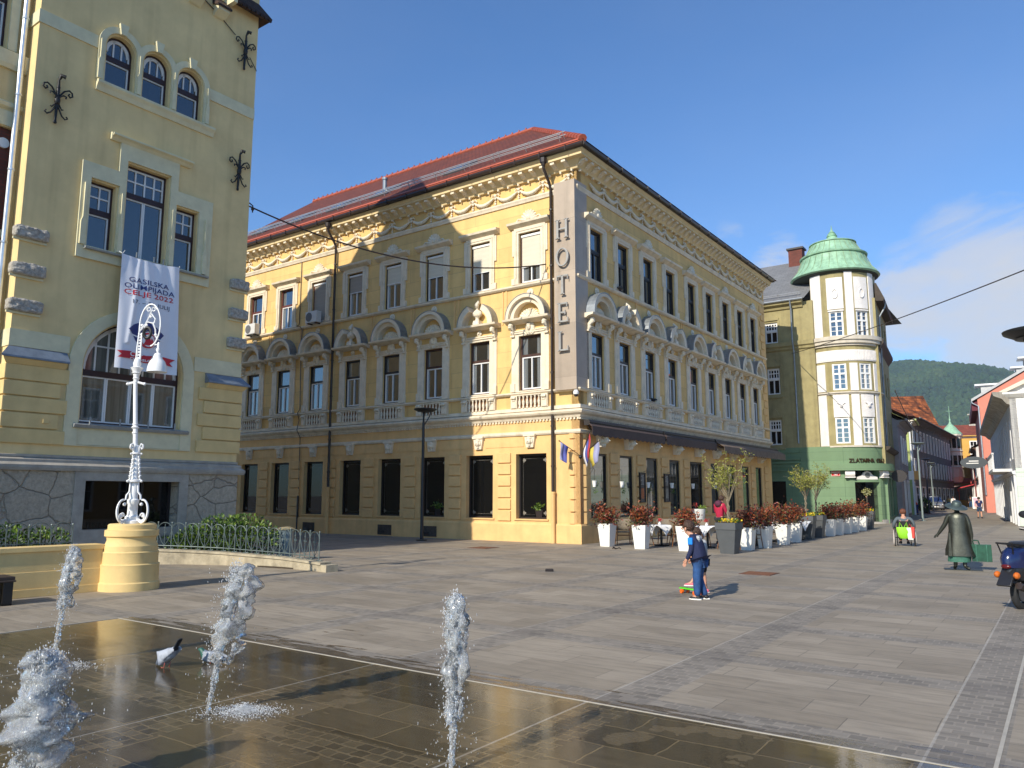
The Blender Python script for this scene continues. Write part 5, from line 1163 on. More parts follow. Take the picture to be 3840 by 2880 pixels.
hiproof('house with the big mottled orange tile roof rising behind the dark grey house', [(50, 105.5, 8.6), (62.3, 109.5, 8.6)], [(55.9, 113, 16.0), (62.0, 115, 16.4)], (-1.0, 11), gpk, 0)
hiproof('house with a plain bright orange roof beside the mottled roof, close to the green tower', [(42, 89, 10.9), (48.3, 91, 10.9)], [(42, 94, 13.6), (43.2, 94, 13.5)], (-.6, 5), gpk, 0)
E_ = V((62, 112, 0)); ET = (V((1, -.45, 0))).normalized(); EN = V((-ET.y*-1, -ET.x, 0)); EN = V((ET.y, -ET.x, 0))
h5, F5 = house('corner_house', 'ochre yellow house closing the end of the street, red shop canopy below', E_, ET, EN, 16, 9, 10.0, ylw, [(2.2+2.3*i, z, .8, 1.8) for i in range(3) for z in (4.4, 7.4)], redt, 1.8, .4, trimm=crm)
s = MB(); s.prof([(0, 3.3), (1.2, 3.2), (1.25, 3.6), (0, 4.0)], .2, 15); s.build('shop_canopy', mat('far_red_canopy', (.42, .06, .05), .7, .15, 2), h5, F5, smooth=False)
s = MB(); s.box(.6, 14, .02, .10, .9, 3.0); s.build('shop_window', pane_c, h5, F5, smooth=False)
s = MB(); s.box(8.0, 8.6, .0, .25, 3.9, 9.9); s.build('wall_strip', crm, h5, F5, smooth=False)
s = MB(); s.prism([(7.2, 9.9), (16, 9.9), (16, 10.4), (13, 10.8), (11.5, 11.4), (10, 11.9), (8.6, 12.2), (7.4, 12.0)], -.6, .05); s.build('gable', ylw, h5, F5, smooth=False)
house('town_house', 'red-roofed house with a brick chimney behind the ochre house', V((70, 134, 0)), ET, EN, 30, 10, 11.2, ylw, [], redt, 2.6, .5)
s = MB(); s.box(-.9, .9, -.7, .7, 0, 3.6); s.k = 1; s.box(-1.0, 1.0, -.8, .8, 1.2, 2.0); s.box(-1.1, 1.1, -.9, .9, 3.6, 3.8); chh = thing('chimney_stack', 'broad brick chimney on the red roof behind the ochre house', 'chimney', V((79.6, 131, 11.6))); s.build('stack', [brick_r, crm], chh, None, smooth=False)
# right-hand side
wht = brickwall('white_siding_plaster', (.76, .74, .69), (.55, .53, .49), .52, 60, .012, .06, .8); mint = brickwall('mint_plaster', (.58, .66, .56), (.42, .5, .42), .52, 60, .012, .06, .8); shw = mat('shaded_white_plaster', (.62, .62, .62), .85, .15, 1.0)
OR = V((27.05, 41.5, 0)); FRs = frame(OR, ST, -SN); FRf = frame(OR, SN, -ST)
wb = thing('white_house', 'white and mint house with a pediment and balcony at the right mouth of the street', 'house', OR)
s = MB(); s.sheet(rect(0, 16, 2.95, 6.85), [], -.3, 0); s.sheet(rect(.3, 16, 2.95, 6.85), [], -12, -.301) if 0 else None; s.build('front_wall', wht, wb, FRf, smooth=False)
s = MB(); s.sheet(rect(0, 16, 0, 2.95), [], -.3, .06); s.box(0, 16, 0, .09, 2.85, 3.05); s.build('ground_floor', mint, wb, FRf, smooth=False)
s = MB(); s.sheet(rect(0, 31.5, 0, 6.85), [rect(1.0+2.4*i, 2.0+2.4*i, 3.6, 5.9) for i in range(12)]+[rect(.9+2.4*i, 2.2+2.4*i, .1, 2.5) for i in range(12)], -.3, 0)
for i in range(13): s.box(.05+2.35*i, .45+2.35*i, 0, .12, 0, 2.7)
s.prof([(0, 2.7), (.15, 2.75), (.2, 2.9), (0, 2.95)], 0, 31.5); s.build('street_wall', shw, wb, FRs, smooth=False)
s = MB()
for i in range(12): s.box(1.0+2.4*i, 2.0+2.4*i, -.2, -.15, 3.6, 5.9); s.box(.9+2.4*i, 2.2+2.4*i, -.2, -.15, .1, 2.5)
s.build('street_windows', pane_c, wb, FRs, smooth=False)
s = MB(); s.prof([(0, 6.5), (.15, 6.55), (.35, 6.8), (.75, 6.95), (.8, 7.15), (0, 7.2)], -.0, 31.5, 1, 0); s.build('street_cornice', mat('worn_cornice', (.42, .38, .31), .9, .35, 1.5, stain=.4), wb, FRs, smooth=False)
s = MB(); s.prof([(0, 6.85), (.1, 6.88), (.3, 7.05), (.3, 7.15), (0, 7.2)], -.3, 16, 0, 0); s.prism([(-.3, 7.2), (16.3, 7.2), (8, 11.2)], -.6, -.05); s.build('pediment', wht, wb, FRf, smooth=False)
s = MB()
for sx_ in (1,): s.prism([(-.5, 7.18), (-.1, 7.18), (8, 11.1), (8, 11.45)], -.6, .25); s.prism([(16.5, 7.18), (16.1, 7.18), (8, 11.1), (8, 11.45)], -.6, .25)
s.build('raking_cornice', crm, wb, FRf, smooth=False)
s = MB(); s.box(3.0, 10.5, 0, .95, 2.95, 3.12)
for i in range(16): s.box(3.05+.49*i, 3.13+.49*i, .85, .93, 3.12, 3.95)
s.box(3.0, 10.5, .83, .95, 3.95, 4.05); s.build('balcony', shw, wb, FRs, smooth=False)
pk = mat('salmon_plaster', (.62, .22, .15), .85, .1, 1.5); gm_ = mat('grey_roof_sheet', (.45, .45, .44), .6, .15, 2)
pb = thing('salmon_house', 'salmon gable-walled house with white dormers rising behind the white house', 'house', street(32, 5.5))
FP = frame(street(32, 5.45), SN, -ST) @ M.Translation((0, 0, 1.6))
s = MB(); s.prism([(0, -1.6), (18, -1.6), (18, 14.5), (9.2, 14.5), (0, 9.0)], -16, 0); s.build('gable_wall', pk, pb, FP, smooth=False)
s = MB(); s.prism([(-.5, 8.75), (-.5, 9.0), (9.2, 14.9), (9.2, 14.6)], -16, .2); pro = s.build('roof', gm_, pb, FP, smooth=False)
for i, (x, y) in enumerate(((1.4, -3.0), (5.0, -2.0), (4.6, -6.5))):
    z = 9.1+x*.61; s = MB(); s.box(x-1.0, x+1.6, -1.5, 0, z-.9, z+.45); s.k = 1; s.prof([(.25, z+.45), (.25, z+.60), (-1.8, z+.60), (-1.8, z+.45)], x-1.5, x+1.6); s.k = 2; s.box(x-1.02, x-1.0, -1.2, -.3, z-.3, z+.35)
    for j in range(len(s.v)): pass
    s.build('dormer', [gm_, fr_white, pane_d], pro, FP @ M.Translation((0, y+1.5, 0)), smooth=False)
s = MB(); s.tube([(-.5, .1, 8.8), (-.45, .12, 8.6), (.05, .12, 8.3), (.05, .12, 0)], .07, 6); s.build('downpipe', zinc, pb, FP)
s = MB(); s.box(-.5, 0, -16, -.1, 7.9, 8.75); s.build('eaves', mat('dark_red_eaves', (.12, .02, .03), .8), pro, FP, smooth=False)
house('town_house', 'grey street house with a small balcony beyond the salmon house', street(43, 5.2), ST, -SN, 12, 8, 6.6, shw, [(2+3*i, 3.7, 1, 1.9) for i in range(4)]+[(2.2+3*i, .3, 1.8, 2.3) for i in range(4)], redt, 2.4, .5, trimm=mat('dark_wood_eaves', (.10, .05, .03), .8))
house('town_house', 'dark red street house near the far right end of the street', street(55.5, 5.0), ST, -SN, 22, 8, 6.2, mat('dark_red_plaster', (.20, .05, .045), .85, .2, 1), [(2+3.2*i, 3.6, 1, 1.8) for i in range(6)]+[(2+3.2*i, .3, 1.8, 2.2) for i in range(6)], redt, 2.2, .5)
# the house across the square whose red roof shows in the town hall's panes
house('town_house', 'yellow red-roofed house across the square, mirrored in the window panes', ab(-30, -8), B, A, 26, 10, 9.5, ylw, [(2+3*i, z, 1.1, 2) for i in range(8) for z in (.6, 4, 6.8)], redt, 4.5, .6, trimm=crm)
# ------------------------------------------------------------------ white lamp on its stone pier, low walls, garden
yw = mat('yellow_pier_paint', (.72, .52, .22), .8, .10, 2.5, .15, 45, stain=.1)
pier = thing('stone_pier', 'round tiered yellow pier that carries the white lamp', 'pier', (-6.78, 13.95, 0))
s = MB(); s.lathe([(.50, 0), (.50, .13), (.478, .15), (.478, .40), (.485, .44), (.455, .46), (.455, .62), (.462, .65), (.44, .67), (.44, .76), (.415, .80), (.395, .86), (.405, .91), (.44, .93), (.44, 1.03), (.395, 1.045), (.395, 1.12), (.37, 1.14), (0, 1.145)], 0, 0, 40, cap=False); s.build('shaft', yw, pier, ang=30)
wl = MB(); wf = frame(V((-7.12, 13.66, 0)), V((-.66, -.75, 0)).normalized(), V((.75, -.66, 0)).normalized())
wl.box(0, 9, -.35, 0, 0, .72); wl.box(0, 9, -.35, .03, .72, .80); wl.box(0, 9, 0, .025, 0, .13); wl.box(0, 9, 0, .012, .13, .40)
tag(wl.build('low_wall', yw, None, wf, smooth=False, bevel=.012), 'low yellow painted wall running left from the lamp pier', 'low wall')
wht_i = mat('white_painted_iron', (.78, .78, .77), .4, .05, 8)
lamp = thing('street_lamp', 'ornate white cast-iron street lamp with a hooked arm on the yellow pier', 'street lamp', (-6.80, 13.95, 1.14))
s = MB(); s.lathe([(.16, 0), (.16, .05), (.12, .07), (.12, .12), (.085, .15), (.085, .34), (.10, .36), (.10, .42), (.075, .44), (.075, .75), (.05, .8), (.045, 1.4)], 0, 0, 12)
pp = [(0, 0, .2), (-.02, 0, 1.2), (-.05, 0, 1.7), (-.10, 0, 2.4), (-.12, 0, 2.75)]; s.tube(pp, [.05, .045, .042, .038, .036], 10)
for z, r in ((1.62, .055), (1.72, .07), (1.78, .05), (2.62, .06), (2.72, .085), (2.80, .05)): s.lathe([(.03, z-.04), (r, z), (.03, z+.04)], -.05-.05*(z-1.6), 0, 12)
s.lathe([(.04, 2.55), (.05, 2.66), (.075, 2.76), (.11, 2.82), (.06, 2.84), (.07, 2.9), (.05, 2.98), (.03, 3.0)], -.10, 0, 12); s.tube([(-.24, 0, 2.52), (-.1, 0, 2.56), (.05, 0, 2.52)], .022, 6); s.ball((-.25, 0, 2.52), .03); s.ball((.06, 0, 2.52), .03)
post = s.build('post', wht_i, lamp, ang=45)
s = MB()                                       # the scrolled legs of the base and the twisted rods
for k in range(4):
    s.T = M.Rotation(PI/4+.45+k*PI/2, 4, 'Z')
    n = 18; s.tube([(.20+.13*math.cos(PI*.55-2*PI*.78*i/n)+.02, 0, .22+.20*math.sin(PI*.55-2*PI*.78*i/n)) for i in range(n+1)], .018, 6)
    s.tube([(.22+.085*(1-.6*i/12)*math.cos(PI*1.2+2*PI*.9*i/12), 0, .13+.085*(1-.6*i/12)*math.sin(PI*1.2+2*PI*.9*i/12)) for i in range(13)], .015, 6); s.ball((.25, 0, .13), .028); s.ball((.23, 0, .02), .03); s.ball((.19, 0, .34), .03)
    s.tube([(.17, 0, .42), (.16, 0, .50), (.10, 0, .56), (.09, 0, .70), (.09, 0, .75)], .017, 6)
    s.tube([(.11+.012*(i % 2)-.055*i/26, .014*math.sin(i*PI/2), .76+.47*i/26) for i in range(27)], [.020 if i % 4 < 2 else .011 for i in range(27)], 6)
    s.tube([(.06, 0, 1.28), (.07, 0, 1.36), (.10, 0, 1.42), (.14, 0, 1.40), (.15, 0, 1.35), (.12, 0, 1.32), (.10, 0, 1.36)], .016, 6)
    s.ball((.16, 0, .75), .022); s.ball((.12, 0, 1.24), .018)
s.T = None; s.lathe([(.10, .73), (.13, .74), (.13, .77), (.10, .78)], 0, 0, 16); s.lathe([(.05, 1.23), (.09, 1.24), (.09, 1.26), (.05, 1.27)], 0, 0, 16)
s.build('scroll_base', wht_i, lamp, ang=60)
s = MB(); ez, ex = 3.62, .09                   # the arm: an oval hoop with scrolls, then the lattice strut
s.tube([(-.13, 0, 2.75), (-.12, 0, 3.2), (-.10, 0, 3.5)]+[(ex+.19*math.cos(PI-PI*1.45*i/20), 0, ez+.40*math.sin(PI-PI*1.45*i/20)) for i in range(21)], .017, 6)
s.tube([(-.05, 0, 2.95), (-.05, 0, 3.45), (.0, 0, 3.6)], .013, 6)
for i in range(9): z = 2.98+.055*i; s.tube([(-.12, 0, z), (-.05, 0, z+.05)], .009, 5); s.tube([(-.05, 0, z), (-.12, 0, z+.05)], .009, 5)
for q in (-1, 1): s.tube([(ex+q*(.02+.05*(1-.6*i/12)*math.cos(2*PI*1.2*i/12)+.03), 0, 3.92-.0+.05*(1-.6*i/12)*math.sin(2*PI*1.2*i/12)) for i in range(13)], .009, 5)
s.tube([(-.10, 0, 3.5), (0, 0, 3.64), (.06, 0, 3.78), (.10, 0, 3.90)], .014, 5); s.tube([(-.08, 0, 3.56), (.04, 0, 3.68), (.14, 0, 3.66), (.19, 0, 3.54), (.20, 0, 3.42), (.24, 0, 3.36)], .014, 5); s.tube([(.10, 0, 3.84), (.18, 0, 3.74), (.16, 0, 3.66)], .014, 5)
for x, z in ((.02, 3.62), (-.06, 3.62), (.09, 3.78), (.20, 3.44)): s.ball((x, 0, z), (.028, .02, .028), 6, 5)
s.tube([(.20, 0, 3.25), (.255, 0, 3.26), (.27, 0, 3.17)], .015, 6); s.lathe([(.015, 3.30), (.03, 3.25), (.02, 3.20), (.045, 3.16), (.02, 3.10), (.03, 3.05)], .27, 0, 10)
s.build('arm', wht_i, lamp, ang=60)
s = MB(); n = 16; s.tube([(.06+.065*math.cos(2*PI*i/n), -.03, 3.47+.10*math.sin(2*PI*i/n)) for i in range(n+1)], .03, 7); s.build('cable_coil', mat('black_rubber', (.012, .012, .013), .55), lamp)
s = MB(); s.lathe([(.03, 3.10), (.06, 3.08), (.075, 3.04), (.085, 2.99), (.13, 2.94), (.158, 2.87), (.172, 2.79), (.176, 2.74), (.165, 2.74), (.14, 2.88), (.06, 2.96), (.02, 2.98)], .27, 0, 24); s.build('lamp_shade', mat('white_enamel', (.80, .80, .78), .2), lamp, ang=50)
kerb_m = mat('mossy_stone', (.42, .36, .25), .9, .35, 3.5, .4, 25, stain=.35)
kp = [V((-9.6, 18.9, 0)), V((-8.7, 18.95, 0)), V((-7.8, 18.92, 0)), V((-6.9, 18.75, 0)), V((-6.1, 18.4, 0)), V((-5.25, 18.0, 0)), V((-4.6, 17.55, 0)), V((-4.05, 17.1, 0))]
def offs(i, d):
    t = (kp[min(i+1, len(kp)-1)]-kp[max(i-1, 0)]).normalized(); return kp[i]+V((-t.y, t.x, 0))*d
def kz(i): return .34-.20*i/(len(kp)-1)
s = MB()
for i in range(len(kp)-1):
    a, b, c, d = offs(i, -.12), offs(i+1, -.12), offs(i+1, .12), offs(i, .12); z0, z1 = kz(i), kz(i+1)
    s.add([a, b, c, d, a+ZZ*z0, b+ZZ*z1, c+ZZ*z1, d+ZZ*z0], [(0, 1, 5, 4), (3, 7, 6, 2), (4, 5, 6, 7), (0, 4, 7, 3), (1, 2, 6, 5)])
    a, b, c, d = offs(i, -.15), offs(i+1, -.15), offs(i+1, .15), offs(i, .15)
    s.add([a+ZZ*z0, b+ZZ*z1, c+ZZ*z1, d+ZZ*z0, a+ZZ*(z0+.05), b+ZZ*(z1+.05), c+ZZ*(z1+.05), d+ZZ*(z0+.05)], [(0, 1, 5, 4), (3, 7, 6, 2), (4, 5, 6, 7), (0, 3, 2, 1), (0, 4, 7, 3), (1, 2, 6, 5)])
s.T = M.Translation((-3.95, 17.02, 0)) @ M.Rotation(-.75, 4, 'Z'); s.box(-.12, .10, -.15, .15, 0, .15); s.T = None
tag(s.build('garden_kerb', kerb_m, None, smooth=False, recalc=True), 'curved mossy stone kerb wall round the town hall garden', 'kerb wall')
fen = mat('grey_green_iron', (.12, .155, .15), .5, .2, 8, metal=.3)
fence = thing('garden_fence', 'low grey-green iron fence of interlaced hoops on the curved kerb', 'fence', kp[4])
def along(pts, d):
    for i in range(len(pts)-1):
        l = (pts[i+1]-pts[i]).length
        if d <= l: return pts[i].lerp(pts[i+1], d/l), (i+d/l)
        d -= l
    return pts[-1], len(pts)-1
tot = sum((kp[i+1]-kp[i]).length for i in range(len(kp)-1)); step = .34; n = int(tot/step)
rs_, rr_ = MB(), MB(); base = []
for i in range(n+1):
    p, f = along(kp, i*step); z = .34-.20*f/(len(kp)-1)+.05; base.append(p+ZZ*z)
for i, p in enumerate(base):
    rs_.tube([p, p+ZZ*.62], .013, 6); rs_.ball(p+ZZ*.63, .022, 6, 4)
    for q in (-1, 1): rs_.tube([p, p+V((q*.05, 0, .03)), p+V((q*.07, 0, .0))], .009, 5)
    if i < len(base)-1:
        q = base[i+1]; m_ = (p+q)/2; d = (q-p)/2
        rr_.tube([m_+d*math.cos(PI-PI*k/10)+ZZ*(.46+.17*math.sin(PI*k/10)) for k in range(11)], .009, 5)
        rr_.tube([m_+ZZ*.02, m_+ZZ*.60], .009, 5); rr_.ball(m_+ZZ*.5, .016, 5, 4)
        for sg_2 in (-1, 1): rr_.tube([m_+ZZ*.08+d*sg_2*0, m_+d*sg_2*.5+ZZ*.2, m_+d*sg_2*.9+ZZ*.40, m_+d*sg_2+ZZ*.44], .008, 5); rr_.tube([m_+ZZ*.36, m_+d*sg_2*.22+ZZ*.42, m_+d*sg_2*.30+ZZ*.38], .007, 5)
        rr_.tube([p+ZZ*.08, q+ZZ*.08], .012, 5)
rs_.build('fence_post', fen, fence, M()); rr_.build('fence_panel', fen, fence, M())
w2 = MB(); W2F = wf                            # fence stretch behind the low wall, left of the pier
fen2 = thing('garden_fence', 'grey-green hoop fence standing behind the low yellow wall', 'fence', wf @ V((1, -.5, 0)))
for i in range(14):
    x = .3+.34*i; w2.tube([(x, -.62, .62), (x, -.62, 1.12)], .011, 5); w2.ball((x, -.62, 1.13), .02, 5, 4)
    w2.tube([(x+.17+.17*math.cos(PI-PI*k/10), -.62, 1.0+.17*math.sin(PI*k/10)) for k in range(11)], .009, 5); w2.tube([(x+.17, -.62, .7), (x+.17, -.62, 1.1)], .008, 5); w2.tube([(x, -.62, .82), (x+.34, -.62, .82)], .009, 5)
w2.build('fence_panel', fen, fen2, wf)
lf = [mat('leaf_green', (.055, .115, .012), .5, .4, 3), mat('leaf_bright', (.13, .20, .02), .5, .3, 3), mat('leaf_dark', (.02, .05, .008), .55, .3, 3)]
def bush(name, label, cells, dens, lsz, group=None, cat='bush'):
    s = MB(); tw = MB(); c0 = V(cells[0][0]); c0.z = 0
    for c, r in cells:
        c = V(c)
        for _ in range(int(dens*r[0]*r[2])):
            while True:
                d = V((RN.uniform(-1, 1), RN.uniform(-1, 1), RN.uniform(-1, 1)))
                if .25 < d.length < 1: break
            p = c+V((d.x*r[0], d.y*r[1], d.z*r[2]))
            if p.z < .02: continue
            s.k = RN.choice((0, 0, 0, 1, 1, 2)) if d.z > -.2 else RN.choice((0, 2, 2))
            s.leaf(p, (d+V((RN.uniform(-.6, .6), RN.uniform(-.6, .6), RN.uniform(-.1, .9)))), lsz*RN.uniform(.25, .4), lsz*RN.uniform(.7, 1.4))
        for _ in range(5): tw.tube([V((c.x, c.y, 0)), c+V((RN.uniform(-.6, .6)*r[0], RN.uniform(-.6, .6)*r[1], r[2]*RN.uniform(.2, .8)))], .008, 4)
    t = thing(name, label, cat, c0, group=group); s.build('foliage', lf, t, smooth=False, recalc=False, world=M()); tw.build('stem', brn, t, world=M())
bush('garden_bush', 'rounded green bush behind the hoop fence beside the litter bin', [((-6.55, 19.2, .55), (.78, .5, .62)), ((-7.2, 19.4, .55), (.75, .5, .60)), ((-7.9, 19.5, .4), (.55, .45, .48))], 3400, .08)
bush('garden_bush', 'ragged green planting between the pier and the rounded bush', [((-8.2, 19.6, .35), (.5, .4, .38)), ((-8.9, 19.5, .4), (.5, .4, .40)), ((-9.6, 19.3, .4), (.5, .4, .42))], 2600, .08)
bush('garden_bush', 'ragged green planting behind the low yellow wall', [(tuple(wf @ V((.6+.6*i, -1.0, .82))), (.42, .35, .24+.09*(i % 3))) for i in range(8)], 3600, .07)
gs = MB(); gs.plan([(-15, 12.5), (-8.2, 13.9), (-9.6, 18.9), (-6.9, 18.75), (-4.9, 17.6), (-6.2, 21.0), (-9.5, 20.5)], 0, .03); tag(gs.build('garden_soil', mat('dark_soil', (.05, .035, .02), .95, .3, 6)), kind='structure')
lb = thing('litter_bin', 'grey-blue round metal litter bin beside the hoop fence', 'litter bin', (-5.75, 19.85, 0))
s = MB(); s.lathe([(.19, 0), (.19, .05), (.2, .06), (.2, .72), (.21, .73), (.21, .77)], 0, 0, 18); s.build('drum', mat('grey_blue_bin', (.17, .22, .24), .4, .2, 6, metal=.4), lb); s = MB(); s.lathe([(.235, .77), (.24, .80), (.10, .84), (.09, .82)], 0, 0, 18); s.build('lid', mat('bin_rim', (.30, .25, .14), .5), lb)
# bench at the left edge
bn = thing('bench', 'dark slatted bench at the foot of the low yellow wall', 'bench', (-8.6, 11.7, 0), world=frame(V((-7.75, 12.15, 0)), V((-.66, -.75, 0)).normalized(), V((.75, -.66, 0)).normalized()))
s = MB()
for i in range(5): s.box(0, 2.2, -.05+.11*i-.2, .045+.11*i-.2, .37, .42)
s.box(0, 2.2, -.25, .34, .345, .37); s.build('seat', mat('dark_bench_wood', (.045, .03, .022), .6, .3, 5), bn, smooth=False, bevel=.006)
for x in (.06, 2.0):
    s = MB(); s.box(x-.03, x+.10, -.24, -.20, 0, .345); s.box(x-.03, x+.10, .28, .32, 0, .345); s.box(x-.03, x+.1, -.24, .32, 0, .03)
    for i in range(7): s.box(x, x+.06, -.18+.065*i, -.16+.065*i, .03, .345)
    s.build('leg', iron, bn, smooth=False)
# ------------------------------------------------------------------ modern lamp posts
anth = mat('anthracite_metal', (.030, .033, .038), .4, .1, 5, metal=.5)
def post_lamp(name, label, loc, h, rz, mt, group=None, dbl=False):
    t = thing(name, label, 'street lamp', loc, rz, group)
    s = MB(); s.lathe([(.20, 0), (.20, .035), (.07, .04), (.062, .5), (.055, h*.6), (.05, h-.45)], 0, 0, 14); s.build('pole', mt, t)
    s = MB(); s.tube([(0, 0, h-.5), (0, 0, h-.05)], .035, 8); s.tube([(.03, 0, h-.55), (.22, 0, h-.22), (.26, 0, h-.06)], .02, 7); s.build('bracket', mt, t)
    s = MB(); s.lathe([(.10, h-.09), (.30, h-.04), (.42, h+.02), (.43, h+.05), (.30, h+.075), (0, h+.08)], .06, 0, 28, cap=False); s.lathe([(0, h-.088), (.3, h-.05)], .06, 0, 24, cap=False); s.build('lamp_head', mt, t)
    return t
post_lamp('lamp_post', 'slim black lamp post with a flat round head in front of the yellow hotel', (-3.28, 28.4, 0), 4.75, 0, anth)
post_lamp('lamp_post', 'black lamp post with a flat head cut by the right edge of the photo', (6.62, 9.30, 0), 3.62, 2.9, anth)
stl = mat('grey_green_pole', (.24, .29, .28), .5, .1, 4, metal=.3)
for (t_, l_), lb_ in zip(((3.6, 1.25), (39, .95), (45.5, .85), (62, 1.6)), ('tall grey lamp post with a flat disc head nearest the red-vested worker', 'grey lamp post before the parked car', 'grey lamp post just behind the parked car', 'slim grey lamp post by the ochre house')):
    p = street(t_, l_); post_lamp('lamp_post', lb_, p, 4.9, .3, stl, 'lamp posts along the side street')
p = street(24, 1.0); post_lamp('lamp_post', 'dark blue lamp post left of the parked car', p, 4.7, .3, mat('dark_blue_pole', (.02, .025, .05), .4), 'lamp posts along the side street')
# ------------------------------------------------------------------ cables
def cable(label, pts, r=.02):
    s = MB(); P_ = [V(p) for p in pts[:2]]; out = []
    for i in range(25):
        t = i/24; q = P_[0].lerp(P_[1], t); out.append(q-ZZ*pts[2]*4*t*(1-t))
    s.tube(out, r, 5); return tag(s.build('overhead_cable', brn), label, 'cable')
cable('black cable strung from the town hall corner across to the hotel sign', [ab(5, -9.98, 9.85), ab(1.25, -.12, 9.92), .75], .024)
cable('thin cable from the green corner building to the lamp at the right edge', [ab(-.5, 24.6, 10.15), V((14.9, 21.0, 8.1)), .15], .02)
cable('sagging wire across the side street from the green building', [street(1.5, .3)+ZZ*8.2, street(30, .8)+ZZ*6.9, .5], .03)
s = MB(); s.tube([ab(5, -9.98, 9.95), ab(5, -9.86, 9.9), ab(5, -9.86, 9.7)], .02, 5); s.ball(ab(5, -9.86, 9.8), .05); tag(s.build('cable_anchor', brn), 'small black cable anchor on the corner of the town hall', 'anchor')
# ------------------------------------------------------------------ hotel hangings
def ac(lab, x, z):
    w_ = FL @ LOC(x, .30, z); t = thing('air_conditioner', lab, 'air conditioner', group='air conditioners below the hotel windows', world=w_)
    s = MB(); s.box(-.38, .38, -.14, .14, 0, .52); b = s.build('casing', mat('ac_white', (.62, .61, .58), .5, .06, 4), t, smooth=False, bevel=.015)
    s = MB(); s.lathe([(.20, 0), (.21, .012), (.06, .012), (.05, .02)], 0, 0, 20); o = s.build('fan_grille', mat('ac_grille', (.12, .12, .12), .6), t, w_ @ LOC(.13, .14, .26) @ M.Rotation(-PI/2, 4, 'X'))
    s = MB(); [s.box(xx-.015, xx+.015, -.28, .12, -.05, 0) for xx in (-.25, .25)]; s.build('bracket', brn, t, smooth=False)
ac('air conditioner under the leftmost upper hotel window', 18.2, 9.35); ac('air conditioner under the upper window left of the downpipe', 13.72, 9.35)
def menu(x, lab, c):
    w_ = FR @ LOC(x, .07, 1.35); t = thing('menu_board', lab, 'menu board', group='framed menu cases on the hotel wall', world=w_)
    s = MB(); s.sheet(rect(-.24, .24, 0, 1.15), [rect(-.20, .20, .04, 1.11)], 0, .06); s.build('frame', fr_dark, t, smooth=False)
    s = MB(); s.box(-.20, .20, 0, .03, .04, 1.11); s.k = 1; s.box(-.12, .12, .03, .033, .15, .55); s.k = 2
    for i in range(8): s.box(-.13, .13-.04*(i % 3), .03, .033, .68+.05*i, .70+.05*i)
    s.build('poster', [mat('menu_paper', (.06, .05, .05), .5), mat('menu_food_'+c, lin(c), .5, .4, 12), mat('menu_print', (.4, .38, .34), .6)], t, smooth=False)
menu(-4.55, 'framed menu case with an orange dish left of the third shop window', 'b05a28'); menu(-6.80, 'framed menu case with a grey dish right of the third shop window', '8a8880')
pot_w = mat('white_plastic', (.80, .79, .75), .35, .03, 4)
def vine(s, c, n, dr, sp, sz):
    for _ in range(n):
        u = RN.random(); p = V(c)+V((RN.uniform(-sp, sp), RN.uniform(-sp, sp)*.7, -dr*u+.05)); s.leaf(p, V((RN.uniform(-1, 1), RN.uniform(-1, 1), RN.uniform(-1, .3))), sz*.35, sz)
for i, (b_, lb_) in enumerate(((.40, 'nearest the hotel corner'), (2.42, 'left of the second shop window'), (4.60, 'above the orange menu case'), (6.80, 'above the grey menu case'), (9.0, 'left of the open hotel door'), (11.6, 'right of the open hotel door'))):
    w_ = FR @ LOC(-b_, .32, 2.02); w_ = w_ @ M.Scale(.78, 4); t = thing('hanging_pot', 'small white hanging pot with trailing green, '+lb_, 'hanging pot', group='white pots hung along the hotel terrace wall', world=w_)
    s = MB(); s.lathe([(.07, -.14), (.10, .10), (.11, .10), (.11, .13), (.09, .13)], 0, 0, 14); s.build('pot', pot_w, t)
    s = MB(); vine(s, (-.12, 0, .1), 70, .55 if i < 4 else .2, .09, .07); s.build('plant', lf, t, smooth=False, recalc=False)
    s = MB(); s.tube([(0, -.25, .65), (0, -.05, .70), (0, .02, .6), (0, 0, .5), (0, 0, .12)], .009, 5); s.tube([(0, -.24, .4), (0, -.05, .66)], .008, 5); s.build('bracket', iron, t)
# flags on the corner
fl_w = mat('flag_white', (.72, .70, .72), .7); fl_b = mat('flag_blue', (.07, .08, .30), .7); fl_r = mat('flag_red', (.42, .04, .04), .7); fl_y = mat('flag_yellow', (.52, .42, .06), .7); fl_p = mat('flag_pale_blue', (.30, .30, .46), .7)
def flag(lab, dirv, bands, ln=1.0, wd=.42, fold=.5):
    ln *= .8
    o0 = ab(-.05, -.02, 2.95); d = V(dirv).normalized(); t = thing('flag', lab, 'flag', o0, group='flags on the hotel corner bracket')
    s = MB(); s.tube([V((0, 0, 0)), d*.9], .013, 6); s.ball(d*.92, .025); s.build('staff', brn, t)
    s = MB(); n = 12; m_ = len(bands); h = V((d.x, d.y, 0)).normalized(); side = V((-h.y, h.x, 0))
    for k in range(m_):
        s.k = k; b0 = len(s.v)
        for i in range(n+1):
            for q in (0, 1):
                u = (k+q)/m_; v = i/n; p = d*(.88-u*wd*.85*(1-.55*v*fold))-ZZ*(v*ln)+side*(.05*math.sin(v*5+u*3)+.03*math.sin(u*9)); s.v.append(tuple(p))
        for i in range(n): s.f.append([b0+2*i, b0+2*i+1, b0+2*i+3, b0+2*i+2]); s.i.append(k)
    c = s.build('cloth', bands, t, recalc=False); md = c.modifiers.new('thick', 'SOLIDIFY'); md.thickness = .004
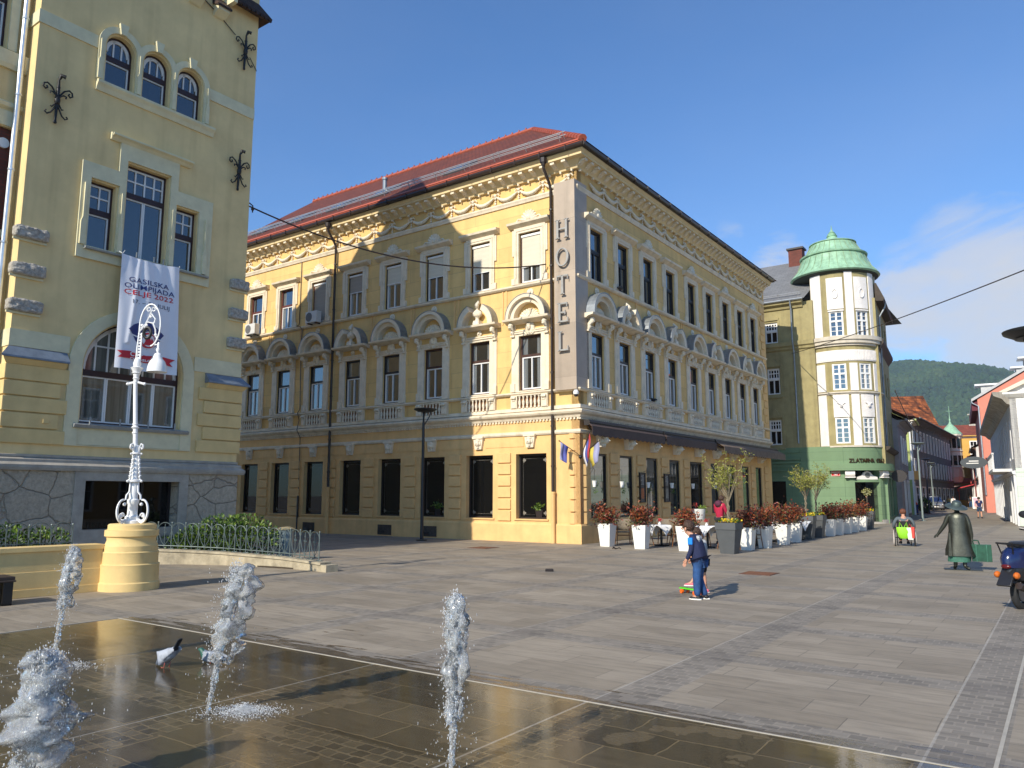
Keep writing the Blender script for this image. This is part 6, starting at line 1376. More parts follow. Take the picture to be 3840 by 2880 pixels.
flag('white, blue and red national flag on the hotel corner', (-A*.50-B*.10+ZZ*1.0), [fl_r, fl_b, fl_w], 1.0, .75); flag('yellow and blue flag pointing along the terrace', (-A*1.0-B*.1+ZZ*.65), [fl_p, fl_y], .85, .6); flag('pale blue flag hanging left of the hotel corner', (A*.40-B*.45+ZZ*.40), [fl_p, fl_b], .75, .4)
s = MB(); s.ball((0, 0, 0), (.07, .07, .07)); s.tube([(0, 0, 0), (.0, .14, 0)], .03, 6); bk_ = tag(s.build('flag_bracket', iron, None, LOC(*(ab(-.02, .0, 2.93)))), 'black flag holder on the hotel corner', 'flag bracket')
cm = thing('security_camera', 'white dome security camera below the hotel sign', 'security camera', ab(-.05, -.3, 5.05)); s = MB(); s.box(-.05, .05, .0, .25, .10, .16); s.lathe([(.09, .0), (.10, .08), (.06, .14)], 0, 0, 14); s.build('housing', fr_white, cm); s = MB(); s.ball((0, 0, -.02), .07); s.build('lens', fr_dark, cm)
# ------------------------------------------------------------------ terrace
soil = MATS['dark_soil']; red_l = [mat('red_leaf', (.20, .030, .014), .45, .35, 8), mat('rust_leaf', (.28, .075, .022), .45, .35, 8), mat('deep_leaf', (.045, .014, .010), .5, .3, 8), mat('olive_leaf', (.09, .085, .02), .5, .3, 8)]
def foliage(sx_, sy_, sz_, z0, n, sz, mats_, seed):
    r = random.Random(seed); s = MB(); tops = []
    for _ in range(16): tops.append(V((r.uniform(-sx_, sx_)*.8, r.uniform(-sy_, sy_)*.8, z0+sz_*r.uniform(.55, 1.05))))
    for k in range(n):
        t = r.choice(tops); u = r.random()**.7; b_ = V((t.x*.4, t.y*.4, z0)); p = b_.lerp(t, u)+V((r.gauss(0, .055), r.gauss(0, .055), r.gauss(0, .05)))*(1.1+u)*(sx_/.3)
        if u < .35: p += V((r.uniform(-.8, .8)*sx_, r.uniform(-.8, .8)*sy_, -.02))
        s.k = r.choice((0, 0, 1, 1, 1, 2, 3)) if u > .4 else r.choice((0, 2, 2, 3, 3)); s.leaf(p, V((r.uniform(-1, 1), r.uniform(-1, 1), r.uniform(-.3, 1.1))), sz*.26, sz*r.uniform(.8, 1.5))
    for t in tops: s.k = 2; s.tube([(t.x*.3, t.y*.3, z0-.03), t], .006, 4, cap=False)
    return s
wpl = mat('white_planter', (.80, .78, .72), .45, .04, 3, stain=.05); gpl = mat('charcoal_planter', (.075, .080, .083), .6, .12, 4)
prot = {}
def planter(lab, x, y, kind, seed, tree=None, s_=1.0, big=1.0):
    w_ = LOC(x, y, 0, RZ+RN.uniform(-.05, .05)); t = thing('planter', lab, 'planter', group='white planters round the terrace' if kind == 'w' else 'charcoal planters round the terrace', world=w_)
    hw, hb, h = (.215, .155, .68) if kind == 'w' else (.30, .20, .86); hw *= s_; hb *= s_; h *= s_
    if (kind, s_) not in prot:
        s = MB(); s.frus(0, 0, 0, h*.78, (hb, hb), (hw*.94, hw*.94)); s.frus(0, 0, h*.78, h, (hw*.955 if kind == 'w' else hw, )*2, (hw, hw)); s.frus(0, 0, h, h+.004, (hw, hw), (hw, hw))
        prot[kind, s_] = s.build('pot', wpl if kind == 'w' else gpl, t, smooth=False, bevel=.01)
    else:
        o = inst(prot[kind, s_], t, w_)
    s = MB(); s.box(-hw*.88, hw*.88, -hw*.88, hw*.88, h, h+.012); s.build('soil', soil, t, smooth=False)
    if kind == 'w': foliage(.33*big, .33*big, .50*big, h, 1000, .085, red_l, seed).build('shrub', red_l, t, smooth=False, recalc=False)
    else:
        yl = mat('yellow_petal', (.72, .50, .01), .5); s = MB()
        for _ in range(150): s.k = RN.choice((0, 0, 1, 2)); s.leaf(V((RN.uniform(-hw, hw)*.95, RN.uniform(-hw, hw)*.95, h+RN.uniform(0, .09))), V((RN.uniform(-1, 1), RN.uniform(-1, 1), RN.uniform(.1, 1))), .03, .06)
        s.build('flowers', [yl, lf[1], lf[0]], t, smooth=False, recalc=False)
        if tree: tree(t, w_, h, seed)
wil = [mat('willow_leaf', (.24, .25, .028), .5, .3, 3), mat('willow_pale', (.32, .31, .06), .5, .3, 3), mat('bark_grey', (.22, .18, .12), .85, .3, 9, .4, 30)]
def willow(t, w_, h, seed, sc_=1.22):
    r = random.Random(seed); tr_ = MB(); lv = MB(); z0 = h
    tr_.tube([(0.0+.03*math.sin(i*1.6), .03*math.cos(i*1.6), z0+.075*i*sc_) for i in range(9)], [.032-.0014*i for i in range(9)], 7); tr_.tube([(-.03*math.sin(i*1.6), -.03*math.cos(i*1.6), z0+.075*i*sc_) for i in range(9)], .018, 6)
    top = V((.03, 0, z0+.6*sc_))
    for k in range(15):
        a = r.uniform(0, 6.28); sp = r.uniform(.2, .62)*sc_; up_ = r.uniform(.35, 1.05)*sc_; e = top+V((math.cos(a)*sp, math.sin(a)*sp, up_)); m_ = top.lerp(e, .5)+V((r.uniform(-.08, .08), r.uniform(-.08, .08), .05))
        tr_.tube([top-ZZ*r.uniform(0, .15), m_, e], [.014, .009, .004], 5, cap=False)
        for j in range(7):
            b_ = m_.lerp(e, r.uniform(-.3, 1)); d = V((r.uniform(-1, 1), r.uniform(-1, 1), r.uniform(-.2, .9))).normalized()*r.uniform(.12, .30)*sc_; q = b_+d; tr_.tube([b_, b_+d*.5+ZZ*.02, q], .003, 4, cap=False)
            for _ in range(13): lv.k = r.choice((0, 0, 1)); lv.leaf(b_.lerp(q, r.random())+V((r.gauss(0, .03), r.gauss(0, .03), r.gauss(0, .03))), V((r.uniform(-1, 1), r.uniform(-1, 1), r.uniform(-.9, .8))), .008*sc_+.004, .055*sc_)
    tr_.build('trunk', wil[2], t, w_); lv.build('crown', wil[:2], t, w_, smooth=False, recalc=False)
def standard(t, w_, h, seed):
    r = random.Random(seed); tr_ = MB(); lv = MB(); tr_.tube([(0, 0, h), (.02, 0, h+.8)], .012, 6)
    for _ in range(260):
        d = V((r.gauss(0, 1), r.gauss(0, 1), r.gauss(0, .7))).normalized(); lv.k = r.choice((0, 1)); lv.leaf(V((.02, 0, h+.92))+d*r.uniform(.05, .2), d, .014, .06)
    tr_.build('trunk', wil[2], t, w_); lv.build('crown', [wil[1], mat('cream_leaf', (.5, .48, .25), .5)], t, w_, smooth=False, recalc=False)
def ground_at(px, py):
    u = (px-1920)/2881; v = -(py-1440)/2881; pt = math.atan2(415, 2881); Y = math.cos(pt)-v*math.sin(pt); Z = math.sin(pt)+v*math.cos(pt); t = -1.65/Z; return u*t, Y*t
wp_l = [('tall white planter with a red shrub closest to the hotel corner', 3.08, 25.3, 1.06, 1.0), ('tall white planter with a red shrub left of the first white table', 4.00, 24.15, 1.06, 1.0), ('tall white planter with a thin red shrub behind the boy', 5.17, 23.25, 1.06, .85)]
for i, (lb_, x, y, s_, bg_) in enumerate(wp_l): planter(lb_, x, y, 'w', 20+i, None, s_, bg_)
planter('large charcoal planter with a twisted willow and yellow flowers beside the boy', 6.18, 22.25, 'g', 40, willow)
for i, (px, py, lb_) in enumerate(((2812, 2064, 'white planter with tree shadow right of the willow planter'), (2877, 2056, 'white planter second right of the willow planter'), (2946, 2043, 'white planter third right of the willow planter'), (2992, 2034, 'white planter left of the paired charcoal planters'), (3122, 2011, 'white planter right of the paired charcoal planters'), (3153, 2006, 'white planter second right of the paired charcoal planters'), (3184, 2001, 'white planter third right of the paired charcoal planters'), (3212, 1996, 'white planter second from the far end of the row'), (3242, 1990, 'white planter last before the shop door planter'))):
    x, y = ground_at(px, py); planter(lb_+', red shrub', x, y+.18, 'w', 60+i, None, .98, 1.05)
def wil2(t, w_, h, seed): willow(t, w_, h, seed, 1.25)
x, y = ground_at(3040, 2024); planter('left charcoal planter of the pair, with a bare-stemmed willow', x, y+.3, 'g', 81, wil2)
x, y = ground_at(3078, 2018); planter('right charcoal planter of the pair, with a spreading willow', x, y+.3, 'g', 82, wil2)
x, y = ground_at(3268, 1985); planter('charcoal planter with a round-headed standard by the jewellery shop door', x, y+.3, 'g', 83, standard)
# tall round white pot at the hotel door
x, y = ab(-.55, 8.9).x, ab(-.55, 8.9).y
t = thing('flower_pot', 'tall round white pot with a red flower and ivy beside the hotel door', 'flower pot', (x, y, 0)); s = MB(); s.lathe([(.20, 0), (.27, .72), (.285, .74), (.31, 1.02), (.32, 1.05), (.29, 1.05)], 0, 0, 24); s.build('pot', pot_w, t)
s = MB(); vine(s, (.16, -.1, 1.15), 170, .3, .17, .08); s.k = 1; [s.leaf(V((-.14, -.05, 1.2))+V((RN.gauss(0, .04), RN.gauss(0, .04), RN.gauss(0, .04))), V((RN.uniform(-1, 1), RN.uniform(-1, 1), 1)), .03, .06) for _ in range(40)]; s.build('plant', [lf[1], fl_r], t, smooth=False, recalc=False)
# plants seen in the shop windows
for a_, lb_ in ((1.82, 'leafy green plant in a dark pot inside the sunlit shop window nearest the hotel corner'), (6.55, 'leafy green plant inside the shaded shop window behind the black lamp post')):
    w_ = FL @ LOC(a_, -.235, .81); t = thing('potted_plant', lb_, 'potted plant', world=w_)
    s = MB(); s.frus(0, 0, .04, .30, (.11, .035), (.16, .045)); s.build('pot', fr_dark, t, smooth=False)
    s = MB()
    for _ in range(150): s.k = RN.choice((0, 1, 1)); s.leaf(V((RN.gauss(0, .13), RN.uniform(-.045, .05), .40+RN.gauss(0, .075))), V((RN.uniform(-1, 1), RN.uniform(-.3, .6), RN.uniform(-.2, 1))), .028, .075)
    s.build('foliage', lf, t, smooth=False, recalc=False)
# chairs and tables
cane = mat('cane_brown', (.20, .075, .022), .45, .3, 20); wov = mat('woven_taupe', (.21, .17, .12), .8, .35, 60, .5, 90); dkc = mat('dark_cane', (.035, .022, .016), .5, .2, 12)
def make_chair(lab, w_):
    t = thing('cafe_chair', lab, 'chair', group='cane chairs on the terrace', world=w_)
    s = MB(); s.plan([(-.21, -.2), (.21, -.2), (.23, .18), (-.23, .18)], .39, .43); s.build('seat', wov, t, smooth=False, bevel=.012)
    s = MB(); n = 10
    for k, (z, r) in enumerate(((.46, .22), (.62, .26), (.78, .27), (.84, .26))): [s.v.append((r*math.sin(-1.25+2.5*i/n), .20-r+ r*1.0*math.cos(-1.25+2.5*i/n)*1.0-.02+.06*k*.4, z)) for i in range(n+1)]
    for k in range(3): [(s.f.append([k*(n+1)+i, k*(n+1)+i+1, (k+1)*(n+1)+i+1, (k+1)*(n+1)+i]), s.i.append(0)) for i in range(n)]
    b = s.build('backrest', wov, t, recalc=False); md = b.modifiers.new('t', 'SOLIDIFY'); md.thickness = .02
    s = MB(); s.tube([(.30*math.sin(-1.9+3.8*i/14), .02+.24*math.cos(-1.9+3.8*i/14), .66+.16*max(0, math.cos(-1.9+3.8*i/14))) for i in range(15)], .014, 6); s.tube([(-.20, -.16, .30), (.20, -.16, .30)], .01, 5); s.tube([(-.2, .14, .30), (.2, .14, .30)], .01, 5); s.tube([(-.2, -.16, .30), (.2, .14, .30)], .009, 5); s.build('arm_frame', cane, t)
    for x in (-1, 1):
        s = MB(); s.tube([(x*.22, -.19, .66), (x*.205, -.19, .40), (x*.24, -.23, 0)], .014, 6); s.build('leg', cane, t); s = MB(); s.tube([(x*.22, .18, .70), (x*.21, .17, .40), (x*.25, .25, 0)], .014, 6); s.build('leg', cane, t)
    return t
ch0 = None
seats = [(3.75, 26.35, .6, 'cane chair with its back to the first shop window, behind the corner planter'), (4.35, 25.75, -1.4, 'cane chair tucked left of the first white table'), (5.35, 25.2, 2.2, 'pale-backed cane chair right of the first white table'), (5.15, 26.3, .4, 'cane chair against the wall behind the first white table'), (5.6, 26.6, -.3, 'cane chair behind the thin red shrub planter'), (6.65, 24.0, 2.6, 'dark cane chair just left of the willow planter'), (6.2, 25.6, .6, 'round-backed cane chair behind the boy'), (7.55, 24.6, 2.4, 'cane chair behind the willow planter'), (8.2, 26.3, 1.2, 'cane chair right of the seated guests'), (8.9, 27.2, 2.5, 'cane chair behind the second white planter'), (9.6, 28.4, .6, 'cane chair at the third white table'), (10.4, 29.3, 2.4, 'cane chair at the far terrace table')]
for i, (x, y, rz, lb_) in enumerate(seats):
    w_ = LOC(x, y, 0, rz+RZ)
    if ch0 is None: ch0 = make_chair(lb_, w_)
    else: dup(ch0, w_, lb_)
cloth = mat('white_linen', (.80, .80, .80), .75, .04, 4)
def table(x, y, rz, lab, flower=True):
    w_ = LOC(x, y, 0, rz); t = thing('cafe_table', 'square terrace table under a white cloth, '+lab, 'table', group='terrace tables', world=w_)
    s = MB(); s.box(-.33, .33, -.33, .33, .63, .66); s.build('table_top', dkc, t, smooth=False); s = MB(); s.tube([(0, 0, 0), (0, 0, .63)], .04, 8); s.box(-.24, .24, -.03, .03, 0, .04); s.box(-.03, .03, -.24, .24, 0, .04); s.build('leg', iron, t)
    s = MB(); n = 26; b0 = 0; L_ = .92
    for j in range(n+1):
        for i in range(n+1):
            u, v = -L_/2+L_*i/n, -L_/2+L_*j/n; a_ = PI/4; X_, Y_ = u*math.cos(a_)-v*math.sin(a_), u*math.sin(a_)+v*math.cos(a_); m_ = max(abs(X_), abs(Y_)); k = .34
            if m_ > k:
                d = m_-k; f = k/m_; fl_ = .10*math.sin(math.atan2(Y_, X_)*9+rz)*min(1, d*3)
                X2, Y2 = X_*f*(1+fl_*.4+.05*d), Y_*f*(1+fl_*.4+.05*d); s.v.append((X2, Y2, .675-d*1.15))
            else: s.v.append((X_, Y_, .675))
    for j in range(n):
        for i in range(n): s.f.append([j*(n+1)+i, j*(n+1)+i+1, (j+1)*(n+1)+i+1, (j+1)*(n+1)+i]); s.i.append(0)
    c = s.build('tablecloth', cloth, None, w_, recalc=False, ang=80); md = c.modifiers.new('t', 'SOLIDIFY'); md.thickness = .006; tag(c, 'white cloth with hanging corners on the table '+lab, 'tablecloth', 'white tablecloths')
    if flower:
        v_ = thing('flower_vase', 'small white vase with red flowers on the table '+lab, 'vase', group='table vases', world=w_ @ LOC(-.05, 0, .68)); s = MB(); s.lathe([(.04, 0), (.05, .03), (.025, .08), (.03, .10)], 0, 0, 12); s.build('vase', pot_w, v_); s = MB()
        for _ in range(50): s.leaf(V((RN.gauss(0, .03), RN.gauss(0, .03), .14+RN.gauss(0, .025))), V((RN.uniform(-1, 1), RN.uniform(-1, 1), 1)), .02, .045)
        s.build('blossoms', fl_r, v_, smooth=False, recalc=False)
for x, y, rz, lb_ in ((4.85, 25.4, .3, 'right of the second planter'), (6.15, 24.6, 1.0, 'behind the boy'), (8.0, 25.6, .5, 'in front of the seated guests'), (9.2, 27.8, .2, 'behind the third small planter'), (10.6, 28.9, .4, 'nearest the dark doorway')): table(x, y, rz, lb_)
b_ = thing('black_box', 'small flat black box lying on the empty paving before the hotel', 'box', LOC(*ground_at(2060, 2143)).translation); s = MB(); s.box(-.09, .09, -.05, .05, 0, .05); s.tube([(-.08, 0, .05), (.08, 0, .05)], .012, 5); s.build('casing', fr_dark, b_, smooth=False, bevel=.008)
b_ = thing('fallen_twig', 'dark crumpled twig on the paving by the corner planter', 'twig', LOC(*ground_at(2312, 2060)).translation); s = MB(); s.tube([(-.12, 0, .02), (-.09, .01, .06), (-.03, 0, .02), (.04, .02, .03), (.08, 0, .05), (.14, -.03, .015)], [.02, .03, .02, .012, .02, .006], 5); s.build('stem', fr_dark, b_)
# ------------------------------------------------------------------ fountain jets
wm_ = bpy.data.materials.new('clear_water'); wm_.use_nodes = True; nt = wm_.node_tree; p = nt.nodes['Principled BSDF']
p.inputs['Base Color'].default_value = (.95, .97, .98, 1); p.inputs['Roughness'].default_value = .06; p.inputs['IOR'].default_value = 1.33; p.inputs['Transmission Weight'].default_value = .85
foam = mat('white_foam', (.80, .82, .84), .35, .1, 30, trans=.35, ior=1.33)
def blobs(name, els, mt, par, w_, res=.018, thr=.35):
    mb_ = bpy.data.metaballs.new('mb'); mb_.resolution = res; mb_.threshold = thr
    for p_, r in els: e = mb_.elements.new(); e.co = p_; e.radius = r
    o = bpy.data.objects.new('mbx'+name+str(RN.random()), mb_); C.link(o); bpy.context.view_layer.update()
    me = bpy.data.meshes.new_from_object(o.evaluated_get(bpy.context.evaluated_depsgraph_get())); bpy.data.objects.remove(o)
    me.materials.clear(); me.materials.append(mt); me.name = name
    for v in me.vertices:
        q = V(v.co); v.co = q+V((NZ.noise(q*22), NZ.noise(q*22+V((9, 0, 0))), NZ.noise(q*22+V((0, 9, 0)))))*.010
    for pg in me.polygons: pg.use_smooth = True
    return obj(name, me, par, w_)
def ragged(mb, prof, n, seed, amp, fz, dx=0, hole=None, lean=0):
    """a thrown sheet of water: a turned shape broken up by noise"""
    b0 = len(mb.v); m_ = len(prof); H_ = max(z for r, z in prof)
    for i, (r, z) in enumerate(prof):
        for k in range(n):
            a = 2*PI*k/n; p = V((math.cos(a)*1.3, math.sin(a)*1.3, z*fz+seed*7)); q = NZ.noise(p*1.3)+.55*NZ.noise(p*3.1); rr = r*(1+amp*q)
            mb.v.append((dx*z/H_+lean*r+rr*math.cos(a)+.010*NZ.noise(V((z*14, seed, 1))), rr*math.sin(a), z+.03*NZ.noise(p*2+V((3, 3, 3)))*amp*(1 if r > .03 else .3)))
    for i in range(m_-1):
        for k in range(n):
            if hole is not None and NZ.noise(V((math.cos(2*PI*k/n)*1.5, math.sin(2*PI*k/n)*1.5, prof[i][1]*fz*.9+seed*3)))*1.2 > hole(prof[i][1]): continue
            mb.f.append([b0+i*n+k, b0+i*n+(k+1) % n, b0+(i+1)*n+(k+1) % n, b0+(i+1)*n+k]); mb.i.append(mb.k)
def jet(lab, x, y, H, dx, seed, bell, splash=None, fat=1.0):
    """rising stem, turned-over crown tearing into shreds, loose drops and spray"""
    r = random.Random(seed); w_ = LOC(x, y, .004); t = thing('water_jet', lab, 'water jet', group='fountain jets in the wet paving', world=w_)
    s = MB(); m_ = int(H/.010); ragged(s, [((.013+.020*(i/m_)*fat), H*i/m_) for i in range(m_)]+[(.012, H+.01)], 12, seed, 1.15, 17, dx); s.build('stem', wm_, t, w_, ang=180)
    c = MB(); pr = []
    for i in range(70):
        u = i/69; k = u*(len(bell)-1); a_ = int(min(k, len(bell)-2)); f_ = k-a_; pr.append(((bell[a_][0]*(1-f_)+bell[a_+1][0]*f_), (bell[a_][1]*(1-f_)+bell[a_+1][1]*f_)*H))
    zlo = bell[-1][1]*H; ragged(c, pr, 22, seed+3, .85, 9, dx*1.25+.03*(seed == 2), lambda z: .02+.75*max(0, (z-zlo)/(H*1.05-zlo))**1.3, .15)
    o = c.build('crown', wm_, t, w_, ang=180, recalc=False); md = o.modifiers.new('film', 'SOLIDIFY'); md.thickness = .007
    d = MB(); f = MB(); bw = max(q for q, z in bell)
    for k in range(int(260*fat)):
        u = r.random(); z = H*(1.02-u*1.0); q = .02+bw*(.5+.6*u); c_ = (dx*.9*(z/H)**.5+r.gauss(0, q), r.gauss(0, q*.8), max(.008, z)); rr = r.uniform(.0012, .0042)
        if r.random() < .5: d.ball(c_, (rr, rr, rr*r.uniform(1, 3)), 6, 4)
        else: f.ball(c_, (rr*.8, rr*.8, rr*r.uniform(1, 2.5)), 5, 4)
    for k in range(int(900*min(fat, 1.6))):                # aerated froth riding in the stem and the crown
        u = r.random()**.6; rr = r.uniform(.0014, .0045); q = .010+.018*u*fat; f.ball((dx*u+r.gauss(0, q), r.gauss(0, q), H*u), (rr*.8, rr*.8, rr*r.uniform(1, 2.4)), 5, 4)
    for k in range(int(700*min(fat, 1.6))):
        i = r.randrange(70); a = r.uniform(0, 6.28); rr = r.uniform(.0012, .004); f.ball((dx*pr[i][1]/H+pr[i][0]*(1+.4*r.gauss(0, 1))*math.cos(a), pr[i][0]*math.sin(a), pr[i][1]+r.gauss(0, .02)), (rr, rr, rr*1.6), 5, 4)
    if splash:
        sx_, sy_, n2, R2 = splash
        for k in range(int(n2*2.2)):
            a = r.uniform(0, 6.28); e_ = min(R2*2, abs(r.gauss(0, .62))*R2); rr = r.uniform(.0012, .0036); f.ball((sx_+e_*math.cos(a)*1.5, sy_+e_*math.sin(a), .003+abs(r.gauss(0, .03))*max(0, 1-e_/R2/1.25)), (rr*1.3, rr*1.1, rr), 5, 4)
    tag(d.build('drops', wm_, t, w_, ang=180), kind='stuff'); tag(f.build('spray', foam, t, w_, ang=180), kind='stuff')
jet('thin water jet rising left of the pigeons before the yellow wall', -4.45, 7.76, 1.10, .10, 1, [(.01, 1.03), (.045, 1.0), (.06, .9), (.075, .78), (.06, .62), (.05, .5)], (.10, -.02, 700, .17), .8)
jet('leaning water jet right of the pigeons', -2.31, 6.12, 1.08, .17, 2, [(.01, 1.03), (.06, 1.0), (.085, .9), (.10, .75), (.09, .55), (.10, .42), (.06, .34)], (.26, .05, 1100, .17), .9)
jet('straight water column in the middle foreground', -.36, 4.86, 1.02, .01, 3, [(.01, 1.02), (.04, .98), (.06, .88), (.05, .75), (.06, .6), (.04, .5), (.05, .3)], None, 1.2)
jet('thick splashing water jet in the lower left corner', -2.60, 4.45, .76, .0, 4, [(.02, 1.03), (.07, 1.0), (.085, .86), (.10, .68), (.15, .56), (.155, .50), (.10, .42), (.11, .25), (.12, .02)], None, 2.2)
# ------------------------------------------------------------------ pigeons
def pigeon(lab, x, y, z, rz, pose, s_=1.0, cols=('b8bcc4', '5a626e', '2a3038'), group=None):
    w_ = LOC(x, y, z, rz, s_); t = thing('pigeon', lab, 'pigeon', group=group, world=w_)
    bd_ = mat('feather_'+cols[0], lin(cols[0]), .7, .2, 30); hd_ = mat('feather_'+cols[1], lin(cols[1]), .5, .2, 30); tl = mat('feather_'+cols[2], lin(cols[2]), .6, .2, 30); pk_ = mat('pigeon_foot', (.4, .09, .07), .6)
    if pose == 'bend':                          # tail up, head down to the water
        nodes = {'b': ((0, 0, .11), (.062, .066)), 'r': ((-.07, 0, .15), (.05, .045)), 't': ((-.13, 0, .21), (.028, .012)), 'u': ((-.19, 0, .29), (.032, .008)), 'c': ((.06, 0, .09), (.054, .058)), 'n': ((.11, 0, .05), (.032, .034)), 'h': ((.135, 0, .025), (.024, .024)), 'k': ((.165, 0, .012), (.005, .005))}
    else:
        nodes = {'b': ((0, 0, .085), (.062, .060)), 'r': ((-.08, 0, .08), (.046, .042)), 't': ((-.14, 0, .065), (.028, .014)), 'u': ((-.21, 0, .055), (.030, .008)), 'c': ((.065, 0, .095), (.052, .052)), 'n': ((.10, 0, .135), (.030, .030)), 'h': ((.12, 0, .158), (.026, .025)), 'k': ((.155, 0, .150), (.005, .005))}
    def ex(e):
        e.k = 2
        for q in (-1, 1): e.tube([(-.01, q*.03, .05), (0, q*.03, .004), (.03, q*.035, .003)], .004, 5); e.tube([(0, q*.03, .004), (.02, q*.05, .003)], .003, 5)
    b = skin('body', nodes, [('b', 'r'), ('r', 't'), ('t', 'u'), ('b', 'c'), ('c', 'n'), ('n', 'h'), ('h', 'k')], [bd_, hd_, pk_, tl], t, w_, 2, ex)
    for pg in b.data.polygons:
        c = pg.center
        if pg.material_index == 0 and c.x > .075: pg.material_index = 1
        if pg.material_index == 0 and c.x < -.12: pg.material_index = 3
    for q in (-1, 1):
        s = MB(); zt = .04 if pose == 'bend' else -.02
        for i in range(6): s.ball((-.01-.022*i, q*(.058-.003*i), .115+(zt*i/3 if pose == 'bend' else -.006*i)), (.035, .010, .035-.003*i), 8, 5)
        s.build('wing', [bd_ if q > 0 else bd_], t, w_)
pigeon('pale pigeon bathing with its tail raised', -3.33, 7.72, 0, 2.6, 'bend', 1.0, ('a2a7b0', '5c6470', '20252d'))
pigeon('grey pigeon with a green neck sitting beside the bathing one', -2.98, 7.93, -.03, 2.95, 'sit', 1.0, ('8d939c', '2f5a4e', '2a2e36'))
pd_ = ('23262c', '1c1f24', '15171a')
o = ab(-.14, 2.95); pigeon('dark pigeon on the upper ledge of the shaded hotel front', o.x, o.y, 9.39, 1.0, 'sit', 1.2, pd_); o = ab(-.16, 5.6); pigeon('dark pigeon on the lower ledge of the shaded hotel front', o.x, o.y, 5.33, 2.0, 'sit', 1.2, pd_)
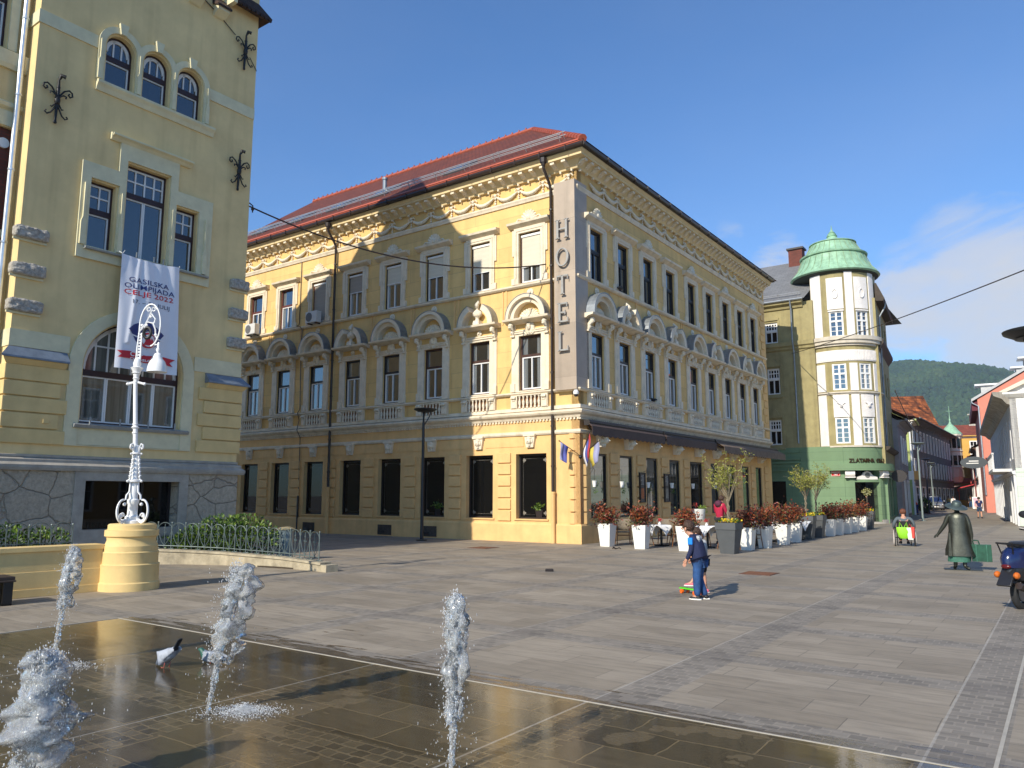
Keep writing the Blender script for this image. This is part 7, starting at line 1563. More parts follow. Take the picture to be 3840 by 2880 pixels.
# ------------------------------------------------------------------ people
skn = mat('skin', (.55, .28, .18), .55, .1, 8); hair_b = mat('brown_hair', (.055, .026, .014), .6, .3, 30)
def clothm(n, c, v=.15): return mat('cloth_'+n, c, .85, v, 9, .2, 60)
shoe_m = clothm('dark_shoe', (.02, .018, .018))
EDG = [('pel', 'spi'), ('spi', 'che'), ('che', 'nek'), ('che', 'shl'), ('shl', 'ell'), ('ell', 'wrl'), ('che', 'shr'), ('shr', 'elr'), ('elr', 'wrr'), ('pel', 'hil'), ('hil', 'knl'), ('knl', 'anl'), ('pel', 'hir'), ('hir', 'knr'), ('knr', 'anr')]
def figure(name, lab, loc, rz, H, top, bot, hairm=hair_b, pose=None, child=False, short=0, group=None, sleeves=1, shoe=None, sole=None, coat=0, bulk=1.22, legb=1.0, hairlen=0, skinm=skn, fingers=True, hips=None):
    """a person facing local +y; pose overrides joints (fractions of height)"""
    J = {'pel': (0, 0, .52), 'spi': (0, 0, .61), 'che': (0, -.005, .735), 'nek': (0, 0, .825), 'shl': (-.105, 0, .79), 'ell': (-.135, -.01, .62), 'wrl': (-.14, .04, .475), 'shr': (.105, 0, .79), 'elr': (.135, -.01, .62), 'wrr': (.14, .04, .475),
         'hil': (-.052, 0, .49), 'knl': (-.058, .012, .275), 'anl': (-.06, -.01, .045), 'hir': (.052, 0, .49), 'knr': (.058, .012, .275), 'anr': (.06, -.01, .045), 'hed': (0, .018, .90), 'top': (0, .01, .955)}
    if child: J.update({'nek': (0, 0, .79), 'che': (0, -.005, .70), 'shl': (-.10, 0, .755), 'shr': (.10, 0, .755), 'hed': (0, .015, .88), 'top': (0, .01, .945), 'pel': (0, 0, .49), 'hil': (-.05, 0, .46), 'hir': (.05, 0, .46), 'ell': (-.125, 0, .60), 'elr': (.125, 0, .60), 'wrl': (-.13, .04, .47), 'wrr': (.13, .04, .47), 'knl': (-.055, .012, .26), 'knr': (.055, .012, .26)})
    if pose: J.update(pose)
    J = {k: V(q)*H for k, q in J.items()}; hs = H*(1.22 if child else 1)
    t = thing(name, lab, 'person', loc, rz, group); W_ = WM[t]
    R_ = {'pel': (.070, .055), 'spi': (.066, .050), 'che': (.078, .055), 'nek': (.030, .030), 'shl': (.034, .034), 'shr': (.034, .034), 'ell': .026, 'elr': .026, 'wrl': .019, 'wrr': .019, 'hil': .050, 'hir': .050, 'knl': .037, 'knr': .037, 'anl': .024, 'anr': .024}
    R_ = {k: (tuple(c*H for c in v) if isinstance(v, tuple) else v*H) for k, v in R_.items()}
    nd = {k: (J[k], R_[k]) for k in R_}
    up = (J['top']-J['hed']).normalized(); hc = J['hed']
    nd['jaw'] = (hc-up*.035*hs, .038*hs); nd['hed'] = (hc, .047*hs); nd['top'] = (hc+up*.045*hs, .040*hs)
    ed = list(EDG)+[('nek', 'jaw'), ('jaw', 'hed'), ('hed', 'top')]
    for sd_, k in (('l', -1), ('r', 1)):
        a = J['an'+sd_]; f = V((k*.012*H, .075*H, 0)); nd['to'+sd_] = (V((a.x, a.y, .018*H if a.z < .06*H else a.z-.03*H))+f, (.022*H, .014*H)); ed.append(('an'+sd_, 'to'+sd_))
        wv_, ev_ = J['wr'+sd_], J['el'+sd_]; d = (wv_-ev_).normalized(); side = d.cross(V((0, 0, 1))); side = side.normalized() if side.length > .1 else V((0, 1, 0)); side = V((0, 1, 0)) if abs(d.z) > .7 else side
        side = (side-d*side.dot(d)).normalized(); pa = wv_+d*.032*H; nd['pa'+sd_] = (pa, (.020*H, .012*H)); ed.append(('wr'+sd_, 'pa'+sd_))
        if fingers:
            cu = side.cross(d)*(-k)
            for i, (o_, l_) in enumerate(((-.017, .036), (-.006, .043), (.006, .041), (.016, .032))):
                b0 = pa+side*o_*H+d*.012*H; nd['f%s%da' % (sd_, i)] = (b0, .0075*H); nd['f%s%db' % (sd_, i)] = (b0+d*l_*.6*H+cu*.006*H, .0062*H); nd['f%s%dc' % (sd_, i)] = (b0+d*l_*H+cu*.016*H, .0052*H); ed += [('pa'+sd_, 'f%s%da' % (sd_, i)), ('f%s%da' % (sd_, i), 'f%s%db' % (sd_, i)), ('f%s%db' % (sd_, i), 'f%s%dc' % (sd_, i))]
            nd['t%sa' % sd_] = (wv_+d*.018*H+side*.020*H, .008*H); nd['t%sb' % sd_] = (wv_+d*.045*H+side*.032*H, .0065*H); ed += [('wr'+sd_, 't%sa' % sd_), ('t%sa' % sd_, 't%sb' % sd_)]
    fw = (V((0, 1, 0))-up*up.y).normalized() if 'face' not in (pose or {}) else V(pose['face']).normalized(); fw = (fw-up*fw.dot(up)).normalized(); rt = fw.cross(up)
    def ex(e):
        e.tube([hc+fw*.045*hs+up*.012*hs, hc+fw*.066*hs-up*.012*hs, hc+fw*.046*hs-up*.016*hs], [.006*hs, .010*hs, .006*hs], 6)
        for q in (-1, 1): e.ball(hc+rt*q*.050*hs-up*.004*hs, (.010*hs, .012*hs, .018*hs), 6, 5)
        e.k = 1; e.tube([hc+fw*.046*hs-up*.034*hs-rt*.014*hs, hc+fw*.050*hs-up*.035*hs, hc+fw*.046*hs-up*.034*hs+rt*.014*hs], .004*hs, 5)
        e.k = 2
        for q in (-1, 1): e.ball(hc+fw*.046*hs+rt*q*.018*hs+up*.010*hs, .006*hs, 6, 4)
    skin('body', nd, ed, [skinm, mat('lips', (.35, .10, .08), .5), mat('eye_dark', (.02, .015, .012), .3)], t, W_, 1, ex)
    # clothing grown over the same skeleton
    k = lambda n, f: (J[n], tuple(c*f for c in R_[n]) if isinstance(R_[n], tuple) else R_[n]*f)
    fb = bulk
    jn = {'spi': k('spi', fb*1.05), 'pel': (J['pel']+(J['spi']-J['pel'])*(.15 if not coat else -.6), tuple(c*fb*1.06 for c in R_['pel'])), 'che': k('che', fb), 'nek': (J['nek']-(J['nek']-J['che'])*.12, .045*H)}
    je = [('spi', 'pel'), ('spi', 'che'), ('che', 'nek')]
    for s_ in 'lr':
        jn['sh'+s_] = k('sh'+s_, 1.3); je.append(('che', 'sh'+s_))
        if sleeves == 1: jn['el'+s_] = k('el'+s_, 1.42); jn['wr'+s_] = (J['el'+s_].lerp(J['wr'+s_], .95), .027*H); je += [('sh'+s_, 'el'+s_), ('el'+s_, 'wr'+s_)]
        else: jn['el'+s_] = (J['sh'+s_].lerp(J['el'+s_], .75), .038*H); je.append(('sh'+s_, 'el'+s_))
    skin('top', jn, je, top, t, W_, 1)
    tn = {'pel': k('pel', 1.14*legb)}; te = []
    for s_ in 'lr':
        tn['hi'+s_] = k('hi'+s_, 1.18*legb); tn['kn'+s_] = k('kn'+s_, 1.35*legb) if not short else (J['hi'+s_].lerp(J['kn'+s_], .95), .055*H); te += [('pel', 'hi'+s_), ('hi'+s_, 'kn'+s_)]
        if not short: tn['an'+s_] = (J['kn'+s_].lerp(J['an'+s_], .94 if not child else 1.06), .037*H*legb); te.append(('kn'+s_, 'an'+s_))
    skin('trousers', tn, te, bot, t, W_, 1)
    for s_, q in (('l', -1), ('r', 1)):
        a = J['an'+s_]; z0 = a.z-.045*H; s = MB()
        s.ball(a+V((0, -.010*H, -.018*H)), (.030*H, .034*H, .030*H), 8, 6); s.ball(a+V((q*.008*H, .045*H, -.026*H)), (.030*H, .062*H, .020*H), 9, 6); s.k = 1; s.plan([(a.x+q*.006*H+.031*H*math.cos(u), a.y+.028*H+.082*H*math.sin(u)) for u in [2*PI*i/12 for i in range(12)]], z0, z0+.014*H)
        s.build('shoe', [shoe or shoe_m, sole or shoe_m], t, W_)
    if hairm:
        s = MB(); hm_ = MB(); r = random.Random(int(H*1000)); c0 = hc+up*.022*hs-fw*.008*hs
        for a in range(24):
            for b in range(-3, 9):
                th = 2*PI*a/24; ph = PI/2*b/8; d = rt*math.cos(th)*math.cos(ph)+fw*math.sin(th)*math.cos(ph)+up*math.sin(ph)
                if d.dot(fw) > .45 and ph < .75: continue
                if d.dot(fw) > -.1 and ph < .05: continue
                p_ = c0+d*.052*hs; s.ball(p_, .013*hs*r.uniform(.8, 1.25), 5, 4)
        s.ball(c0, (.054*hs,)*3, 10, 8)
        if hairlen: s.tube([c0-fw*.05*hs, c0-fw*.075*hs-up*.05*hs, c0-fw*.06*hs-up*hairlen*hs], [.02*hs, .024*hs, .010*hs], 7)
        s.build('hair', hairm, t, W_, ang=180)
    return t
jn = clothm('navy_jacket', (.012, .018, .06)); dn = clothm('denim', (.02, .07, .20), .35); wsole = mat('white_sole', (.75, .74, .70), .5)
# the boy looks down to the left: he faces left and slightly away
bx_, by_ = ground_at(2622, 2247)
boy = figure('person', 'boy in a navy jacket and jeans looking down at the skateboard', (bx_, by_, 0), PI/2-.6, 1.28, jn, dn, child=True, bulk=1.95, legb=1.12, shoe=mat('black_shoe', (.012, .012, .014), .5), sole=wsole,
    pose={'pel': (0, -.03, .49), 'spi': (0, .0, .58), 'che': (0, .025, .70), 'nek': (.0, .075, .785), 'hed': (0, .125, .865), 'top': (0, .120, .935), 'face': (0, .8, -.6), 'shl': (-.10, .035, .755), 'shr': (.10, .035, .755), 'ell': (-.13, .03, .61), 'wrl': (-.125, .10, .475), 'elr': (.125, .04, .61), 'wrr': (.11, .12, .49), 'hil': (-.05, -.02, .46), 'hir': (.05, -.02, .46), 'knl': (-.055, .0, .26), 'knr': (.055, .02, .26), 'anl': (-.055, .0, .045), 'anr': (.06, -.06, .045)})
WB = WM[boy]
s = MB(); s.add([], []); s.T = None
s.tube([(-.085, .03, .94), (-.04, -.025, .955), (.04, -.025, .955), (.085, .03, .94)], [.03, .045, .045, .03], 8); s.ball((0, -.03, .88), (.08, .03, .09), 10, 7); s.build('hood', clothm('grey_hood', (.42, .43, .44)), boy, WB)
tv_ = [v.co for c in boy.children if c.name.startswith('top') for v in c.data.vertices if .86 < v.co.z < .96]; q_ = min(tv_, key=lambda c: c.x-.35*c.y)
s = MB(); s.box(q_.x-.012, q_.x+.05, q_.y-.035, q_.y+.045, .86, .97); s.build('sleeve_patch', clothm('bright_blue', (.01, .22, .75), .05), boy, WB, smooth=False, bevel=.012)
# the girl behind him with one foot on the board
gx, gy = ground_at(2640, 2226)
girl = figure('person', 'girl half hidden behind the boy, one pink shoe on the skateboard', (gx+.03, gy+.06, 0), PI/2-.1, 1.14, clothm('grey_sweater', (.34, .35, .36)), clothm('black_leggings', (.012, .012, .016)), child=True, hairlen=.12, short=1, shoe=clothm('pink_shoe', (.75, .16, .22)), sole=wsole,
    pose={'che': (0, .03, .70), 'nek': (0, .07, .785), 'hed': (0, .11, .865), 'top': (0, .105, .935), 'face': (0, .8, -.6), 'wrl': (-.10, .16, .50), 'wrr': (.10, .14, .52), 'knl': (-.055, .09, .32), 'anl': (-.06, .20, .155), 'knr': (.055, .0, .27), 'anr': (.06, -.03, .045)})
sb = thing('skateboard', 'small skateboard with a green deck and orange wheels at the boy\u2019s feet', 'skateboard', world=LOC(*ground_at(2592, 2228), 0, 2.05, .85))
s = MB(); s.plan([(-.30, -.05), (-.34, 0), (-.30, .05), (.28, .07), (.34, 0), (.28, -.07)], .085, .105); s.build('deck', mat('lime_plastic', (.10, .62, .02), .4), sb, smooth=False, bevel=.006)
for x in (-.19, .19):
    s = MB(); s.tube([(x, -.075, .045), (x, .075, .045)], .010, 6); s.box(x-.03, x+.03, -.025, .025, .045, .085); s.build('truck', mat('steel_truck', (.4, .4, .4), .35, metal=.8), sb)
    for y in (-.075, .075): s = MB(); s.tube([(x, y-.022, .042), (x, y+.022, .042)], .040, 14); s.build('wheel', mat('orange_urethane', (.80, .13, .01), .4), sb)
# waiting woman in red, seated guests
p_ = ab(-1.5, 14.0); redj = clothm('red_jacket', (.42, .012, .05)); wom = figure('person', 'woman in a crimson and plum hooded jacket standing at the terrace table', (7.12, 26.7, 0), -.9, 1.66, redj, clothm('dark_trousers', (.02, .02, .025)), pose={'che': (0, .02, .735), 'nek': (0, .05, .82), 'hed': (0, .085, .895), 'top': (0, .085, .955), 'face': (0, .9, -.4), 'ell': (-.13, .05, .63), 'wrl': (-.07, .16, .58), 'elr': (.13, .05, .63), 'wrr': (.06, .17, .58)}, hairlen=.0)
s = MB(); s.ball((0, -.03, 1.385), (.12, .11, .075), 12, 8); s.ball((0, -.10, 1.34), (.13, .07, .10), 12, 8); s.build('hood', clothm('plum_hood', (.09, .02, .045)), wom, WM[wom])
sit = {'pel': (0, -.02, .28), 'spi': (0, -.03, .37), 'che': (0, -.01, .49), 'nek': (0, .01, .575), 'hed': (0, .03, .65), 'top': (0, .03, .705), 'shl': (-.105, -.005, .54), 'shr': (.105, -.005, .54), 'ell': (-.13, .04, .38), 'elr': (.13, .04, .38), 'wrl': (-.08, .16, .40), 'wrr': (.08, .16, .40), 'hil': (-.055, .0, .265), 'hir': (.055, .0, .265), 'knl': (-.07, .22, .27), 'knr': (.07, .22, .27), 'anl': (-.07, .20, .045), 'anr': (.07, .20, .045)}
figure('person', 'seated guest with dark hair next to the woman in red', (7.75, 26.3, 0), 1.9, 1.5, clothm('black_top', (.02, .02, .022)), clothm('dark_trousers', (.02, .02, .025)), pose=sit, hairlen=.1); figure('person', 'seated guest in a dark blue jacket seen past the willow stem', (8.25, 25.9, 0), 1.2, 1.5, clothm('blue_check', (.03, .06, .18), .4), dn, pose=sit)
# wheelchair user
wx, wy = 12.75, 25.4; WC = LOC(wx, wy, 0, -.42)
wc = thing('wheelchair', 'wheelchair with white hand rims rolling away along the square', 'wheelchair', world=WC)
for q in (-1, 1):
    s = MB(); n = 28; s.tube([(q*(.29+.03*math.cos(2*PI*i/n)*0), .27*math.cos(2*PI*i/n), .27+.27*math.sin(2*PI*i/n)) for i in range(n+1)], .016, 6)
    for i in range(10): a = 2*PI*i/10; s.tube([(q*.29, 0, .27), (q*.29, .26*math.cos(a), .27+.26*math.sin(a))], .003, 4)
    wo = s.build('wheel', mat('grey_tyre', (.06, .06, .06), .7), wc); s = MB(); s.tube([(q*.315, .24*math.cos(2*PI*i/n), .27+.24*math.sin(2*PI*i/n)) for i in range(n+1)], .009, 6); s.build('hand_rim', mat('pale_rim', (.66, .60, .55), .35), wo)
    s = MB(); s.tube([(q*.17, .36, .07+.06*math.sin(2*PI*i/14)) if 0 else (q*.2, .38+.06*math.cos(2*PI*i/14), .075+.06*math.sin(2*PI*i/14)) for i in range(15)], .014, 5); s.build('caster', iron, wc)
s = MB()
for q in (-1, 1): s.tube([(q*.2, -.16, .80), (q*.2, -.14, .45), (q*.2, .28, .42), (q*.2, .38, .15)], .013, 6); s.tube([(q*.2, -.16, .80), (q*.2, -.24, .81)], .018, 6); s.tube([(q*.24, -.1, .60), (q*.24, .2, .60), (q*.24, .2, .42)], .014, 6)
s.tube([(-.27, 0, .27), (.27, 0, .27)], .015, 6); s.tube([(-.2, .1, .27), (.2, -.1, .42)], .010, 5); s.build('frame', iron, wc)
s = MB(); s.box(-.2, .2, -.13, .26, .40, .44); s.box(-.2, .2, -.17, -.13, .44, .80); s.build('seat', clothm('black_canvas', (.012, .012, .013)), wc, smooth=False)
figure('person', 'person in a grey jacket sitting in the wheelchair, seen from behind', WC.translation+V((0, 0, .06)), -.42, 1.55, clothm('grey_blue_jacket', (.10, .125, .14)), clothm('dark_trousers', (.02, .02, .025)), hairm=mat('auburn_hair', (.14, .045, .02), .6, .3, 25), pose=dict(sit, ell=(-.19, -.02, .41), elr=(.19, -.02, .41), wrl=(-.19, .06, .31), wrr=(.19, .06, .31), shl=(-.125, -.02, .54), shr=(.125, -.02, .54)))
bg_ = thing('shopping_bag', 'bright lime-green bag hanging on the back of the wheelchair', 'bag', world=WC @ LOC(-.03, -.23, .25)); s = MB()
for i, (z, hx, hy) in enumerate(((0, .10, .03), (.05, .155, .06), (.20, .19, .075), (.34, .21, .05), (.36, .20, .045))): s.v += [(hx*math.cos(2*PI*j/16), hy*math.sin(2*PI*j/16), z) for j in range(16)]
for k in range(4): s.f += [[k*16+j, k*16+(j+1) % 16, (k+1)*16+(j+1) % 16, (k+1)*16+j] for j in range(16)]; s.i += [0]*16
s.f.append(list(range(15, -1, -1))); s.i.append(0); s.build('sack', mat('lime_fabric', (.26, .62, .02), .6, .1, 5), bg_); s = MB()
for q in (-1, 1): s.tube([(q*.12, 0, .34), (q*.10, .03, .52), (q*.03, 0, .36)], .013, 5)
s.build('handle', MATS['lime_fabric'], bg_)
b2 = thing('shopping_bag', 'white and red carrier bag beside the lime-green bag', 'bag', world=WC @ LOC(.16, -.24, .22)); s = MB(); s.frus(0, 0, 0, .38, (.075, .05), (.10, .04)); s.k = 1; s.frus(.075, -.02, .05, .40, (.035, .045), (.05, .04)); s.tube([(-.05, 0, .38), (0, .02, .50), (.05, 0, .38)], .008, 5); s.build('sack', [mat('pale_bag', (.68, .70, .58), .5, .15, 12), mat('red_bag', (.60, .05, .03), .5)], b2, bevel=.02)
# bronze statue with suitcase, seen from behind
brz = mat('bronze', (.075, .078, .062), .42, .35, 5, .15, 25, metal=.75); brg = mat('green_bronze', (.06, .19, .13), .6, .4, 5, .15, 25, metal=.35)
sx0, sy0 = ground_at(3618, 2138); SW = LOC(sx0, sy0+.12, 0, -.47)
st_ = thing('statue', 'bronze statue of a woman in a long coat and brimmed hat carrying a suitcase', 'statue', world=SW)
def loft(mb, secs, n=20, fold=0):
    b0 = len(mb.v)
    for (z, cx, cy, rx, ry) in secs:
        for j in range(n):
            a = 2*PI*j/n; w2_ = 1+fold*math.sin(a*5)*max(0, (secs[0][0]-0)-0+ (.9-z)/.9); mb.v.append((cx+rx*w2_*math.cos(a), cy+ry*w2_*math.sin(a), z+(.05*math.cos(a)*0)))
    for k in range(len(secs)-1):
        for j in range(n): mb.f.append([b0+k*n+j, b0+k*n+(j+1) % n, b0+(k+1)*n+(j+1) % n, b0+(k+1)*n+j]); mb.i.append(mb.k)
    mb.f.append([b0+j for j in range(n-1, -1, -1)]); mb.i.append(mb.k); mb.f.append([b0+(len(secs)-1)*n+j for j in range(n)]); mb.i.append(mb.k)
s = MB(); loft(s, [(.30, .02, 0, .31, .19), (.42, .0, 0, .285, .18), (.62, 0, 0, .235, .155), (.85, 0, 0, .195, .13), (1.0, 0, 0, .19, .12), (1.12, 0, 0, .19, .115), (1.20, 0, 0, .175, .10), (1.245, 0, 0, .11, .07), (1.26, 0, 0, .05, .05)], 24, .06)
s.prism([(-.235, .30), (-.20, .80), (-.17, .80), (-.17, .3)], -.20, .05); coat = s.build('coat', brz, st_, SW, ang=60)
s = MB(); s.v += []; loft(s, [(.17, -.03, 0, .225, .15), (.40, 0, 0, .23, .15)], 20, .05); s.build('skirt', brg, st_, SW)
J = {'hp': ((0, 0, .9), (.10, .08)), 'ch': ((0, 0, 1.15), (.13, .08)), 'nk': ((0, 0, 1.27), .045), 'hd': ((0, .02, 1.36), .07), 'tp': ((0, .02, 1.42), .055), 'sl': ((-.17, 0, 1.20), .06), 'el': ((-.26, .02, .98), .052), 'wl': ((-.38, .06, .80), .042), 'hl': ((-.42, .07, .75), (.03, .022)), 'sr': ((.17, 0, 1.20), .06), 'er': ((.215, .0, .98), .055), 'wr': ((.24, .02, .77), .05), 'hr': ((.25, .02, .68), (.03, .028)), 'il': ((-.09, 0, .5), .06), 'al': ((-.11, 0, .06), .042), 'tl': ((-.13, .12, .03), .03), 'ir': ((.09, 0, .5), .06), 'ar': ((.07, -.02, .07), .042), 'tr': ((.16, -.13, .03), .03)}
ed = [('hp', 'ch'), ('ch', 'nk'), ('nk', 'hd'), ('hd', 'tp'), ('ch', 'sl'), ('sl', 'el'), ('el', 'wl'), ('wl', 'hl'), ('ch', 'sr'), ('sr', 'er'), ('er', 'wr'), ('wr', 'hr'), ('hp', 'il'), ('il', 'al'), ('al', 'tl'), ('hp', 'ir'), ('ir', 'ar'), ('ar', 'tr')]
for i in range(4): b0 = V((-.43-.012*i, .06+.014*i-.02, .735)); J['q%da' % i] = (b0, .012); J['q%db' % i] = (b0+V((-.045+.006*i, .012, -.055)), .009); ed += [('hl', 'q%da' % i), ('q%da' % i, 'q%db' % i)]
J['th'] = ((-.405, .115, .735), .012); J['th2'] = ((-.42, .14, .69), .009); ed += [('wl', 'th'), ('th', 'th2')]
for i in range(4): b0 = V((.245, -.02+.02*i, .645)); J['g%da' % i] = (b0, .011); J['g%db' % i] = (b0+V((.025, 0, -.03)), .010); ed += [('hr', 'g%da' % i), ('g%da' % i, 'g%db' % i)]
skin('body', J, ed, brz, st_, SW, 1)
s = MB(); s.T = M.Translation((0, .02, 1.415)) @ M.Rotation(.30, 4, 'X') @ M.Rotation(.16, 4, 'Y') @ M.Scale(.84, 4); s.lathe([(.02, .12), (.085, .115), (.115, .07), (.125, .01), (.25, -.03), (.275, -.05), (.25, -.045), (.11, -.012)], 0, 0, 28); s.T = None; s.build('hat', mat('grey_bronze', (.10, .13, .12), .5, .3, 5, .15, 25, metal=.6), st_, SW, ang=60)
s = MB(); s.box(.22, .60, -.06, .06, .19, .56); s.k = 1; s.box(.30, .315, -.065, .065, .185, .565); s.box(.50, .515, -.065, .065, .185, .565); s.k = 0; s.tube([(.27, 0, .56), (.25, 0, .63), (.28, 0, .645), (.36, 0, .64), (.38, 0, .56)], .016, 6); s.build('suitcase', [mat('dark_green_bronze', (.02, .085, .05), .5, .35, 6, .1, 25, metal=.4), brg], st_, SW, smooth=False, bevel=.012)
s = MB(); s.box(-.34, .40, -.22, .25, 0, .012); s.build('base_plate', mat('dark_bronze_plate', (.03, .035, .03), .5, .3, 4, metal=.5), st_, SW, smooth=False)
# scooter cut by the right frame edge: seen from behind
scu = LOC(7.88, 11.85, 0, -1.0); sco = thing('scooter', 'dark blue and black scooter with a rear rack parked at the right edge', 'scooter', world=scu)   # heads along local +y
blk_p = mat('black_plastic', (.018, .018, .02), .35, .15, 8); blu = mat('dark_blue_paint', (.010, .018, .075), .2, .1, 3, coat=.5)
def wheel3(y, lab):
    s = MB(); n = 24; s.tube([(0, y+.205*math.cos(2*PI*i/n), .235+.205*math.sin(2*PI*i/n)) for i in range(n+1)], .052, 8); o = s.build('wheel', mat('tyre_rubber', (.02, .02, .02), .8), sco)
    s = MB(); s.tube([(-.03, y, .235), (.03, y, .235)], .13, 16); s.build('rim', mat('alloy_grey', (.25, .25, .26), .4, metal=.7), o)
wheel3(-.50, 'rear'); wheel3(.75, 'front')
s = MB()
for q in range(1): loft(s, [(.42, 0, -.38, .16, .42), (.52, 0, -.36, .19, .50), (.66, 0, -.34, .17, .48), (.74, 0, -.30, .13, .40)], 18)
s.build('tail_body', blk_p, sco, ang=60); s = MB(); loft(s, [(.60, 0, -.36, .17, .52), (.72, 0, -.36, .19, .54), (.82, 0, -.34, .18, .50), (.88, 0, -.32, .14, .44)], 18); s.build('side_panel', blu, sco, ang=60)
s = MB(); loft(s, [(.86, 0, -.22, .15, .46), (.92, 0, -.22, .16, .48), (.96, 0, -.22, .13, .42)], 16); s.build('seat', mat('seat_vinyl', (.02, .02, .022), .5), sco)
s = MB(); s.tube([(-.11, -.50, .92), (-.11, -.86, .95), (.11, -.86, .95), (.11, -.50, .92)], .014, 6); s.tube([(-.11, -.72, .94), (.11, -.72, .94)], .010, 6); s.tube([(-.1, -.86, .95), (-.08, -.80, .80)], .01, 5); s.tube([(.1, -.86, .95), (.08, -.80, .80)], .01, 5); s.build('rear_rack', iron, sco)
s = MB(); s.add([(-.09, -.78, .62), (.09, -.78, .62), (.10, -1.0, .36), (-.10, -1.0, .36), (-.08, -.74, .58), (.08, -.74, .58), (.09, -.96, .34), (-.09, -.96, .34)], [(0, 1, 2, 3), (4, 7, 6, 5), (0, 4, 5, 1), (1, 5, 6, 2), (2, 6, 7, 3), (3, 7, 4, 0)]); s.tube([(0, -.5+.28*math.cos(a), .235+.28*math.sin(a)) for a in [PI*.35+PI*.5*i/8 for i in range(9)]], .06, 8); s.build('mudguard', blk_p, sco, bevel=.01)
for q in (-1, 1): s = MB(); s.ball((q*.13, -.86, .50), (.045, .06, .05), 8, 6); s.build('indicator', mat('orange_lens', (.55, .13, .015), .25), sco)
s = MB(); s.ball((0, -.87, .62), (.07, .03, .035), 10, 6); s.build('tail_lamp', mat('red_lens', (.10, .008, .008), .2), sco)
s = MB(); s.box(-.16, .16, -.1, .55, .28, .33); loft(s, [(.30, 0, .62, .20, .08), (.60, 0, .66, .24, .09), (.95, 0, .60, .20, .08), (1.05, 0, .55, .14, .10)], 14); s.tube([(0, .75, .24), (0, .62, .6)], .04, 8); s.build('leg_shield', blu, sco)
s = MB(); s.tube([(-.34, .44, 1.12), (-.18, .50, 1.08), (.18, .50, 1.08), (.34, .44, 1.12)], .018, 7); s.tube([(-.36, .43, 1.125), (-.24, .47, 1.10)], .026, 8); s.tube([(.36, .43, 1.125), (.24, .47, 1.10)], .026, 8); s.tube([(-.32, .54, 1.10), (-.20, .55, 1.08)], .009, 5)
for q in (-1, 1): s.tube([(q*.2, .5, 1.1), (q*.28, .5, 1.28)], .009, 5); s.ball((q*.30, .49, 1.34), (.085, .025, .06), 12, 8)
s.build('handlebar', blk_p, sco); s = MB(); s.tube([(.14, -.1, .26), (.14, -.62, .30), (.14, -.85, .36)], [.03, .055, .05], 10); s.build('exhaust', brn, sco)
# ------------------------------------------------------------------ street life
gx = lambda px, py: (*ground_at(px, py), 0)
car = thing('car', 'silver-grey car with a blue-tinted windscreen parked in the side street', 'car', world=LOC(*ground_at(3503, 1913)[:2], 0, -.42))   # nose toward local -y
s = MB()
def csec(y, w_, z0, z1): return [(-w_, y, z0), (w_, y, z0), (w_*1.0, y, z0+.3), (w_*.92, y, z1), (-w_*.92, y, z1), (-w_, y, z0+.3)]
S_ = [csec(-2.0, .62, .28, .62), csec(-1.85, .78, .22, .74), csec(-1.0, .86, .20, .92), csec(1.7, .86, .20, .95), csec(2.0, .78, .25, .90)]
for q in S_: s.v += q
for k in range(4): s.f += [[k*6+j, k*6+(j+1) % 6, k*6+6+(j+1) % 6, k*6+6+j] for j in range(6)]; s.i += [0]*6
s.f += [[0, 1, 2, 3, 4, 5], [29, 28, 27, 26, 25, 24]]; s.i += [0, 0]; silv = mat('silver_paint', (.30, .32, .35), .25, .05, 3, metal=.5, coat=.5); s.build('body', silv, car, bevel=.05)
s = MB(); T2 = [[(-.80, -1.05, .90), (.80, -1.05, .90), (.62, -.25, 1.42), (-.62, -.25, 1.42)], [(-.80, 1.75, .92), (.80, 1.75, .92), (.62, 1.2, 1.42), (-.62, 1.2, 1.42)]]; s.v += T2[0]+T2[1]; s.f += [[0, 1, 2, 3], [7, 6, 5, 4], [1, 5, 6, 2], [4, 0, 3, 7], [3, 2, 6, 7]]; s.i += [0]*5; s.build('cabin_glass', glass('windscreen', (.02, .04, .12)), car, bevel=.04); s = MB(); s.box(-.60, .60, -.25, 1.2, 1.42, 1.46); s.build('roof', silv, car, bevel=.03)
for q in (-1, 1):
    s = MB(); s.ball((q*.60, -1.86, .62), (.17, .10, .08), 10, 6); s.build('headlight', mat('headlight_glass', (.7, .72, .75), .1), car)
    for y in (-1.25, 1.25): s = MB(); s.tube([(q*.78, y, .3), (q*.88, y, .3)], .31, 18); s.build('wheel', mat('tyre_rubber', (.02,)*3, .8), car)
    s = MB(); s.ball((q*.95, -.85, .98), (.10, .06, .07), 8, 6); s.build('mirror', silv, car)
s = MB(); s.box(-.42, .42, -2.03, -1.98, .50, .60); s.k = 1; s.box(-.26, .26, -2.05, -2.02, .34, .45); s.build('grille', [fr_dark, fr_white], car, smooth=False)
org = clothm('orange_vest', (.75, .07, .02)); bend = {'spi': (0, .03, .61), 'che': (0, .11, .70), 'nek': (0, .18, .755), 'hed': (0, .24, .80), 'top': (0, .27, .845), 'shl': (-.105, .14, .735), 'shr': (.105, .14, .735), 'ell': (-.12, .2, .60), 'elr': (.12, .2, .60), 'wrl': (-.08, .25, .49), 'wrr': (.08, .25, .49)}
walk = {'knl': (-.058, .05, .28), 'anl': (-.06, .08, .05), 'knr': (.058, .0, .28), 'anr': (.06, -.10, .07), 'wrl': (-.14, -.04, .48), 'wrr': (.14, .08, .48)}
figure('person', 'worker in an orange-red vest and blue trousers bending forward', gx(3441, 1930), .9, 1.55, org, clothm('work_blue', (.02, .03, .14)), pose=bend)
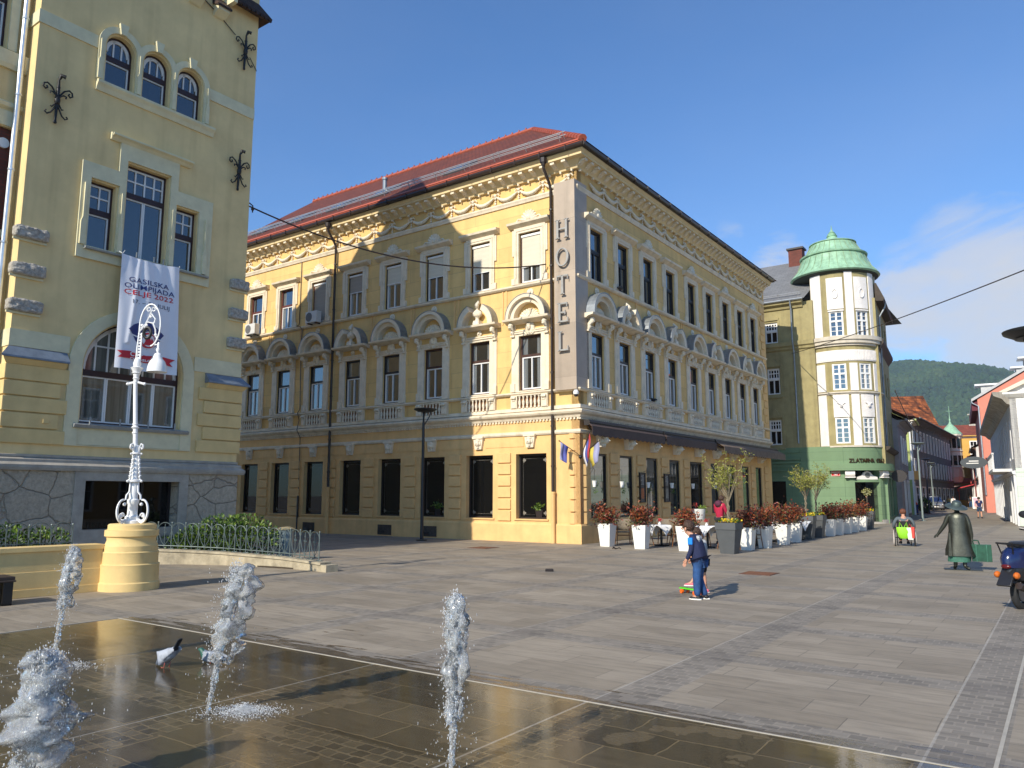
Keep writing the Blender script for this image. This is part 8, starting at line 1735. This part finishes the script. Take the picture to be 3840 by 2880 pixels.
figure('person', 'pedestrian in jeans and an olive top walking down the street', gx(3560, 1909), -.5, 1.5, clothm('olive_top', (.20, .19, .09)), clothm('light_denim', (.06, .17, .38), .3), pose=walk)
figure('person', 'pedestrian in a white shirt and black trousers', gx(3578, 1913), -.4, 1.5, clothm('white_shirt', (.72, .72, .72)), clothm('black_trousers', (.015, .015, .018)), pose=walk)
figure('person', 'pedestrian in a black shirt and blue jeans walking away', gx(3642, 1907), -.4, 1.55, clothm('black_shirt', (.02, .02, .022)), clothm('mid_denim', (.03, .09, .20), .3), pose=walk)
figure('person', 'pedestrian in a navy t-shirt and denim shorts nearest behind the statue', gx(3676, 1944), -.4, 1.52, clothm('navy_tee', (.015, .02, .09)), clothm('denim_shorts', (.03, .06, .13), .3), pose=walk, short=1, sleeves=0)
figure('person', 'person in a white top sitting at the far cafe', gx(3662, 1905), 2.6, 1.55, clothm('white_top', (.75, .75, .74)), clothm('black_trousers', (.015, .015, .018)), pose=sit)
def aboard(lab, px, py, s_=1.0):
    w_ = LOC(*ground_at(px, py), 0, -.5, s_); t = thing('pavement_sign', lab, 'pavement sign', world=w_)
    for q in (-1, 1):
        s = MB(); s.T = M.Rotation(q*.14, 4, 'X') @ M.Translation((0, q*.02, 0)); s.box(-.42, .42, q*.16-.02, q*.16+.02, .03, 1.15); s.k = 1; s.box(-.34, .34, q*.16-.026, q*.16+.026, .22, 1.05); s.T = None; s.build('board', [fr_white, mat('pink_poster', (.62, .38, .48), .6, .3, 4)], t, smooth=False)
aboard('white pavement sign with a pink poster beside the red cafe awning', 3702, 1905, 1.3); aboard('white pavement sign behind the man in shorts', 3668, 1910, 1.2)
bn2 = thing('litter_bin', 'black litter bin by the rose doorway in the side street', 'litter bin', gx(3408, 1926)); s = MB(); s.box(-.3, .3, -.22, .22, 0, .85); s.box(-.32, .32, -.24, .24, .85, .9); s.build('drum', fr_dark, bn2, smooth=False, bevel=.02)
bs = thing('street_bush', 'dark green potted bush before the parked car', 'bush', gx(3470, 1925)); s = MB()
for _ in range(500): s.k = RN.choice((0, 2)); d = V((RN.gauss(0, 1), RN.gauss(0, 1), RN.gauss(0, 1))).normalized(); s.leaf(V((0, 0, .75))+V((d.x*.55, d.y*.5, d.z*.55))*RN.uniform(.5, 1), d, .07, .18)
s.build('foliage', lf, bs, smooth=False, recalc=False); s = MB(); s.lathe([(.25, 0), (.33, .35), (.33, .4)], 0, 0, 12); s.build('pot', fr_dark, bs)
aw = thing('cafe_awning', 'red cafe awning slanting over the far end of the street', 'awning', street(63, 5.4)); s = MB(); s.prof([(0, 3.0), (0, 3.1), (2.2, 2.5), (2.2, 2.4)], 0, 5); s.prism([(0, 2.1), (5, 2.1), (5, 2.42), (0, 2.42)], 2.18, 2.22); s.build('cloth', mat('red_awning', (.60, .03, .04), .6, .1, 2), aw, frame(street(63, 5.4), ST, -SN), smooth=False); s = MB(); [s.tube([(x, 2.1, 0), (x, 2.1, 2.4)], .04, 6) for x in (.1, 4.9)]; s.build('post', mat('red_post', (.45, .06, .03), .5), aw, frame(street(63, 5.4), ST, -SN))
ov_ = thing('hanging_sign', 'dark oval shop sign hanging over the right side of the street', 'sign', street(24, 5.0)+ZZ*4.4); Fo = frame(street(24, 4.6)+ZZ*4.35, SN, -ST); s = MB(); n = 24
s.prism([(1.0*math.cos(2*PI*i/n), .50*math.sin(2*PI*i/n)) for i in range(n)], -.08, .08); s.tube([(.9, 0, 0), (1.7, 0, 0)], .04, 6); s.k = 1
for x0, x1, z0, z1 in ((-.35, .35, .08, .16), (-.55, .35, -.10, -.03)): s.box(x0, x1, .08, .09, z0, z1)
s.build('sign_board', [mat('oval_sign_grey', (.06, .07, .08), .4), fr_white], ov_, Fo, smooth=False)
bd3 = thing('hanging_sign', 'dark round shop sign at the corner of the green building', 'sign', FSg @ V((-.9, .6, 2.75))); s = MB(); s.T = frame(FSg @ V((-.9, .55, 2.75)), SN, -ST); s.prism([(.42*math.cos(2*PI*i/20), .36*math.sin(2*PI*i/20)) for i in range(20)], -.06, .06); s.box(-.6, -.3, -.03, .03, -.04, .04); s.T = None; s.build('sign_board', fr_dark, bd3, M(), smooth=False)
bd4 = thing('hanging_sign', 'orange and white box sign over the rose shop doorway', 'sign', street(9, .9)+ZZ*3.0); s = MB(); s.box(-.35, 0, -.12, .12, -.3, .3); s.k = 1; s.box(0, .35, -.12, .12, -.3, .3); s.build('sign_box', [fr_white, mat('amber_panel', (.62, .30, .06), .4)], bd4, frame(street(9, .7)+ZZ*3.0, SN, -ST), smooth=False)
# ------------------------------------------------------------------ air between the square and the far hill
hz = MB(); hz.box(-1900, 1900, -600, 2500, -1.5, 335)
vm = bpy.data.materials.new('pale_air'); vm.use_nodes = True; nt = vm.node_tree; nt.nodes.remove(nt.nodes['Principled BSDF'])
pv = nt.nodes.new('ShaderNodeVolumePrincipled'); pv.inputs['Color'].default_value = (.62, .78, 1, 1); pv.inputs['Density'].default_value = .00013; pv.inputs['Anisotropy'].default_value = 0
nt.links.new(pv.outputs['Volume'], nt.nodes['Material Output'].inputs['Volume'])
hb = hz.build('haze', vm, smooth=False); tag(hb, 'faint blue air between the square and the hill', 'haze', kind='stuff')
